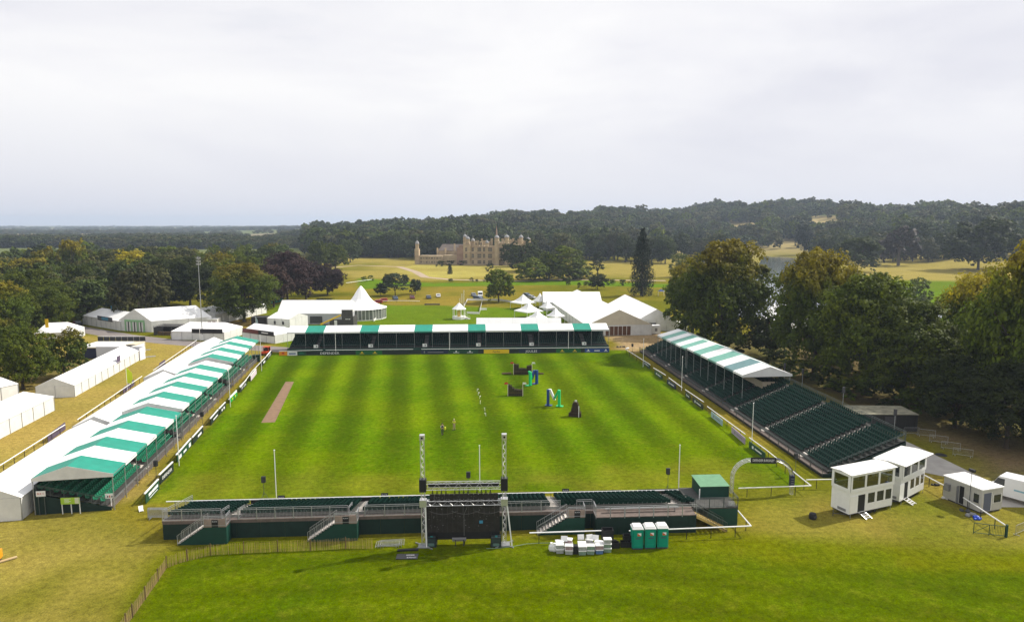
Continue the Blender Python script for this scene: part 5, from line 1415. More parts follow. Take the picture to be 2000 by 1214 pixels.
# white panel fences on the lawn
def panel_fence(label, a, c, h=1.0, mat=None, solid=True, name='panel_fence'):
    A, B = G(*a), G(*c); o, L = frame(name, label, 'fence', A, B, 'white panel fences on the lawn')
    n = max(1, round(L / 2.2))
    for i in range(n):
        x0, x1 = L * i / n + .03, L * (i + 1) / n - .03
        boxes('panel', o, mat or M_WHITE, (x0, -.02, .15, x1, .02, h * .92)) if solid else boxes('rail', o, mat or M_WHITE, (x0, -.02, h * .8, x1, .02, h), (x0, -.02, h * .4, x1, .02, h * .55))
        boxes('post', o, mat or M_WHITE, (x0 - .07, -.04, 0, x0 - .01, .04, h))
for i, (a, c) in enumerate((((906, 600), (913, 587)), ((913, 587), (978, 588)), ((942, 588), (937, 612)), ((912, 613), (937, 614)), ((937, 606), (951, 606)), ((730, 628), (752, 613)), ((724, 610), (752, 611)), ((978, 588), (1003, 592)))):
    panel_fence('white panel fence ' + ('climbing behind the bandstand', 'running left to right under the parked van', 'running from the van towards the arena', 'right of the bandstand steps', 'short arm by the corner of the lawn', 'slanting away from the peaked marquee', 'behind the peaked marquee terrace', 'behind the round green tree')[i], a, c)
rail_fence('low white rail below the parked cars on the paddock', [g2(716, 594), g2(735, 591), g2(770, 590), g2(820, 591)], h=.7, grp='rails on the paddock', r=.10)
rail_fence('white rail on the slope beside the spreading copper beech', [g2(676, 556), g2(726, 549)], h=1.0, grp='rails on the paddock', r=.12)
for lb, a, c in (('long dark timber beam lying on the mown lawn below the white car', (829, 596), (859, 596)), ('short dark timber beam on the lawn right of the peaked marquee', (725, 603), (738, 603))):
    o, L = frame('timber_beam', lb, 'beam', G(*a), G(*c)); boxes('beam', o, M_DGREY, (0, 0, .18, L, .5, .62)); boxes('foot', o, M_WOOD_D, (.2, 0, 0, .5, .5, .17), (L - .5, 0, 0, L - .2, .5, .17))
hd = empty('hedge', 'clipped dark hedge block left of the red car behind the peaked marquee', 'hedge', G(638, 588), 0); c = put('crown', CROWNS['bush'][0], hd, scale=(7.6, 2.2, 1.7)); c.material_slots[0].link = 'OBJECT'; c.material_slots[0].material = L_DARK
c = put('crown', CROWNS['bush'][1], hd, loc=(-2.2, 0, 0), scale=(6, 2.4, 1.6)); c.material_slots[0].link = 'OBJECT'; c.material_slots[0].material = L_DARK
bg_ = empty('garden_umbrella', 'small dark blue canopy on the far paddock right of the tall conifer', 'canopy', G(1291, 578), 0)
MB().lathe([(1.6, 2.2), (.02, 3.1)], 6).build('roof', M_BLUE, bg_)
for x, y in ((-1.2, -.6), (1.2, -.6), (1.2, .6), (-1.2, .6)): MB().tube((x, y, 0), (x, y, 2.35), .04, 5).build('leg', M_WHITE, bg_)
lt, l_ = gable_tent('white tent with a red edge between the two lime trees by the lake', G(1478, 648), G(1530, 654), 22, 3.2, 7.5)
boxes('red_trim', lt, M_RED, (l_ * .3, -.2, 3.0, l_, -.14, 3.3))
# floodlight mast
fm = empty('floodlight_mast', 'tall slim floodlight mast with three lamp brackets among the left hand marquees', 'floodlight', G(396, 664), 0)
hm = height_at(G(396, 664), 500); MB().tube((0, 0, 0), (0, 0, hm), .16, 8, .07).build('mast', M_STEEL, fm); boxes('cabinet', fm, M_WHITE, (-.35, -.35, 0, .35, -.18, 1.6))
for k in (.90, .935, .97):
    f_ = boxes('lamp_bracket', fm, M_WHITE, (-.5, -.1, hm * k, .6, .1, hm * k + .12)); boxes('lamp', fm, M_GREY, (-.55, -.25, hm * k + .13, -.1, .1, hm * k + .42)); boxes('lamp', fm, M_GREY, (.15, -.25, hm * k + .13, .6, .1, hm * k + .42))
# jumping ring with banners at the far left
jr = (('yellow banner at the small jumping ring, left one', (185, 589), (204, 589), 1.3, M_YELLOW), ('yellow banner at the small jumping ring, right one', (229, 584), (239, 584), 1.3, M_YELLOW),
      ('turquoise banner at the small jumping ring', (173, 591), (180, 591), 1.2, pm('turquoise', (.05, .38, .38), .5)), ('long dark green wall in front of the small jumping ring', (185, 600), (226, 600), 2.2, M_DGREEN))
for lb, a, c, h, m in jr:
    o, L = frame('banner', lb, 'banner', G(*a), G(*c)); boxes('panel', o, m, (0, -.04, .2, L, .04, h + .2)); boxes('post', o, M_WHITE, (-.06, -.05, 0, 0, .05, h + .3), (L, -.05, 0, L + .06, .05, h + .3))
rail_fence('white rail round the small jumping ring at the far left', [g2(180, 590), g2(206, 586), g2(240, 582)], grp='rails on the paddock', r=.12)
wa_ = empty('wooden_arch', 'little white and teal gateway left of the dark green wall', 'gateway', G(177, 601), 0); boxes('post', wa_, M_WHITE, (0, 0, 0, .2, .2, 2.4)); boxes('post', wa_, M_WHITE, (1.3, 0, 0, 1.5, .2, 2.4)); b = MB(); b.slab([(-.2, -.1, 2.4), (1.7, -.1, 2.4), (.75, -.1, 3.1)], -.3); b.build('gable', MATS['turquoise'], wa_)
# ------------------------------------------------------------------ vehicles
def car(label, p, rz, col, kind='hatch', group='cars parked on the paddock'):
    o = empty('parked_car', label, 'car' if kind != 'van' else 'van', p, rz, group)
    L, W = (4.3, 1.75) if kind != 'van' else (5.3, 2.0)
    m = pm('paint ' + '%.2f %.2f %.2f' % col, col, .3, spec=.6)
    if kind == 'van': side = [(-2.6, .45), (2.5, .45), (2.6, 1.0), (2.1, 1.25), (1.5, 2.3), (-2.55, 2.4)]
    elif kind == 'estate': side = [(-2.15, .3), (2.1, .3), (2.15, .72), (1.2, .92), (.5, 1.42), (-1.9, 1.45), (-2.12, .85)]
    else: side = [(-2.1, .3), (2.1, .3), (2.12, .72), (1.15, .90), (.45, 1.42), (-1.3, 1.42), (-1.95, .92), (-2.1, .85)]
    def ext(pts, w, sc=1.0):
        b = MB(); n = len(pts); vs = [(x, -w, z) for x, z in pts] + [(x, w, z) for x, z in pts]
        return b.add(vs, [tuple(range(n)), tuple(range(2 * n - 1, n - 1, -1))] + [(i, n + i, n + (i + 1) % n, (i + 1) % n) for i in range(n)])
    ext(side, W / 2).build('body', m, o)
    if kind == 'van': gl = [(2.02, 1.35), (1.58, 2.12), (1.0, 2.12), (1.0, 1.35)]
    else: gl = [(1.05, .96), (.42, 1.36), (-1.3 if kind != 'estate' else -1.8, 1.36), (-1.75, .98)]
    ext(gl, W / 2 + .012).build('side_windows', M_GLASS, o)
    k = [s for s in side]
    if kind == 'van': q = [(2.06, 1.34), (1.56, 2.2)]
    else: q = [(1.12, .93), (.53, 1.38)]
    b = MB(); b.slab([(q[0][0] + .03, -W * .42, q[0][1]), (q[0][0] + .03, W * .42, q[0][1]), (q[1][0] + .03, W * .40, q[1][1]), (q[1][0] + .03, -W * .40, q[1][1])], .02); b.build('windscreen', M_GLASS, o)
    w_ = MB().tube((0, -.11, 0), (0, .11, 0), .32, 12).mesh('wheel', M_RUBBER)
    for x in (-L * .31, L * .31):
        for y in (-W / 2 + .08, W / 2 - .08): put('wheel', w_, o, loc=(x, y, .32))
    return o
RED, NAVYC, MAR, BLU, WHT, SIL, BLK = (.42, .015, .03), (.04, .06, .10), (.14, .02, .03), (.06, .10, .17), (.72, .72, .72), (.40, .42, .45), (.015, .015, .018)
for lb, x, y, rz, c_, k in (('small red car parked just behind the peaked marquee', 697, 590, -1.2, RED, 'hatch'), ('brown car low beside the peaked marquee', 710, 596, .3, (.12, .08, .06), 'hatch'),
     ('long red car, left one of a touching pair on the paddock', 737, 592, -2.9, RED, 'estate'), ('red car, right one of a touching pair on the paddock', 747, 589, -2.9, (.50, .02, .025), 'estate'),
     ('blue grey car under the wide cedar', 772, 585, -1.2, BLU, 'hatch'), ('maroon car right of the wide cedar', 805, 583, -1.3, MAR, 'hatch'), ('dark blue car below the white one on the paddock', 837, 583, -1.3, NAVYC, 'hatch'),
     ('white car highest on the paddock', 856, 580, -1.4, WHT, 'hatch'), ('silver blue car left of the white van', 925, 578, -1.3, (.18, .21, .26), 'hatch'), ('white van parked left of the round green tree', 938, 580, -1.5, WHT, 'van'),
     ('dark blue car parked in front of the white van', 934, 584, -.6, (.05, .09, .16), 'estate'), ('blue car behind the pagoda tents', 1029, 578, -.9, BLU, 'hatch'), ('silver car behind the pagoda tents', 1038, 583, -.7, SIL, 'hatch')):
    car(lb, G(x, y), rz, c_, k)
car('black hatchback by the park road at the left', G(152, 635), -.8, BLK, 'hatch', 'vehicles by the park road'); car('red car half hidden behind the white tent with yellow signs', G(120, 634), .4, RED, 'hatch', 'vehicles by the park road')
car('silver car under the trees left of the jumping ring', G(134, 606), 0.1, SIL, 'hatch', 'vehicles by the park road'); car('dark pickup like car under the trees left of the jumping ring', G(146, 607), .2, (.10, .07, .05), 'estate', 'vehicles by the park road')
# ------------------------------------------------------------------ the great house
M_PANE = pm('leaded window', (0.045, 0.045, 0.05), 0.15, 0.2, 1.0, spec=.6)
def hwindow(o, x, z, w, h, y=0.0, face=None):
    f = boxes('window', o, M_PANE, (x - w / 2, y - .06, z, x + w / 2, y - .005, z + h))
    nb = max(2, round(w / .9)); b = MB()
    for i in range(nb + 1): xx = x - w / 2 + w * i / nb; b.box(xx - .09, y - .16, z - .1, xx + .09, y - .065, z + h + .1)
    for k in (0, .5, 1): zz = z + h * k; b.box(x - w / 2 - .1, y - .19, zz - .09, x + w / 2 + .1, y - .165, zz + .09)
    b.build('frame', M_STONE, f)
H0, H1 = G(905, 518), G(1041, 518)
gh, HL = frame('great_house', 'great honey stone house with domed turrets, many windows and a spire beyond the lawns', 'house', H0, H1)
def hpx(px): return (px - 905) / 141 * HL
HH_ = 15.8
secs_h = [(905, 919, 16.5, 0), (919, 950, 14.6, .8), (950, 969, 14.2, 0), (969, 998, 17.2, -1.2), (998, 1046, 15.6, .6)]
for a, c, h, yo in secs_h:
    boxes('wall', gh, M_STONE, (hpx(a) + .01, yo, 0, hpx(c) - .01, 26, h))
    for z in (4.6, 9.6, h - .5): boxes('string_course', gh, M_STONE_P, (hpx(a) - .02 + .05, yo - .22, z, hpx(c) - .05, yo - .01, z + .28))
    boxes('parapet', gh, M_STONE, *[(hpx(a) + i * 1.2 + .1, yo + .05, h + .01, hpx(a) + i * 1.2 + .8, yo + .35, h + 1.0) for i in range(int((hpx(c) - hpx(a)) / 1.2))])
for px, w, yo in ((911, 1.6, 0), (924, 1.8, .8), (937.5, 3.0, .8), (947, 1.8, .8), (959, 3.2, 0), (981, 5.6, -1.2), (993, 1.3, -1.2), (975, 1.2, -1.2), (1004, 1.6, .6), (1014, 2.6, .6), (1026, 1.6, .6), (1037, 2.4, .6)):
    for z, h in ((1.2, 2.6), (5.6, 3.2), (10.6, 3.0)): hwindow(gh, hpx(px), z, w, h, yo)
def turret(px, base, top, r, yo=0.0, cup=True, name='turret'):
    x = hpx(px); b = MB()
    b.lathe([(r, base), (r, top - 5.2), (r * 1.25, top - 5.1), (r * 1.25, top - 4.7), (r * .95, top - 4.6), (r * .95, top - 3.0), (r * 1.15, top - 2.9), (r * 1.15, top - 2.6)], 8, (x, yo))
    t_ = b.build(name, M_STONE, gh)
    b = MB(); b.lathe([(r * 1.0, top - 2.6), (r * 1.1, top - 2.0), (r * .8, top - 1.1), (r * .25, top - .6), (.12, top), (.1, top + 1.3), (.02, top + 2.4)], 8, (x, yo)); b.build('dome', M_LEAD, t_)
turret(973, 0, 23.5, 1.75, -1.4); turret(993, 0, 23.8, 1.75, -1.4); turret(914, 14, 22.5, 1.5, 2); turret(924, 12, 21, 1.4, 6); turret(953, 13, 19.5, 1.2, 1)
turret(1022, 13, 23.5, 1.6, 6); turret(1037, 13, 21.5, 1.6, 12); turret(907, 14, 24.0, 1.4, 10)
b = MB(); b.lathe([(1.6, 14), (1.6, 20.0), (.9, 20.1), (.05, 30.5)], 8, (hpx(975) - 1.2, 11)); b.build('spire', M_STONE_P, gh)
b = MB()
cr_ = random.Random(4)
for px in (920, 929, 934, 941, 945, 950, 957, 962, 984, 988, 1001, 1006, 1011, 1017, 1029, 1033, 1041):
    x = hpx(px); y = cr_.uniform(3, 18); z = cr_.uniform(17.5, 20.2)
    c_ = MB(); c_.box(x - .75, y - .4, 14, x - .1, y + .4, z); c_.box(x + .1, y - .4, 14, x + .75, y + .4, z); c_.box(x - .85, y - .5, z + .002, x + .85, y + .5, z + .4); c_.build('chimney', M_STONE, gh)
for px, w in ((931, 2.4), (941, 2.2)):
    x = hpx(px); boxes('gable_dormer', gh, M_STONE, (x - w / 2, 1.2, 14.6, x + w / 2, 5, 18.0)); hwindow(gh, x, 15.2, 1.3, 2.0, 1.2)
boxes('roof', gh, M_LEAD, (hpx(908), 3, 14.0, hpx(1044), 25, 14.02 + 2.2)) if False else None
boxes('entrance', gh, M_WOOD_D, (hpx(981) - 1.4, -1.32, 0, hpx(981) + 1.4, -1.21, 3.6))
# west range: tower, low wing and hall roof
wg, WL = frame('house_wing', 'lower stone wing with a domed clock tower at its left end', 'house', G(811, 516), G(903, 517))
def wpx(px): return (px - 811) / 92 * WL
boxes('wall', wg, M_STONE, (wpx(819), 0, 0, wpx(864), 9, 6.9)); boxes('wall', wg, M_STONE, (wpx(864) + .02, 2, 0, wpx(893), 10, 7.2)); boxes('end_block', wg, M_STONE_P, (wpx(893) + .02, -1, 0, wpx(905.5), 14, 13.5), (wpx(898), -1.2, 13.51, wpx(905), 4, 15.2))
boxes('hall_wall', wg, M_STONE, (wpx(847), 14, 0, wpx(901), 24, 10.2))
b = MB(); b.slab([(wpx(846), 13.6, 10.2), (wpx(902), 13.6, 10.2), (wpx(902), 19, 15.4), (wpx(852), 19, 15.4)], .2); b.slab([(wpx(852), 19.01, 15.4), (wpx(902), 19.01, 15.4), (wpx(902), 24.4, 10.2), (wpx(846), 24.4, 10.2)], .2); b.build('hall_roof', M_SLATE, wg)
for k in range(8):
    for z in (1.2, 4.2): hwindow(wg, wpx(823 + k * 5.3), z, 1.0 if k % 2 else 1.7, 1.5, 0)
b = MB(); b.box(wpx(811), -1, 0, wpx(819) - .02, 2.3, 12); b.lathe([(1.9, 12), (1.9, 12.4), (1.45, 12.5), (1.45, 15.4), (1.8, 15.5), (1.8, 15.9)], 8, (wpx(815), .6)); t_ = b.build('clock_tower', M_STONE, wg)
b = MB(); b.lathe([(1.55, 15.9), (1.6, 16.6), (1.1, 17.8), (.3, 18.4), (.12, 19.0), (.1, 21), (.02, 22)], 8, (wpx(815), .6)); b.build('dome', M_LEAD, t_)
for z in (3, 6.4, 9.6): boxes('string_course', wg, M_STONE_P, (wpx(811) - .15, -1.2, z, wpx(819) + .1, -1.01, z + .3))
for px in (846, 862, 880, 888): x = wpx(px); boxes('chimney', wg, M_STONE, (x - .5, 12.2, 6, x + .5, 13.2, 16.0 if px == 880 else 12.5))
hdg = empty('hedge', 'dark green clipped shrubs against the low wing of the great house', 'hedge', G(880, 518) + Vector((0, -1.5, 0)), 0)
for k, (x, w) in enumerate(((0, 9), (-7, 7), (9, 7))): c = put('crown', CROWNS['bush'][k % 2], hdg, loc=(x, 0, 0), scale=(w, 4, 4.6)); c.material_slots[0].link = 'OBJECT'; c.material_slots[0].material = L_DARK
# ------------------------------------------------------------------ screen frame
SL, SR = G(828, 1066), G(985, 1063)
sf, SW = frame('screen_frame', 'tall aluminium truss frame with two towers holding a black video wall behind the near grandstand', 'stage truss', SL, SR)
HT = 11.0
def truss_v(parent, x, y, z0, z1, w=.36, name='tower'):
    b = MB(); h = w / 2
    for a, c in ((-h, -h), (h, -h), (h, h), (-h, h)): b.tube((x + a, y + c, z0), (x + a, y + c, z1), .03, 5)
    o = b.build(name, M_ALU, parent)
    b = MB(); n = int((z1 - z0) / .42)
    for i in range(n):
        za, zb = z0 + (z1 - z0) * i / n, z0 + (z1 - z0) * (i + 1) / n
        s = 1 if i % 2 else -1
        b.tube((x - h * s, y - h, za), (x + h * s, y - h, zb), .018, 3, caps=False); b.tube((x - h * s, y + h, za), (x + h * s, y + h, zb), .018, 3, caps=False)
        b.tube((x - h, y - h * s, za), (x - h, y + h * s, zb), .018, 3, caps=False); b.tube((x + h, y - h * s, za), (x + h, y + h * s, zb), .018, 3, caps=False)
    q = b.build('bracing', M_ALU, o); q['kind'] = 'stuff'; return o
def truss_h(parent, x0, x1, y, z, w=.5, name='beam'):
    b = MB(); h = w / 2
    for a, c in ((-h, -h), (h, -h), (h, h), (-h, h)): b.tube((x0, y + a, z + c), (x1, y + a, z + c), .035, 5)
    o = b.build(name, M_ALU, parent); b = MB(); n = int((x1 - x0) / .5)
    for i in range(n):
        xa, xb = x0 + (x1 - x0) * i / n, x0 + (x1 - x0) * (i + 1) / n; s = 1 if i % 2 else -1
        for k in (-h, h): b.tube((xa, y + k, z - h * s), (xb, y + k, z + h * s), .02, 3, caps=False); b.tube((xa, y - h * s, z + k), (xb, y + h * s, z + k), .02, 3, caps=False)
    q = b.build('bracing', M_ALU, o); q['kind'] = 'stuff'; return o
for k, x in enumerate((0, SW)):
    truss_v(sf, x, 0, .25, HT)
    boxes('base_plate', sf, M_STEEL, (x - .55, -.5, 0.03, x + .55, .5, .12)); boxes('tower_head', sf, M_ALU, (x - .24, -.30, HT, x + .24, .26, HT + .5)); MB().tube((x, -.31, HT + .25), (x, -.34, HT + .25), .11, 10).build('pulley', M_BLACK, sf)
    boxes('sleeve_block', sf, M_BLACK, (x - .34, -.34, 5.75, x + .34, .34, 7.0)); boxes('sleeve_block', sf, M_ALU, (x - .34, -.32, 4.2, x + .34, .32, 4.9))
    b = MB(); b.bar((x + (.28 if k else .24), -.25, 4.3), (x + (.75 if k else .3), -.35, .1), .13); b.build('brace', M_WHITE, sf)
    b = MB()
    for s in (-1, 1): b.bar((x, 0, .1), (x + s * .9, -.75, .05), .09); b.bar((x, 0, .1), (x + s * .9, .75, .05), .09)
    b.build('outrigger', M_STEEL, sf)
truss_h(sf, .36, SW - .36, -.05, 6.3, .62); truss_h(sf, .3, SW - .3, -.05, 4.55, .46)
b = boxes('cable_tray', sf, M_BLACK, (.5, -.03, 6.15, SW - .5, .15, 6.5))
for i in range(15):
    if i % 5 == 4: continue
    x = .95 + i * (SW - 1.9) / 14; b = MB(); b.tube((x, -.12, 6.0), (x, -.12, 5.35), .045, 5); b.bar((x - .12, -.12, 5.6), (x + .12, -.12, 5.6), .05); b.build('hanging_bracket', M_BLACK, sf)
sx0, sx1 = .28, SW - .45; mscr = pm('video wall back', (.022, .018, .018), .55, .35, 1.6)
rows_ = ((1.35, 2.35), (2.37, 3.37), (3.39, 4.39), (4.41, 5.35))
for r_, (z0, z1) in enumerate(rows_):
    n = 14; xa, xb = (sx0, sx1) if r_ < 3 else (.62, SW - .62)
    for i in range(n): boxes('screen_panel', sf, mscr, (xa + (xb - xa) * i / n + .008, .14, z0, xa + (xb - xa) * (i + 1) / n - .008, .24, z1))
b = MB(); rr_ = random.Random(8)
for i in range(70): x = rr_.uniform(sx0 + .1, sx1 - .1); z = rr_.choice((1.9, 2.85, 3.85, 4.9)) + rr_.uniform(-.25, .25); b.box(x, .115, z, x + rr_.uniform(.03, .09), .137, z + rr_.uniform(.02, .05))
b.build('connectors', M_GREY, sf)['kind'] = 'stuff'
b = MB(); p_ = None
for j in range(3):
    p_ = Vector((.6 + j * 2.2, .10, 3.6))
    for i in range(8): q = Vector((p_.x + .35, .10, 3.6 - .35 * math.sin((i + 1) * math.pi / 8))); b.tube(p_, q, .012, 3, caps=False); p_ = q
b.tube((SW / 2, .08, 1.0), (SW / 2, .08, 3.2), .02, 4); b.tube((SW / 2, .08, 3.2), (SW / 2 + .35, .08, 4.1), .014, 3); b.build('cable', M_GREY, sf)
boxes('blue_label', sf, MATS['cyan print'], (5.55, .10, 2.25, 5.9, .13, 2.55)); boxes('crate_shelf', sf, M_GREY, (SW / 2 - 1.2, -.3, .75, SW / 2 + .2, .1, .82), (SW / 2 - 1.2, .05, .45, SW / 2 + .2, .1, .74)); boxes('shelf_leg', sf, M_DGREY, (SW / 2 - .9, -.1, 0, SW / 2 - .82, -.02, .74), (SW / 2 - .1, -.1, 0, SW / 2 - .02, -.02, .74))
b = MB(); b.box(sx0, .25, .55, sx1, .5, 1.34); b.build('base_beam', M_BLACK, sf); boxes('support_leg', sf, M_BLACK, (sx0, .27, 0, sx0 + .15, .48, .54), (sx1 - .15, .27, 0, sx1, .48, .54), (SW / 2 - .07, .27, 0, SW / 2 + .07, .48, .54))
for lb, px in (('stack of black counterweight tanks at the foot of the left truss tower', 843), ('stack of black counterweight tanks at the foot of the right truss tower', 969)):
    o = empty('counterweight', lb, 'weight tank', G(px, 1064), 0)
    for z in (.06, .50): boxes('tank', o, pm('slate plastic tank', (.035, .055, .055), .45, .25, 2.0), (-.48, -.45, z, .48, .45, z + .42))
    b = MB()
    for x in (-.5, .5):
        for y in (-.47, .47): b.bar((x, y, 0), (x, y, 1.25), .06)
    for z in (.03, .48, .95, 1.22):
        for y in (-.47, .47): b.bar((-.5, y, z), (.5, y, z), .05)
        for x in (-.5, .5): b.bar((x, -.47, z), (x, .47, z), .05)
    b.build('cage', M_BLACK, o); boxes('teal_cap', o, MATS['turquoise'], (-.1, -.12, .93, .14, .1, 1.0)); boxes('label_panel', o, pm('pale teal panel', (.10, .17, .15), .5), (-.28, -.50, .14, .30, -.455, .46))
fl_ = frame('cable', 'thin pale cable snaking along the grass from the right truss tower to the crates', 'cable', G(950, 1066), G(1200, 1064))[0]
b = MB(); pts_ = [(950, 1071), (975, 1070), (1000, 1067), (1030, 1061.5), (1060, 1060), (1100, 1060)]
pp_ = [to_local(fl_, G(*q)) + Vector((0, 0, .03)) for q in pts_]
for a, c in zip(pp_, pp_[1:]): b.tube(a, c, .025, 5)
b.build('cable_run', pm('pale teal cable', (.20, .30, .22), .6), fl_)
# ------------------------------------------------------------------ portable toilets
def toilet(label, p, rz, grp=None, m=None, mark=True):
    o = empty('portable_toilet', label, 'portable toilet', p, rz, grp); m = m or pm('teal plastic', (.0, .26, .17), .35, .06, 1.0)
    def shell(z0, z1, a, c): b = MB(); k = .1; b.prism([(-a + k, -c), (a - k, -c), (a, -c + k), (a, c - k), (a - k, c), (-a + k, c), (-a, c - k), (-a, -c + k)], z0, z1); return b
    shell(0, .12, .56, .58).build('base', M_DGREY, o); shell(.121, 2.05, .53, .55).build('cabin', m, o)
    b = MB(); 
    for s in (-1, 1): b.box(s * .50 - .04, -.575, .15, s * .50 + .04, -.553, 2.0)
    b.build('corner_post', m, o); boxes('door', o, m, (-.40, -.585, .2, .40, -.553, 1.95)); boxes('door_inset', o, pm('deep teal', (.0, .17, .115), .4), (-.34, -.60, .62, .34, -.587, 1.25)) if False else None
    boxes('door_panel', o, m, (-.32, -.605, .30, .32, -.587, .48))
    b = MB(); b.prism([(-.56, -.60), (.56, -.60), (.56, .60), (-.56, .60)], 2.052, 2.12); q = [(-.52, -.56), (.52, -.56), (.52, .56), (-.52, .56)]
    b.add([(x, y, 2.121) for x, y in q] + [(x * .78, y * .78, 2.32) for x, y in q], [(4, 5, 6, 7), (0, 1, 5, 4), (1, 2, 6, 5), (2, 3, 7, 6), (3, 0, 4, 7)]); b.build('roof', M_WHITE, o)
    if mark:
        boxes('sticker', o, M_PRINT_W, (-.05, -.596, 1.40, .32, -.588, 1.70)); b = MB(); b.add([(-.05, -.600, 1.40), (.32, -.600, 1.40), (-.05, -.600, 1.70)], [(0, 1, 2)]); b.build('sticker_corner', pm('sticker orange', (.60, .10, .02), .5), o)
        boxes('lettering_bar', o, pm('grey navy print', (.05, .10, .13), .5), (-.22, -.594, 1.08, .28, -.588, 1.20))
    return o
for lb, x in (('teal portable toilet on the left, next to the black crates', 1243), ('middle one of the three teal portable toilets', 1267.5), ('teal portable toilet on the right of the three', 1291.5)):
    toilet(lb, G(x, 1067 - (x - 1243) * .04) , 0.03, 'three teal portable toilets')
for i, x in enumerate((532, 538, 544, 550)):
    toilet('small teal portable toilet glimpsed under the brown tinged oak', G(x, 592 - i), .5, 'teal portable toilets beyond the oak', mark=False)
# plastic crates in front of the short white rail
mclear = [pm('cloudy crate grey', (.36, .37, .36), .35, .2, 5.0), pm('cloudy crate pink', (.34, .24, .25), .35, .25, 6.0), pm('cloudy crate green', (.20, .28, .22), .35, .25, 6.0), pm('cloudy crate blue', (.10, .18, .36), .35, .2, 6.0)]
def crate_meshes(m):
    b = MB(); b.add([(-.27, -.19, 0), (.27, -.19, 0), (.27, .19, 0), (-.27, .19, 0), (-.30, -.22, .30), (.30, -.22, .30), (.30, .22, .30), (-.30, .22, .30)], [(0, 3, 2, 1), (0, 1, 5, 4), (1, 2, 6, 5), (2, 3, 7, 6), (3, 0, 4, 7), (4, 5, 6, 7)])
    l = MB(); l.box(-.32, -.24, .302, .32, .24, .34); l.box(-.26, -.18, .341, .26, .18, .365)
    return b.mesh('tub', m), l.mesh('lid', M_WHITE)
CM = [crate_meshes(m) for m in mclear]
def crate(label, x, y, z, k, rz=0, lid=True, s=1.25):
    o = empty('storage_crate', label, 'crate', (x, y, z), rz, 'plastic storage crates on the grass'); o.scale = (s, s, s); put('tub', CM[k][0], o)
    if lid: put('lid', CM[k][1], o)
c0 = G(1095, 1077); xs_ = [G(x, y) for x, y in ((1093, 1078), (1111, 1080), (1137, 1081), (1153, 1080), (1170, 1079), (1186, 1076))]
kk = ((0, 0), (0, 1), (2, 0), (2, 2), (3, 1), (2, 2, 0))
colr_ = ('grey', 'pinkish', 'green', 'blue'); pos_ = ('first stack from the left', 'second stack from the left', 'third stack from the left', 'fourth stack from the left', 'fifth stack from the left', 'last stack on the right')
for i, (p, ks) in enumerate(zip(xs_, kk)):
    for j, k in enumerate(ks):
        lv = ('bottom', 'top') if len(ks) == 2 else ('bottom', 'middle', 'top')
        crate('cloudy %s crate, %s of the %s' % (colr_[k], lv[j], pos_[i]), p.x, p.y, j * .46, k, (.06, -.04, .03, -.02, .05, 0)[i])
    for r_ in range(1, 3):
        crate('white lidded crate in row %s behind the %s' % (('two', 'three')[r_ - 1], pos_[i]), p.x + .05 * r_, p.y + .66 * r_, 0, (i + r_) % 3, rr_.uniform(-.25, .25))
        if (i + r_) % 2: crate('upper white lidded crate in row %s behind the %s' % (('two', 'three')[r_ - 1], pos_[i]), p.x + .03 * r_, p.y + .66 * r_, .46, (i + r_ + 1) % 3, rr_.uniform(-.3, .3))
for i, (x, y, z) in enumerate(((1101, 1063, .46), (1132, 1060, .93), (1148, 1060, .93), (1162, 1061, .93))):
    p = G(x, y); o = empty('storage_crate', ('white crate tipped on end near the left stack', 'white crate standing on end, third stack', 'white crate standing on end, fourth stack', 'white crate standing on end by the dark crates')[i], 'crate', (p.x, p.y - .5, .92), rr_.uniform(-.3, .3), 'plastic storage crates on the grass')
    o.rotation_euler = (0, 0, rr_.uniform(-.3, .3)); q = put('tub', CM[0][0], o, rot=(1.2, 0, 0), scale=(1.0, 1.1, 1.1)); put('lid', CM[0][1], o, rot=(1.2, 0, 0), scale=(1.0, 1.1, 1.1))
p = G(1124, 1080); boxes('panel', empty('black_bin', 'black bin between the second and third crate stacks', 'bin', p, 0), M_BLACK, (-.22, -.2, 0, .22, .3, .75), (-.2, -.18, .751, .2, .28, .82))
for i, (x, y) in enumerate(((1077, 1074), (1083, 1075))):
    o = empty('white_sack', ('white sack', 'second white sack')[i] + ' slumped at the left end of the crates', 'sack', G(x, y), .4 * i); MB().lathe([(.22, 0), (.30, .2), (.26, .5), (.10, .72), (.14, .8)], 9).build('bag', M_WHITE, o)
def black_crate(label, p, rz=0, z=0, w=.75, d=.55, h=.55):
    o = empty('black_crate', label, 'crate', (p[0], p[1], z), rz, 'black crates beside the toilets'); boxes('side', o, M_BLACK, (-w / 2, -d / 2, 0, w / 2, -d / 2 + .04, h), (-w / 2, d / 2 - .04, 0, w / 2, d / 2, h), (-w / 2, -d / 2 + .05, 0, -w / 2 + .04, d / 2 - .05, h), (w / 2 - .04, -d / 2 + .05, 0, w / 2, d / 2 - .05, h)); boxes('floor', o, M_DGREY, (-w / 2 + .05, -d / 2 + .05, .02, w / 2 - .05, d / 2 - .05, .06)); return o
q = G(1187, 1066)
for j in range(3): black_crate('black open crate in the stack behind the last clear crates, %s' % ('bottom', 'middle', 'top')[j], (q.x, q.y + .35), .05, j * .56 + 0, 1.1, .8, .54)
for lb, x, y, z in (('black crate in front, left of the first toilet', 1219, 1066, 0), ('black crate touching the first toilet', 1229, 1066, 0), ('black crate on top beside the first toilet', 1224, 1064, .56), ('black crate lying right of the clear crates', 1202, 1068, 0)):
    p = G(x, y); black_crate(lb, p, .08, z)
tm_ = MB(); 
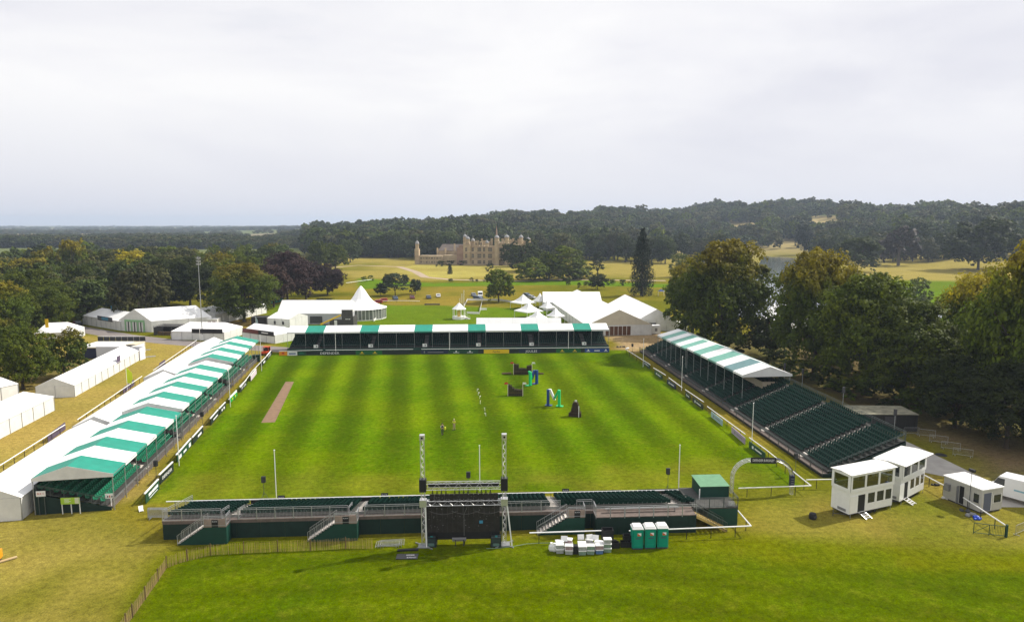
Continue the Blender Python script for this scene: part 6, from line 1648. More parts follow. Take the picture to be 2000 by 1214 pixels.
for k in range(14):
    a0, a1 = 2 * math.pi * k / 14, 2 * math.pi * (k + 1) / 14; tm_.tube((.30 * math.cos(a0), 0, .36 + .30 * math.sin(a0)), (.30 * math.cos(a1), 0, .36 + .30 * math.sin(a1)), .07, 6)
o = empty('tyre', 'black tyre leaning beside the dark crates', 'tyre', G(1200, 1066), .5); put('tread', tm_.mesh('tread', M_RUBBER), o)
# boards lying on the lawn, stacked barriers, single barrier
o, L = frame('lying_board', 'dark board with two white words lying flat on the lawn', 'board', G(773, 1092), G(815, 1091.5)); boxes('panel', o, M_DGREY, (0, 0, .03, L, .98, .09)); text('BURGHLEY', .28, o, (L * .72, .22, .094), (0, 0, 0), M_PRINT_W, width=.9); text('DEFENDER', .28, o, (L * .64, .70, .094), (0, 0, 0), M_PRINT_W, width=.8)
o, L = frame('lying_board', 'narrow black board lying behind the lettered board on the lawn', 'board', G(776, 1077), G(817, 1075)); boxes('panel', o, M_BLACK, (0, 0, .03, L, .32, .15))
def barrier(label, p, rz, tilt=0.0, z=0, grp='metal crowd barriers', L=2.3, mat=M_STEEL):
    o = empty('crowd_barrier', label, 'barrier', (p[0], p[1], z), rz, grp); o.rotation_euler = (tilt, 0, rz)
    b = MB(); b.tube((0, 0, .2), (L, 0, .2), .02, 5); b.tube((0, 0, 1.1), (L, 0, 1.1), .02, 5); b.tube((0, 0, 0), (0, 0, 1.1), .02, 5); b.tube((L, 0, 0), (L, 0, 1.1), .02, 5); b.build('frame', mat, o)
    b = MB()
    for i in range(1, 18): b.tube((L * i / 18, 0, .2), (L * i / 18, 0, 1.1), .008, 4, caps=False)
    b.build('bars', mat, o)
    for x in (.25, L - .25): MB().bar((x, -.3, .02), (x, .3, .02), .05).build('foot', mat, o)
    return o
for i in range(3):
    p = G(733 + i * 5, 1070); barrier('steel barrier lying in a flat pile left of the lettered board', p, .05 + .03 * i, -1.45, .06 + .07 * i, 'pile of steel barriers on the lawn')
for i in range(5): p = G(289 + i * .3, 1013 - i * .9); barrier('steel barrier standing in a tight row at the left end of the near grandstand', p, .02, 0, 0, 'barriers standing together left of the near grandstand', 2.1)
barrier('steel barrier at the right edge below the van', G(1983, 1045), .5); barrier('steel barrier by the trackway behind the office', G(1928, 958), -.25, mat=M_DSTEEL)
for i, (x, y) in enumerate(((1792, 850), (1815, 862), (1838, 875), (1861, 888))): barrier('steel barrier beside the boarded trackway, %s from the far end' % ('first', 'second', 'third', 'fourth')[i], G(x, y), -.52, grp='barriers beside the trackway')
barrier('steel barrier standing alone by the dark container corner', G(1765, 848), 0.0)
o = empty('plastic_chair', 'white plastic chair tipped over on the grass left of the barriers', 'chair', G(276, 998), .6); b = MB(); b.box(-.22, -.22, .1, .22, .22, .14); b.build('seat', M_WHITE, o); b = MB(); b.slab([(-.22, .2, .14), (.22, .2, .14), (.24, .5, .5), (-.24, .5, .5)], .03); b.build('backrest', M_WHITE, o)
for x, y in ((-.2, -.2), (.2, -.2), (.2, .2), (-.2, .2)): boxes('leg', o, M_WHITE, (x - .02, y - .02, 0, x + .02, y + .02, .098))
# picket fence
pf = [G(*q) for q in ((232, 1245), (245, 1225), (258, 1206), (283, 1171), (308, 1135), (325, 1109), (345, 1101), (365, 1095), (411, 1084), (476, 1080), (542, 1077), (606, 1075), (675, 1071), (728, 1071))]
fo = empty('picket_fence', 'split chestnut picket fence curving round the lawn at the lower left', 'fence', (pf[0].x, pf[0].y, 0), 0)
pk = [MB().tube((0, 0, .02), (dx_, dy_, 1.08 + dz_), .024, 4, .012).mesh('picket', M_WOOD) for dx_, dy_, dz_ in ((.01, .01, 0), (-.03, .02, .06), (.03, -.02, -.05), (0, .03, .03))]
pr_ = random.Random(2); wires = MB(); cnt = 0
for a, c in zip(pf, pf[1:]):
    L = (c - a).length; n = max(1, int(L / .118))
    a0, c0 = a - pf[0], c - pf[0]
    for z in (.3, .85): wires.tube(a0 + Vector((0, 0, z)), c0 + Vector((0, 0, z)), .006, 3, caps=False)
    for i in range(n):
        q = a0.lerp(c0, (i + pr_.uniform(.2, .8)) / n); cnt += 1
        if cnt < 300 or cnt % 1 == 0: put('picket', pk[pr_.randrange(4)], fo, loc=(q.x, q.y, 0), rz=pr_.uniform(0, 6))
wires.build('wire', M_DGREY, fo)
pm_ = MB().tube((0, 0, 0), (0, 0, 1.2), .055, 6).mesh('post', M_WOOD_D)
for a in (1, 2, 3, 4, 5, 7, 8, 9, 10, 11, 12): q = pf[a] - pf[0]; put('post', pm_, fo, loc=(q.x, q.y + .08, 0))
# ------------------------------------------------------------------ arch
AL, AR_ = G(1426, 962), G(1548, 964)
ao, AW = frame('finish_arch', 'curved aluminium truss arch with a black DEFENDER BURGHLEY banner at the arena corner', 'arch', AL, AR_)
ah = 4.3; rad = 2.35
def arc_pts(side, off=0.0):
    P = [Vector((0 if side < 0 else AW, off, z)) for z in (0, .7, 1.4, 1.9)]
    for k in range(1, 7):
        t_ = k / 6 * math.pi / 2; cx_ = rad if side < 0 else AW - rad
        P.append(Vector((cx_ + side * rad * math.cos(t_), off, 1.9 + (ah - 1.9) * math.sin(t_))))
    return P
for side in (-1, 1):
    b = MB(); br = MB()
    inner = [Vector((p.x - side * .32 * (1 if i < 4 else math.cos((i - 3) / 6 * math.pi / 2)), p.y, p.z - (0 if i < 4 else .32 * math.sin((i - 3) / 6 * math.pi / 2)))) for i, p in enumerate(arc_pts(side))]
    outer = arc_pts(side)
    for yo in (-.16, .16):
        oy = Vector((0, yo, 0))
        for P in (outer, inner):
            for a, c in zip(P, P[1:]): b.tube(a + oy, c + oy, .035, 5)
        for k in range(len(outer) - 1): br.tube(outer[k] + oy, inner[k + 1] + oy, .02, 3, caps=False); br.tube(inner[k] + oy, outer[k] + oy, .02, 3, caps=False)
    for k in range(len(outer)): br.tube(outer[k] + Vector((0, -.16, 0)), outer[k] + Vector((0, .16, 0)), .02, 3); br.tube(inner[k] + Vector((0, -.16, 0)), inner[k] + Vector((0, .16, 0)), .02, 3)
    b.build('truss_leg', M_ALU, ao); br.build('bracing', M_ALU, ao)
b = MB()
for yo in (-.16, .16):
    for z in (ah, ah - .32): b.tube((rad, yo, z), (AW - rad, yo, z), .035, 5)
b.build('truss_beam', M_ALU, ao)
boxes('banner', ao, M_BLACK, (rad - .15, -.22, ah - .52, AW - rad + .15, -.19, ah + .22)); text('DEFENDER BURGHLEY', .42, ao, (AW / 2, -.228, ah - .15), (math.pi / 2, 0, 0), M_PRINT_W, width=(AW - 2 * rad) * .95)
boxes('leg_cover', ao, M_NAVY, (AW - .42, -.24, .95, AW + .08, .24, 2.3))
for k in range(4): boxes('leg_print', ao, M_GREY, (AW - .36, -.26, 1.1 + k * .28, AW - .02, -.245, 1.16 + k * .28))
b = MB(); q = arc_pts(1)
for a, c in zip(q[4:], q[5:]): b.slab([a + Vector((.02, .24, .05)), a + Vector((.02, -.24, .05)), c + Vector((.02, -.24, .05)), c + Vector((.02, .24, .05))], .03)
b.build('curved_cover', M_NAVY, ao)
# ------------------------------------------------------------------ white two storey judge cabins
def cabin2(label, A, B, depth, zf, h1, h2, upper, lower, door, roof_over=.08, side_win=True, steps=1):
    o, L = frame('judges_cabin', label, 'cabin', A, B, 'white two storey cabins')
    H_ = h2
    def wall_with(y, z0, z1, holes, name='wall', x0=0, x1=None, axis='x', xx=0):
        x1 = L if x1 is None else x1; b = MB(); edges = [x0]
        def bb(a, c, p, q):
            if c - a < .005 or q - p < .005: return
            if axis == 'x': b.box(a, y, p, c, y + .06, q)
            else: b.box(xx, a, p, xx + .06, c, q)
        cur = x0
        for (a, c, p, q) in sorted(holes):
            bb(cur, a, z0, z1); bb(a, c, z0, p); bb(a, c, q, z1); cur = c
        bb(cur, x1, z0, z1); b.build(name, M_WHITE, o)
    up = [(L * a, L * c, h1 + .35, h2 - .28) for a, c in upper]; lo = [(L * a, L * c, zf + .85, zf + 2.0) for a, c in lower]; dr = [(L * door[0], L * door[1], zf + .05, zf + 2.0)]
    wall_with(0, zf, h1, lo + dr); wall_with(-.12, h1 + .002, h2, up, name='upper_wall')
    uw = [(.25, depth - .25, h1 + .35, h2 - .28)]
    wall_with(0, zf, h1, [], axis='y', xx=0, x0=.062, x1=depth, name='side_wall'); wall_with(0, zf, h1, [], axis='y', xx=L - .06, x0=.062, x1=depth, name='side_wall')
    wall_with(0, h1 + .002, h2, uw if side_win else [], axis='y', xx=-.10, x0=-.058, x1=depth, name='upper_side_wall'); wall_with(0, h1 + .002, h2, uw, axis='y', xx=L + .04, x0=-.058, x1=depth, name='upper_side_wall')
    boxes('back_wall', o, M_WHITE, (0.001, depth + .001, zf, L, depth + .06, h1)); wall_with(depth + .002, h1 + .002, h2, [(.4, L - .4, h1 + .35, h2 - .28)], name='upper_back_wall', x0=-.098, x1=L + .1)
    boxes('floor', o, M_GREY, (.06, .07, h1 - .1, L - .06, depth, h1), (.06, .07, zf, L - .06, depth, zf + .04))
    for (a, c, p, q) in up: boxes('window', o, M_GLASS2, (a + .01, -.09, p + .01, c - .01, -.075, q - .01))
    for (a, c, p, q) in lo: boxes('window', o, M_GLASS, (a + .01, .02, p + .01, c - .01, .035, q - .01))
    for x in (-.08, L + .06): boxes('side_window', o, M_GLASS2, (x, uw[0][0] + .01, uw[0][2] + .01, x + .015, uw[0][1] - .01, uw[0][3] - .01))
    a, c, p, q = dr[0]; boxes('doorway', o, M_BLACK, (a + .01, .04, p, c - .01, .055, q)); boxes('open_door', o, M_WHITE, (a - (c - a) - .05, -.05, p, a - .03, -.005, q))
    boxes('desk', o, M_DGREY, (.4, .5, h1 + .01, L - .4, 1.0, h1 + .75)); 
    for x in (.25, .5, .72): boxes('chair', o, M_BLACK, (L * x, 1.2, h1 + .01, L * x + .4, 1.6, h1 + .5), (L * x, 1.61, h1 + .01, L * x + .4, 1.68, h1 + .95))
    b = MB(); e = roof_over; b.slab([(-.15 - e, -.2 - e, h2 + .03), (L + .15 + e, -.2 - e, h2 + .03), (L + .15 + e, depth / 2, h2 + .17), (-.15 - e, depth / 2, h2 + .17)], .05); b.slab([(-.15 - e, depth / 2 + .001, h2 + .17), (L + .15 + e, depth / 2 + .001, h2 + .17), (L + .15 + e, depth + .15 + e, h2 + .03), (-.15 - e, depth + .15 + e, h2 + .03)], .05); b.build('roof', M_WHITE, o)
    boxes('chassis', o, M_DGREY, (.1, .1, zf - .14, L - .1, depth - .05, zf - .002))
    wm_ = MB().tube((0, -.09, 0), (0, .09, 0), .26, 12).mesh('wheel', M_RUBBER)
    for x in (L * .52, L * .62):
        for y in (.16, depth - .15): put('wheel', wm_, o, loc=(x, y, .26))
    b = MB(); b.bar((.15, .2, zf - .1), (-1.0, depth / 2, .32), .07); b.bar((.15, depth - .2, zf - .1), (-1.0, depth / 2, .32), .07); b.bar((-1.0, depth / 2, 0), (-1.0, depth / 2, .5), .05); b.build('drawbar', M_DGREY, o)
    for x in (.2, L - .25): MB().tube((x, -.05, 0), (x, -.05, zf), .03, 6).build('jack_leg', M_STEEL, o)
    boxes('vent_grille', o, M_GREY, (-.035, .4, zf + .15, -.005, 1.5, zf + .45))
    dx_ = L * (door[0] + door[1]) / 2
    st = MB()
    for s in (-.42, .42): st.bar((dx_ + s, -.02, zf + .05), (dx_ + s + .15, -1.0, .03), .07)
    for i in range(1, 4): st.bar((dx_ - .4 + .05 * i, -.28 * i, zf * (1 - i / 4)), (dx_ + .4 + .05 * i, -.28 * i, zf * (1 - i / 4)), .22, .05)
    st.build('steps', M_ALU, o)
    return o
M_GLASS2 = bpy.data.materials.new('clear cabin glass'); M_GLASS2.use_nodes = True
_t = M_GLASS2.node_tree; _b = _t.nodes['Principled BSDF']; _b.inputs['Base Color'].default_value = (.5, .55, .55, 1); _b.inputs['Roughness'].default_value = .03
_tr = N(_t, 'ShaderNodeBsdfTransparent', i_Color=(.55, .62, .62, 1)); _gl = N(_t, 'ShaderNodeBsdfGlossy', i_Roughness=.05, i_Color=(.9, .9, .9, 1)); _ms = N(_t, 'ShaderNodeMixShader', i_0=.16)
_t.links.new(_tr.outputs[0], _ms.inputs[1]); _t.links.new(_gl.outputs[0], _ms.inputs[2]); _t.links.new(_ms.outputs[0], _t.nodes['Material Output'].inputs['Surface'])
cabin2('nearer white two storey cabin with a flat roof and three wide upper windows', G(1657, 1012), G(1741, 993), 2.35, .45, 2.95, 4.95,
       ((.03, .31), (.35, .62), (.66, .95)), ((.42, .58), (.63, .79), (.83, .97)), (.19, .36))
cabin2('farther white two storey cabin with an overhanging pitched roof', G(1757, 986), G(1803, 961), 2.5, .45, 2.95, 4.85,
       ((.05, .30), (.36, .62), (.68, .93)), ((.40, .56), (.62, .78), (.84, .97)), (.13, .30), roof_over=.42)
# ------------------------------------------------------------------ site office, van, gate and oddments
OA, OB = G(1841, 972), G(1915, 1003)
of, OL = frame('site_office', 'long pale grey portable office with an open dark door and a blue end door', 'cabin', OA, OB)
OD = (G(1963, 1003) - G(1915, 1003)).length * 1.15
mof = pm('pale grey cladding', (.46, .45, .42), .6, .08, 1.0)
OL2 = OL + .0; 
boxes('wall', of, mof, (0, 0, .18, OL2, OD, 2.7)); boxes('roof', of, M_CANVAS, (-.1, -.1, 2.705, OL2 + .1, OD + .1, 2.82)); boxes('skid', of, M_DGREY, (.1, .1, 0, OL2 - .1, OD - .1, .175))
boxes('open_doorway', of, M_BLACK, (OL2 * .44, -.03, .25, OL2 * .55, -.004, 2.3)); boxes('door_leaf', of, M_GREY, (OL2 * .41, -.4, .25, OL2 * .42, -.035, 2.25)); boxes('window', of, M_GLASS, (OL2 * .80, -.03, 1.1, OL2 * .93, -.004, 2.1))
boxes('blue_door', of, pm('slate blue door', (.10, .115, .17), .5), (OL2 + .004, OD * .10, .25, OL2 + .03, OD * .45, 2.3)); boxes('end_window', of, M_GLASS, (OL2 + .004, OD * .58, 1.1, OL2 + .03, OD * .92, 1.95)); boxes('window_frame', of, M_WHITE, (OL2 + .004, OD * .55, 1.0, OL2 + .02, OD * .575, 2.05), (OL2 + .004, OD * .925, 1.0, OL2 + .02, OD * .95, 2.05), (OL2 + .004, OD * .45 + .01, .25, OL2 + .02, OD * .48, 2.35))
for i in range(9): boxes('rib', of, mof, (OL2 * (.03 + i * .115), -.016, .22, OL2 * (.03 + i * .115) + .05, -.001, 2.66)) if not .40 < .03 + i * .115 < .56 else None
boxes('air_unit', of, M_GREY, (.3, -.35, 1.2, .9, -.02, 2.0)); MB().tube((OL2 * .72, -.12, 0), (OL2 * .72, -.12, 4.4), .035, 6).build('antenna_pole', M_DSTEEL, of); boxes('antenna_box', of, M_BLACK, (OL2 * .72 - .35, -.2, 4.4, OL2 * .72 + .3, .1, 4.7))
o = car('white van with pale blue lettering parked behind the site office', G(1990, 978), 2.2, (.74, .75, .76), 'van', None); o.name = 'delivery_van'; o.scale = (1.2, 1.15, 1.2)
boxes('tail_light', o, M_RED, (-2.62, -.96, .8, -2.58, -.84, 1.4), (-2.62, .84, .8, -2.58, .96, 1.4)); boxes('number_plate', o, M_YELLOW, (-2.63, -.26, .5, -2.61, .26, .62)); boxes('bumper', o, M_BLACK, (-2.72, -.98, .28, -2.61, .98, .46))
boxes('blue_print', o, pm('van blue print', (.22, .42, .52), .4), (-1.9, 1.003, 1.2, .2, 1.008, 1.36), (-1.9, 1.003, 1.5, -.6, 1.008, 1.62), (-2.606, .1, 1.3, -2.59, .6, 1.8))
GA, GB = G(1901, 1041), G(1962, 1048)
ga, GL = frame('metal_gate', 'dark green metal gate standing at the end of the sloping white rail', 'gate', GA, GB)
b = MB()
for z in (.12, 1.15): b.bar((0, 0, z), (GL, 0, z), .05)
for x in (0, GL / 2, GL): b.bar((x, 0, 0), (x, 0, 1.15), .055)
b.bar((.02, 0, .15), (GL / 2, 0, 1.1), .035); b.build('gate_frame', M_MGREEN, ga)
for i in range(9): MB().tube((GL * (.55 + i * .05), 0, .12), (GL * (.55 + i * .05), 0, 1.15), .014, 4).build('bar', M_MGREEN, ga)
boxes('gate_post', ga, M_MGREEN, (GL + .05, -.1, 0, GL + .22, .1, 1.35))
def heap(name, label, cat, x, y, mat, r=.4, n=5, seed=1, z=.0):
    o = empty(name, label, cat, G(x, y), 0); q = random.Random(seed)
    for i in range(n):
        a = q.uniform(0, 6.28); d = q.uniform(0, r); s = q.uniform(.16, .3); MB().lathe([(s * .8, 0), (s, s * .5), (s * .7, s * 1.0), (s * .1, s * 1.25)], 7, (d * math.cos(a) * 1.4, d * math.sin(a))).build('piece', mat, o)
heap('tarpaulin', 'crumpled blue tarpaulin on the grass by the site office', 'tarpaulin', 1907, 1013, pm('royal blue sheet', (.01, .06, .45), .5), .35, 6, 3)
heap('kit_bags', 'dark bags and kit lying against the office wall', 'bags', 1879, 998, M_DGREY, .5, 6, 4); heap('rubble_bags', 'grey bags under the sloping rail near the blue sheet', 'bags', 1893, 1006, M_GREY, .45, 5, 5)
heap('cream_sack', 'pale sack between the office and the farther cabin', 'sack', 1847, 973, M_CANVAS_G, .25, 3, 6); heap('dark_kit', 'dark kit beside the office air unit', 'bags', 1829, 948, M_BLACK, .4, 5, 7)
o = empty('loudspeaker', 'round black loudspeaker lying on the grass left of the nearer cabin', 'loudspeaker', G(1587, 1012), .3); MB().lathe([(.38, 0), (.42, .3), (.34, .62), (.12, .70)], 12).build('case', M_BLACK, o); boxes('handle', o, M_DGREY, (-.2, -.43, .2, .2, -.40, .42))
ct = empty('container', 'dark container with a pale dirty roof under the trees behind the right grandstand', 'container', G(1668, 842), -.03); cw = (G(1783, 838) - G(1668, 842)).length
for i in range(int(cw / .6)): boxes('ribbed_panel', ct, pm('black container paint', (.014, .014, .013), .6), (i * .6 + .01, -.03 * (i % 2), .1, i * .6 + .59, .05, 2.7))
boxes('side_wall', ct, MATS['black container paint'], (0, .06, .1, .06, 5.0, 2.7), (int(cw / .6) * .6 - .06, .06, .1, int(cw / .6) * .6, 5.0, 2.7), (.07, 4.94, .1, int(cw / .6) * .6 - .07, 5.0, 2.7)); boxes('roof', ct, pm('leaf littered roof', (.22, .21, .15), .9, .4, 1.2), (-.05, -.1, 2.705, int(cw / .6) * .6 + .05, 5.1, 2.80)); boxes('notice_print', ct, M_DGREY, (4.6, -.06, 1.3, 6.3, -.035, 2.4))
for lb, x, y, h in (('grey loudspeaker post behind the top row, nearest the roof end', 1530, 770, 6.5), ('grey loudspeaker post behind the middle of the top row', 1565, 780, 6.2), ('dark lamp post by the container corner', 1643, 838, 7.5), ('dark lamp post behind the near end of the top row', 1743, 885, 7.0)):
    o = empty('lamp_post', lb, 'lamp post', G(x, y), 0, 'posts behind the right grandstand'); MB().tube((0, 0, 0), (0, 0, h * .78), .07, 7, .05).build('pole', M_STEEL, o); boxes('head', o, M_DGREY, (-.16, -.16, h * .78, .16, .16, h * .78 + .9))
o = empty('drain_cover', 'round black cover on the boarded trackway', 'cover', G(1838, 888) + Vector((0, 0, .012)), 0); MB().lathe([(.75, 0), (.72, .05), (.3, .12), (.05, .13)], 14).build('disc', M_BLACK, o)
# ------------------------------------------------------------------ poles, speakers
def flagpole(label, base, top, r=.055):
    p = G(*base); h = height_at(p, top); o = empty('flagpole', label, 'pole', p, 0, 'white poles round the arena')
    MB().tube((0, 0, 0), (0, 0, h), r, 7, r * .8).build('pole', M_WHITE, o); MB().lathe([(.02, h), (.09, h + .06), (.09, h + .12), (.02, h + .18)], 8).build('finial', M_WHITE, o)
for lb, b_, t_ in (('white pole on the near touchline left of the screen frame', (540, 975), 880), ('white pole on the near touchline behind the screen frame', (937, 958), 871), ('white pole on the near touchline left of the green cabin', (1325, 962), 870),
    ('white pole on the right touchline by the dark green board', (1468, 872), 788), ('white pole on the right touchline halfway along', (1331, 762), 697), ('white pole near the far right corner', (1256, 716), 662), ('nearest white pole on the left touchline', (350, 909), 813),
    ('second white pole on the left touchline', (450, 794), 719), ('farthest white pole on the left touchline', (511, 724), 655), ('white pole before the left part of the far grandstand', (656, 692), 649), ('white pole before the middle of the far grandstand', (878, 690), 645), ('white pole before the right part of the far grandstand', (1110, 687), 643)):
    flagpole(lb, b_, t_)
def speaker(label, base, top, s=.32):
    p = G(*base); h = height_at(p, top); o = empty('loudspeaker', label, 'loudspeaker', p, 0, 'loudspeakers on stands round the arena')
    b = MB(); b.tube((0, 0, .3), (0, 0, h - .7), .025, 5)
    for k in range(3): a = k * 2.09; b.tube((0, 0, .75), (.45 * math.cos(a), .45 * math.sin(a), 0), .018, 4)
    b.build('stand', M_DSTEEL, o); b = MB(); b.prism([(-s * .6, -s * .5), (s * .6, -s * .5), (s * .8, s * .3), (s * .5, s * .6), (-s * .5, s * .6), (-s * .8, s * .3)], h - .72, h); b.build('cabinet', M_BLACK, o); boxes('grille', o, M_DGREY, (-s * .5, -s * .5 - .02, h - .66, s * .5, -s * .5 - .003, h - .06))
for lb, b_, t_ in (('loudspeaker on the near touchline at the left', (516, 972), 930), ('loudspeaker seen above the screen truss', (915, 966), 921), ('loudspeaker on the near touchline left of the green cabin', (1304, 958), 914), ('loudspeaker by the front of the nearest left grandstand', (306, 938), 899), ('loudspeaker by the front of the middle left grandstand', (396, 838), 804),
    ('loudspeaker by the near end of the right grandstand', (1553, 928), 885), ('loudspeaker at the far right corner', (1235, 690), 671)): speaker(lb, b_, t_)
# feather flag, rail boards, small flag
o = empty('feather_flag', 'lime yellow feather flag beside the left hand white tents', 'flag', G(249, 763), .5); hf = height_at(G(249, 763), 717); MB().tube((0, 0, 0), (0, 0, hf), .05, 6, .03).build('pole', M_WHITE, o)
b = MB(); b.slab([(.04, 0, hf), (.45, .05, hf - .55), (.95, .1, hf - 1.2), (1.0, .1, hf - 2.4), (.75, .05, hf - 3.3), (.04, 0, 1.6)], .02); b.build('flag_cloth', pm('lime yellow cloth', (.45, .55, .01), .6), o)
o = empty('feather_flag', 'small pale feather flag by the black stall behind the maroon sign', 'flag', G(500, 640), .2); MB().tube((0, 0, 0), (0, 0, 3.6), .04, 6).build('pole', M_WHITE, o); b = MB(); b.slab([(.04, 0, 3.6), (.5, 0, 2.6), (.65, 0, 1.5), (.04, 0, 1.2)], .02); b.build('flag_cloth', M_LBLUE, o)
o = empty('flagpole', 'white pole in front of the black signed white tent', 'pole', G(391, 666), 0); MB().tube((0, 0, 0), (0, 0, 5.2), .06, 6).build('pole', M_WHITE, o)
for lb, a, c in (('dark plum board on the rail beside the nearest white tent', (94, 864), (128, 838)), ('dark plum board on the rail by the feather flag', (241, 769), (262, 752)), ('dark plum board on the rail at the third white tent', (312, 719), (323, 711))):
    board(lb, a, c, MATS['plum sign'], 1.15, cap=False)
# grounds machine at the far left corner
um = empty('utility_vehicle', 'orange grounds utility vehicle parked behind the far left corner', 'utility vehicle', G(521, 692), 1.45); mo = pm('orange paint', (.55, .06, .01), .4)
b = MB(); b.box(-1.4, -.7, .45, 1.2, .7, .95); b.build('body', mo, um); boxes('cab_frame', um, mo, (-.5, -.7, .96, -.42, -.62, 1.9), (-.5, .62, .96, -.42, .7, 1.9), (.5, -.7, .96, .58, -.62, 1.9), (.5, .62, .96, .58, .7, 1.9)); boxes('roof', um, mo, (-.6, -.75, 1.905, .7, .75, 2.0)); boxes('seat', um, M_BLACK, (-.35, -.6, .96, .1, .6, 1.25), (-.35, -.6, 1.255, -.25, .6, 1.7)); boxes('windscreen', um, M_GLASS, (.585, -.6, .97, .60, .6, 1.85))
wv = MB().tube((0, -.14, 0), (0, .14, 0), .38, 12).mesh('wheel', M_RUBBER)
for x in (-.95, .85):
    for y in (-.72, .72): put('wheel', wv, um, loc=(x, y, .38))
bb_ = empty('bin', 'big dark green wheeled bin at the far end of the left grandstands', 'bin', G(501, 706), .3); boxes('body', bb_, M_MGREEN, (-.8, -.7, .15, .8, .7, 1.5)); boxes('lid', bb_, M_DGREEN, (-.84, -.74, 1.505, .84, .74, 1.62)); boxes('wheel', bb_, M_RUBBER, (-.7, -.6, 0, -.55, -.45, .149), (.55, -.6, 0, .7, -.45, .149))
for i, (x, y, w) in enumerate(((280, 683, 3.4), (284, 697, 4.4))):
    o = empty('floor_mat', ('grey mat under the red heap beside the white exhibition unit', 'longer grey mat below the first one')[i], 'mat', G(x, y), .55 if i else .1); boxes('mat', o, M_GREY, (-w / 2, -.6, .01, w / 2, .6, .05))
heap('red_heap', 'small red heap on a grey mat beside the white exhibition unit', 'cloth', 279, 685, M_RED, .3, 4, 9)
heap('folded_chairs', 'white folded chairs stacked on the gravel at the far right corner', 'chairs', 1226, 681, M_WHITE, .7, 6, 10); heap('dark_chairs', 'dark heaped chairs left of the white ones at the far right corner', 'chairs', 1211, 678, M_DGREY, .9, 7, 11)
o = empty('orange_machine', 'corner of an orange machine with a timber plank at the left edge', 'machine', G(-12, 1098), .3); boxes('body', o, pm('orange yellow paint', (.65, .28, .01), .4), (-1.2, -.7, .3, .55, .6, 1.1)); b = MB(); b.bar((-.6, -.9, .12), (1.75, .45, .12), .3, .1); b.build('plank', pm('sawn plank', (.45, .34, .18), .8), o); boxes('hood', o, M_RUBBER, (-.6, -.5, 1.105, .3, .4, 1.5)); boxes('foot', o, M_RUBBER, (-1.1, -.6, 0, -.7, .5, .29), (.1, -.6, 0, .45, .5, .29))
# ------------------------------------------------------------------ arena fences and letters
mbr = pm('dark brush', (.035, .022, .010), .9, .4, 6.0, bump=.8)
def brush(label, p, rz, W_, prof, frame_l=None, frame_r=None, band=.6, grp='brush fences in the arena', wings=False):
    o = empty('brush_fence', label, 'horse jump', p, rz, grp); D = .9
    n = len(prof)
    for i, h in enumerate(prof):
        x0, x1 = W_ * i / n, W_ * (i + 1) / n; b = MB(); b.box(x0 + .01, 0, 0, x1 - .01, D, h); b.build('brush_block', mbr, o)
        t_ = MB(); q = random.Random(i)
        for k in range(34): x = q.uniform(x0, x1); y = q.uniform(0, D); t_.tube((x, y, h - .05), (x + q.uniform(-.08, .08), y + q.uniform(-.08, .08), h + q.uniform(.05, .2)), .02, 3, .004)
        t_.build('twigs', mbr, o)['kind'] = 'stuff'
    boxes('timber_band', o, M_WOOD_D, (.02, -.06, band, W_ - .02, -.004, band + .1))
    for x, c, dx_ in ((0, M_RED, -1), (W_, M_WHITE, 1)):
        hh = max(prof) + .15; boxes('frame_post', o, M_CREAM, (x - .06, -.05, 0, x + .06, .05, hh)); b = MB(); b.slab([(x, -.01, hh + .02), (x + dx_ * .7, -.01, hh - .02), (x + dx_ * .6, -.01, hh + .34), (x, -.01, hh + .36)], .03); b.build('marker_flag', c, o)
    if wings:
        for s, x in ((-1, -.5), (1, W_ + .5)):
            for k in range(3): b = MB(); b.tube((x, .3 + k * .25, .15 + .05 * k), (x + s * 2.0, -.1 + k * .35, .15), .09, 7); b.build('log', M_WOOD_D, o)
    return o
s1 = 1 / scale_at(G(1022, 731)); w1 = 36 * s1
brush('large brush fence with a notched top and log wings, farthest in the arena', G(1003, 731), 0, w1, [2.2, 2.1, 1.25, 1.25, 1.2, 1.8, 1.9], wings=True)
s2 = 1 / scale_at(G(1007, 773)); brush('brush fence stepping down from left to right, left of the letters', G(992, 773), 0, 29 * s2, [2.1, 1.9, 1.5, 1.2, 1.15, 1.1, 1.1])
o = empty('brush_fence', 'narrow round topped brush fence nearest on the right of the letters', 'horse jump', G(1123, 813), -.25, 'brush fences in the arena')
b = MB(); a_ = [(-.9, 0), (.9, 0), (.9, .7), (.65, .75), (.65, 1.3), (.5, 1.35), (.5, 1.9), (.35, 2.3), (0, 2.45), (-.35, 2.3), (-.5, 1.9), (-.5, 1.35), (-.65, 1.3), (-.65, .75), (-.9, .7)]
n = len(a_); b.add([(x, 0, z) for x, z in a_] + [(x, .8, z) for x, z in a_], [tuple(range(n)), tuple(range(2 * n - 1, n - 1, -1))] + [(i, n + i, n + (i + 1) % n, (i + 1) % n) for i in range(n)]); b.build('brush_body', mbr, o)
t_ = MB(); q = random.Random(5)
for k in range(90): a, c = a_[q.randrange(2, 13)], None; t_.tube((a[0], q.uniform(0, .8), a[1] - .05), (a[0] * 1.1 + q.uniform(-.1, .1), q.uniform(0, .8), a[1] + .15), .02, 3, .004)
t_.build('twigs', mbr, o)['kind'] = 'stuff'
boxes('base_block', o, mbr, (-1.05, -.25, 0, 1.05, -.01, .65)); boxes('frame_post', o, M_WHITE, (.62, -.32, 0, .72, -.26, 1.9)); boxes('marker_flag', o, M_WHITE, (-.1, .3, 2.46, .25, .34, 2.75))
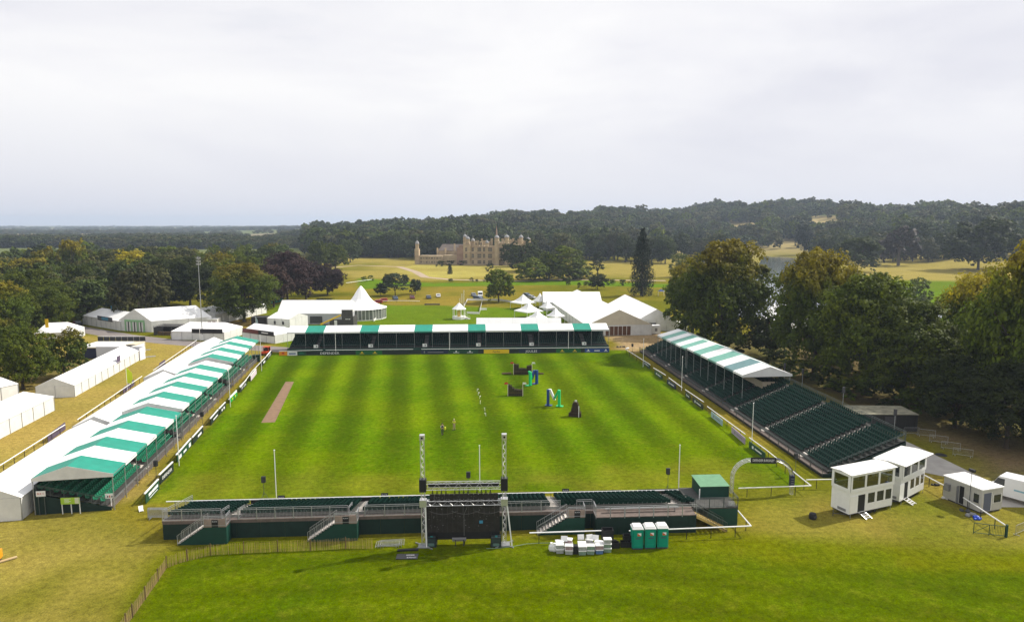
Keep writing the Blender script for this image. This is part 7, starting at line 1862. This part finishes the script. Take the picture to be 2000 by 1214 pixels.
def letter_m(label, p, rz, h, w, c1, c2, cmid):
    o = empty('giant_letter', label, 'letter', p, rz, 'giant letters M in the arena'); t_ = .42; d_ = .45
    def seg(x0, z0, x1, z1, m, name, w_=t_):
        b = MB(); b.slab([(x0 - w_ / 2, 0, z0), (x0 + w_ / 2, 0, z0), (x1 + w_ / 2, 0, z1), (x1 - w_ / 2, 0, z1)], -d_); return b.build(name, m, o)
    seg(0, .12, 0, h, c1, 'stroke'); seg(w, .12, w, h - .02, c2, 'stroke'); seg(.2, h, w / 2 + .06, h * .38, cmid, 'diagonal', .40); seg(w - .15, h - .04, w / 2 - .04, h * .40, c2, 'diagonal', .40)
    boxes('foot', o, c1, (-.6, -.2, 0, .6, .65, .11)); boxes('foot', o, c2, (w - .6, -.2, 0, w + .6, .65, .11))
mblue = pm('deep blue foam', (.01, .045, .22), .4); mgr = pm('mint green foam', (.01, .52, .16), .4)
p = G(1071, 792); letter_m('giant blue, white and green letter M nearer the camera', p, -.28, 3.0, 2.0, mblue, mgr, M_WHITE)
p = G(1034, 753); letter_m('giant green and blue letter M turned side on behind the nearer one', p, .85, 2.9, 2.0, mgr, mblue, mgr)
for i, (x, y) in enumerate(((932, 764), (934, 771), (937, 778), (938, 788), (947, 802), (949, 812))):
    o = empty('marker_peg', 'small white marker pegged in the arena turf', 'marker', G(x, y), .5 * i, 'little white markers in the arena'); b = MB(); b.tube((0, 0, 0), (.05, 0, .55), .03, 5); b.build('peg', M_WHITE, o); boxes('plate', o, M_WHITE, (.0, -.02, .35, .30, .02, .55))
# ------------------------------------------------------------------ people
def skin_obj(name, pts, edges, rad, mat, parent, sub=1):
    me = bpy.data.meshes.new(name); me.from_pydata(pts, edges, []); me.materials.append(mat)
    o = put(name, me, parent); md = o.modifiers.new('skin', 'SKIN'); me.skin_vertices[0].data[0].use_root = True
    for i, r in enumerate(rad): me.skin_vertices[0].data[i].radius = (r, r) if not isinstance(r, tuple) else r
    o.modifiers.new('smooth', 'SUBSURF').levels = sub; o.modifiers['smooth'].render_levels = sub; return o
def person(label, p, rz, trousers, vest, shirt, hair, stride=.12, arms=((.28, .1, 1.05), (-.28, -.1, 1.05)), skin=(.45, .27, .19)):
    o = empty('person', label, 'person', p, rz); ms = pm('skin tone', skin, .6)
    P = [(0, 0, .95), (0, 0, 1.15), (0, 0, 1.42), (0, 0, 1.52), (0, -.01, 1.63), (0, -.01, 1.74), (.19, 0, 1.40), (.25, arms[0][1] * .3, 1.16), arms[0], (-.19, 0, 1.40), (-.25, arms[1][1] * .3, 1.16), arms[1],
         (.1, 0, .90), (.11, -stride * .5, .50), (.11, stride, .08), (.11, stride - .16, .04), (-.1, 0, .90), (-.11, stride * .1, .50), (-.11, -stride, .08), (-.11, -stride - .16, .04)]
    E_ = [(0, 1), (1, 2), (2, 3), (3, 4), (4, 5), (2, 6), (6, 7), (7, 8), (2, 9), (9, 10), (10, 11), (0, 12), (12, 13), (13, 14), (14, 15), (0, 16), (16, 17), (17, 18), (18, 19)]
    Rr_ = [(.16, .11), (.14, .10), (.17, .11), .055, .095, .08, .06, .045, .035, .06, .045, .035, .09, .065, .045, .04, .09, .065, .045, .04]
    skin_obj('body', P, E_, Rr_, ms, o)
    skin_obj('trousers', [P[0], P[12], P[13], P[14], P[16], P[17], P[18], (0, 0, 1.02)], [(0, 1), (1, 2), (2, 3), (0, 4), (4, 5), (5, 6), (0, 7)], [(.18, .13), .11, .08, .065, .11, .08, .065, (.16, .12)], trousers, o)
    skin_obj('vest', [(0, 0, 1.0), (0, 0, 1.2), (0, 0, 1.40), (.17, 0, 1.40), (-.17, 0, 1.40)], [(0, 1), (1, 2), (2, 3), (2, 4)], [(.18, .135), (.17, .13), (.16, .13), .085, .085], vest, o)
    skin_obj('sleeves', [(0, 0, 1.38), P[6], P[7], P[9], P[10]], [(0, 1), (1, 2), (0, 3), (3, 4)], [.08, .075, .06, .075, .06], shirt, o)
    MB().lathe([(.05, 1.60), (.108, 1.66), (.11, 1.74), (.07, 1.81), (.01, 1.83)], 9, (0, .012)).build('hair', hair, o)
    b = MB(); b.box(-.015, -.125, 1.655, .015, -.095, 1.69); b.build('nose', ms, o)
    for x in (.11, -.11):
        st_y = stride if x > 0 else -stride; boxes('shoe', o, M_BLACK, (x - .05, st_y - .22, 0, x + .05, st_y + .07, .09))
    return o
myel = pm('hi vis yellow', (.60, .62, .03), .5)
person('person in dark trousers and a yellow edged dark vest, carrying a yellow bag', G(864, 848), .5, M_DGREY, pm('dark vest', (.04, .04, .05), .6), pm('white shirt', (.6, .6, .58), .6), M_BLACK, .14)
o = bpy.data.objects.new('yellow_bag', MB().lathe([(.12, 0), (.17, .15), (.14, .4), (.03, .5)], 9).mesh('yellow_bag', myel)); q = G(864, 848); o.location = (q.x + .36, q.y + .1, .72); o.rotation_euler = (0, .12, 0); link(o); tag(o, 'yellow bag hanging at the side of the person in dark trousers', 'bag')
person('person in a hi vis yellow vest and pale trousers walking behind the other', G(887, 839), -.3, pm('khaki cloth', (.35, .27, .17), .8), myel, myel, pm('pale cap', (.5, .5, .2), .6), .12)
# ------------------------------------------------------------------ the air
def haze():
    b = MB(); b.box(-8200, -300, -8, 8200, 9400, 110)
    m = bpy.data.materials.new('haze'); m.use_nodes = True
    t = m.node_tree; t.nodes.clear()
    v = N(t, 'ShaderNodeVolumePrincipled'); v.inputs['Density'].default_value = HAZE_D
    v.inputs['Color'].default_value = (0.68, 0.81, 1.0, 1); v.inputs['Anisotropy'].default_value = 0.2
    o = N(t, 'ShaderNodeOutputMaterial'); t.links.new(v.outputs[0], o.inputs['Volume'])
    h = b.build('haze', m); h['kind'] = 'stuff'; h['label'] = 'thin pale summer haze over the park and the far plain'
HAZE_D = 0.00014
haze()
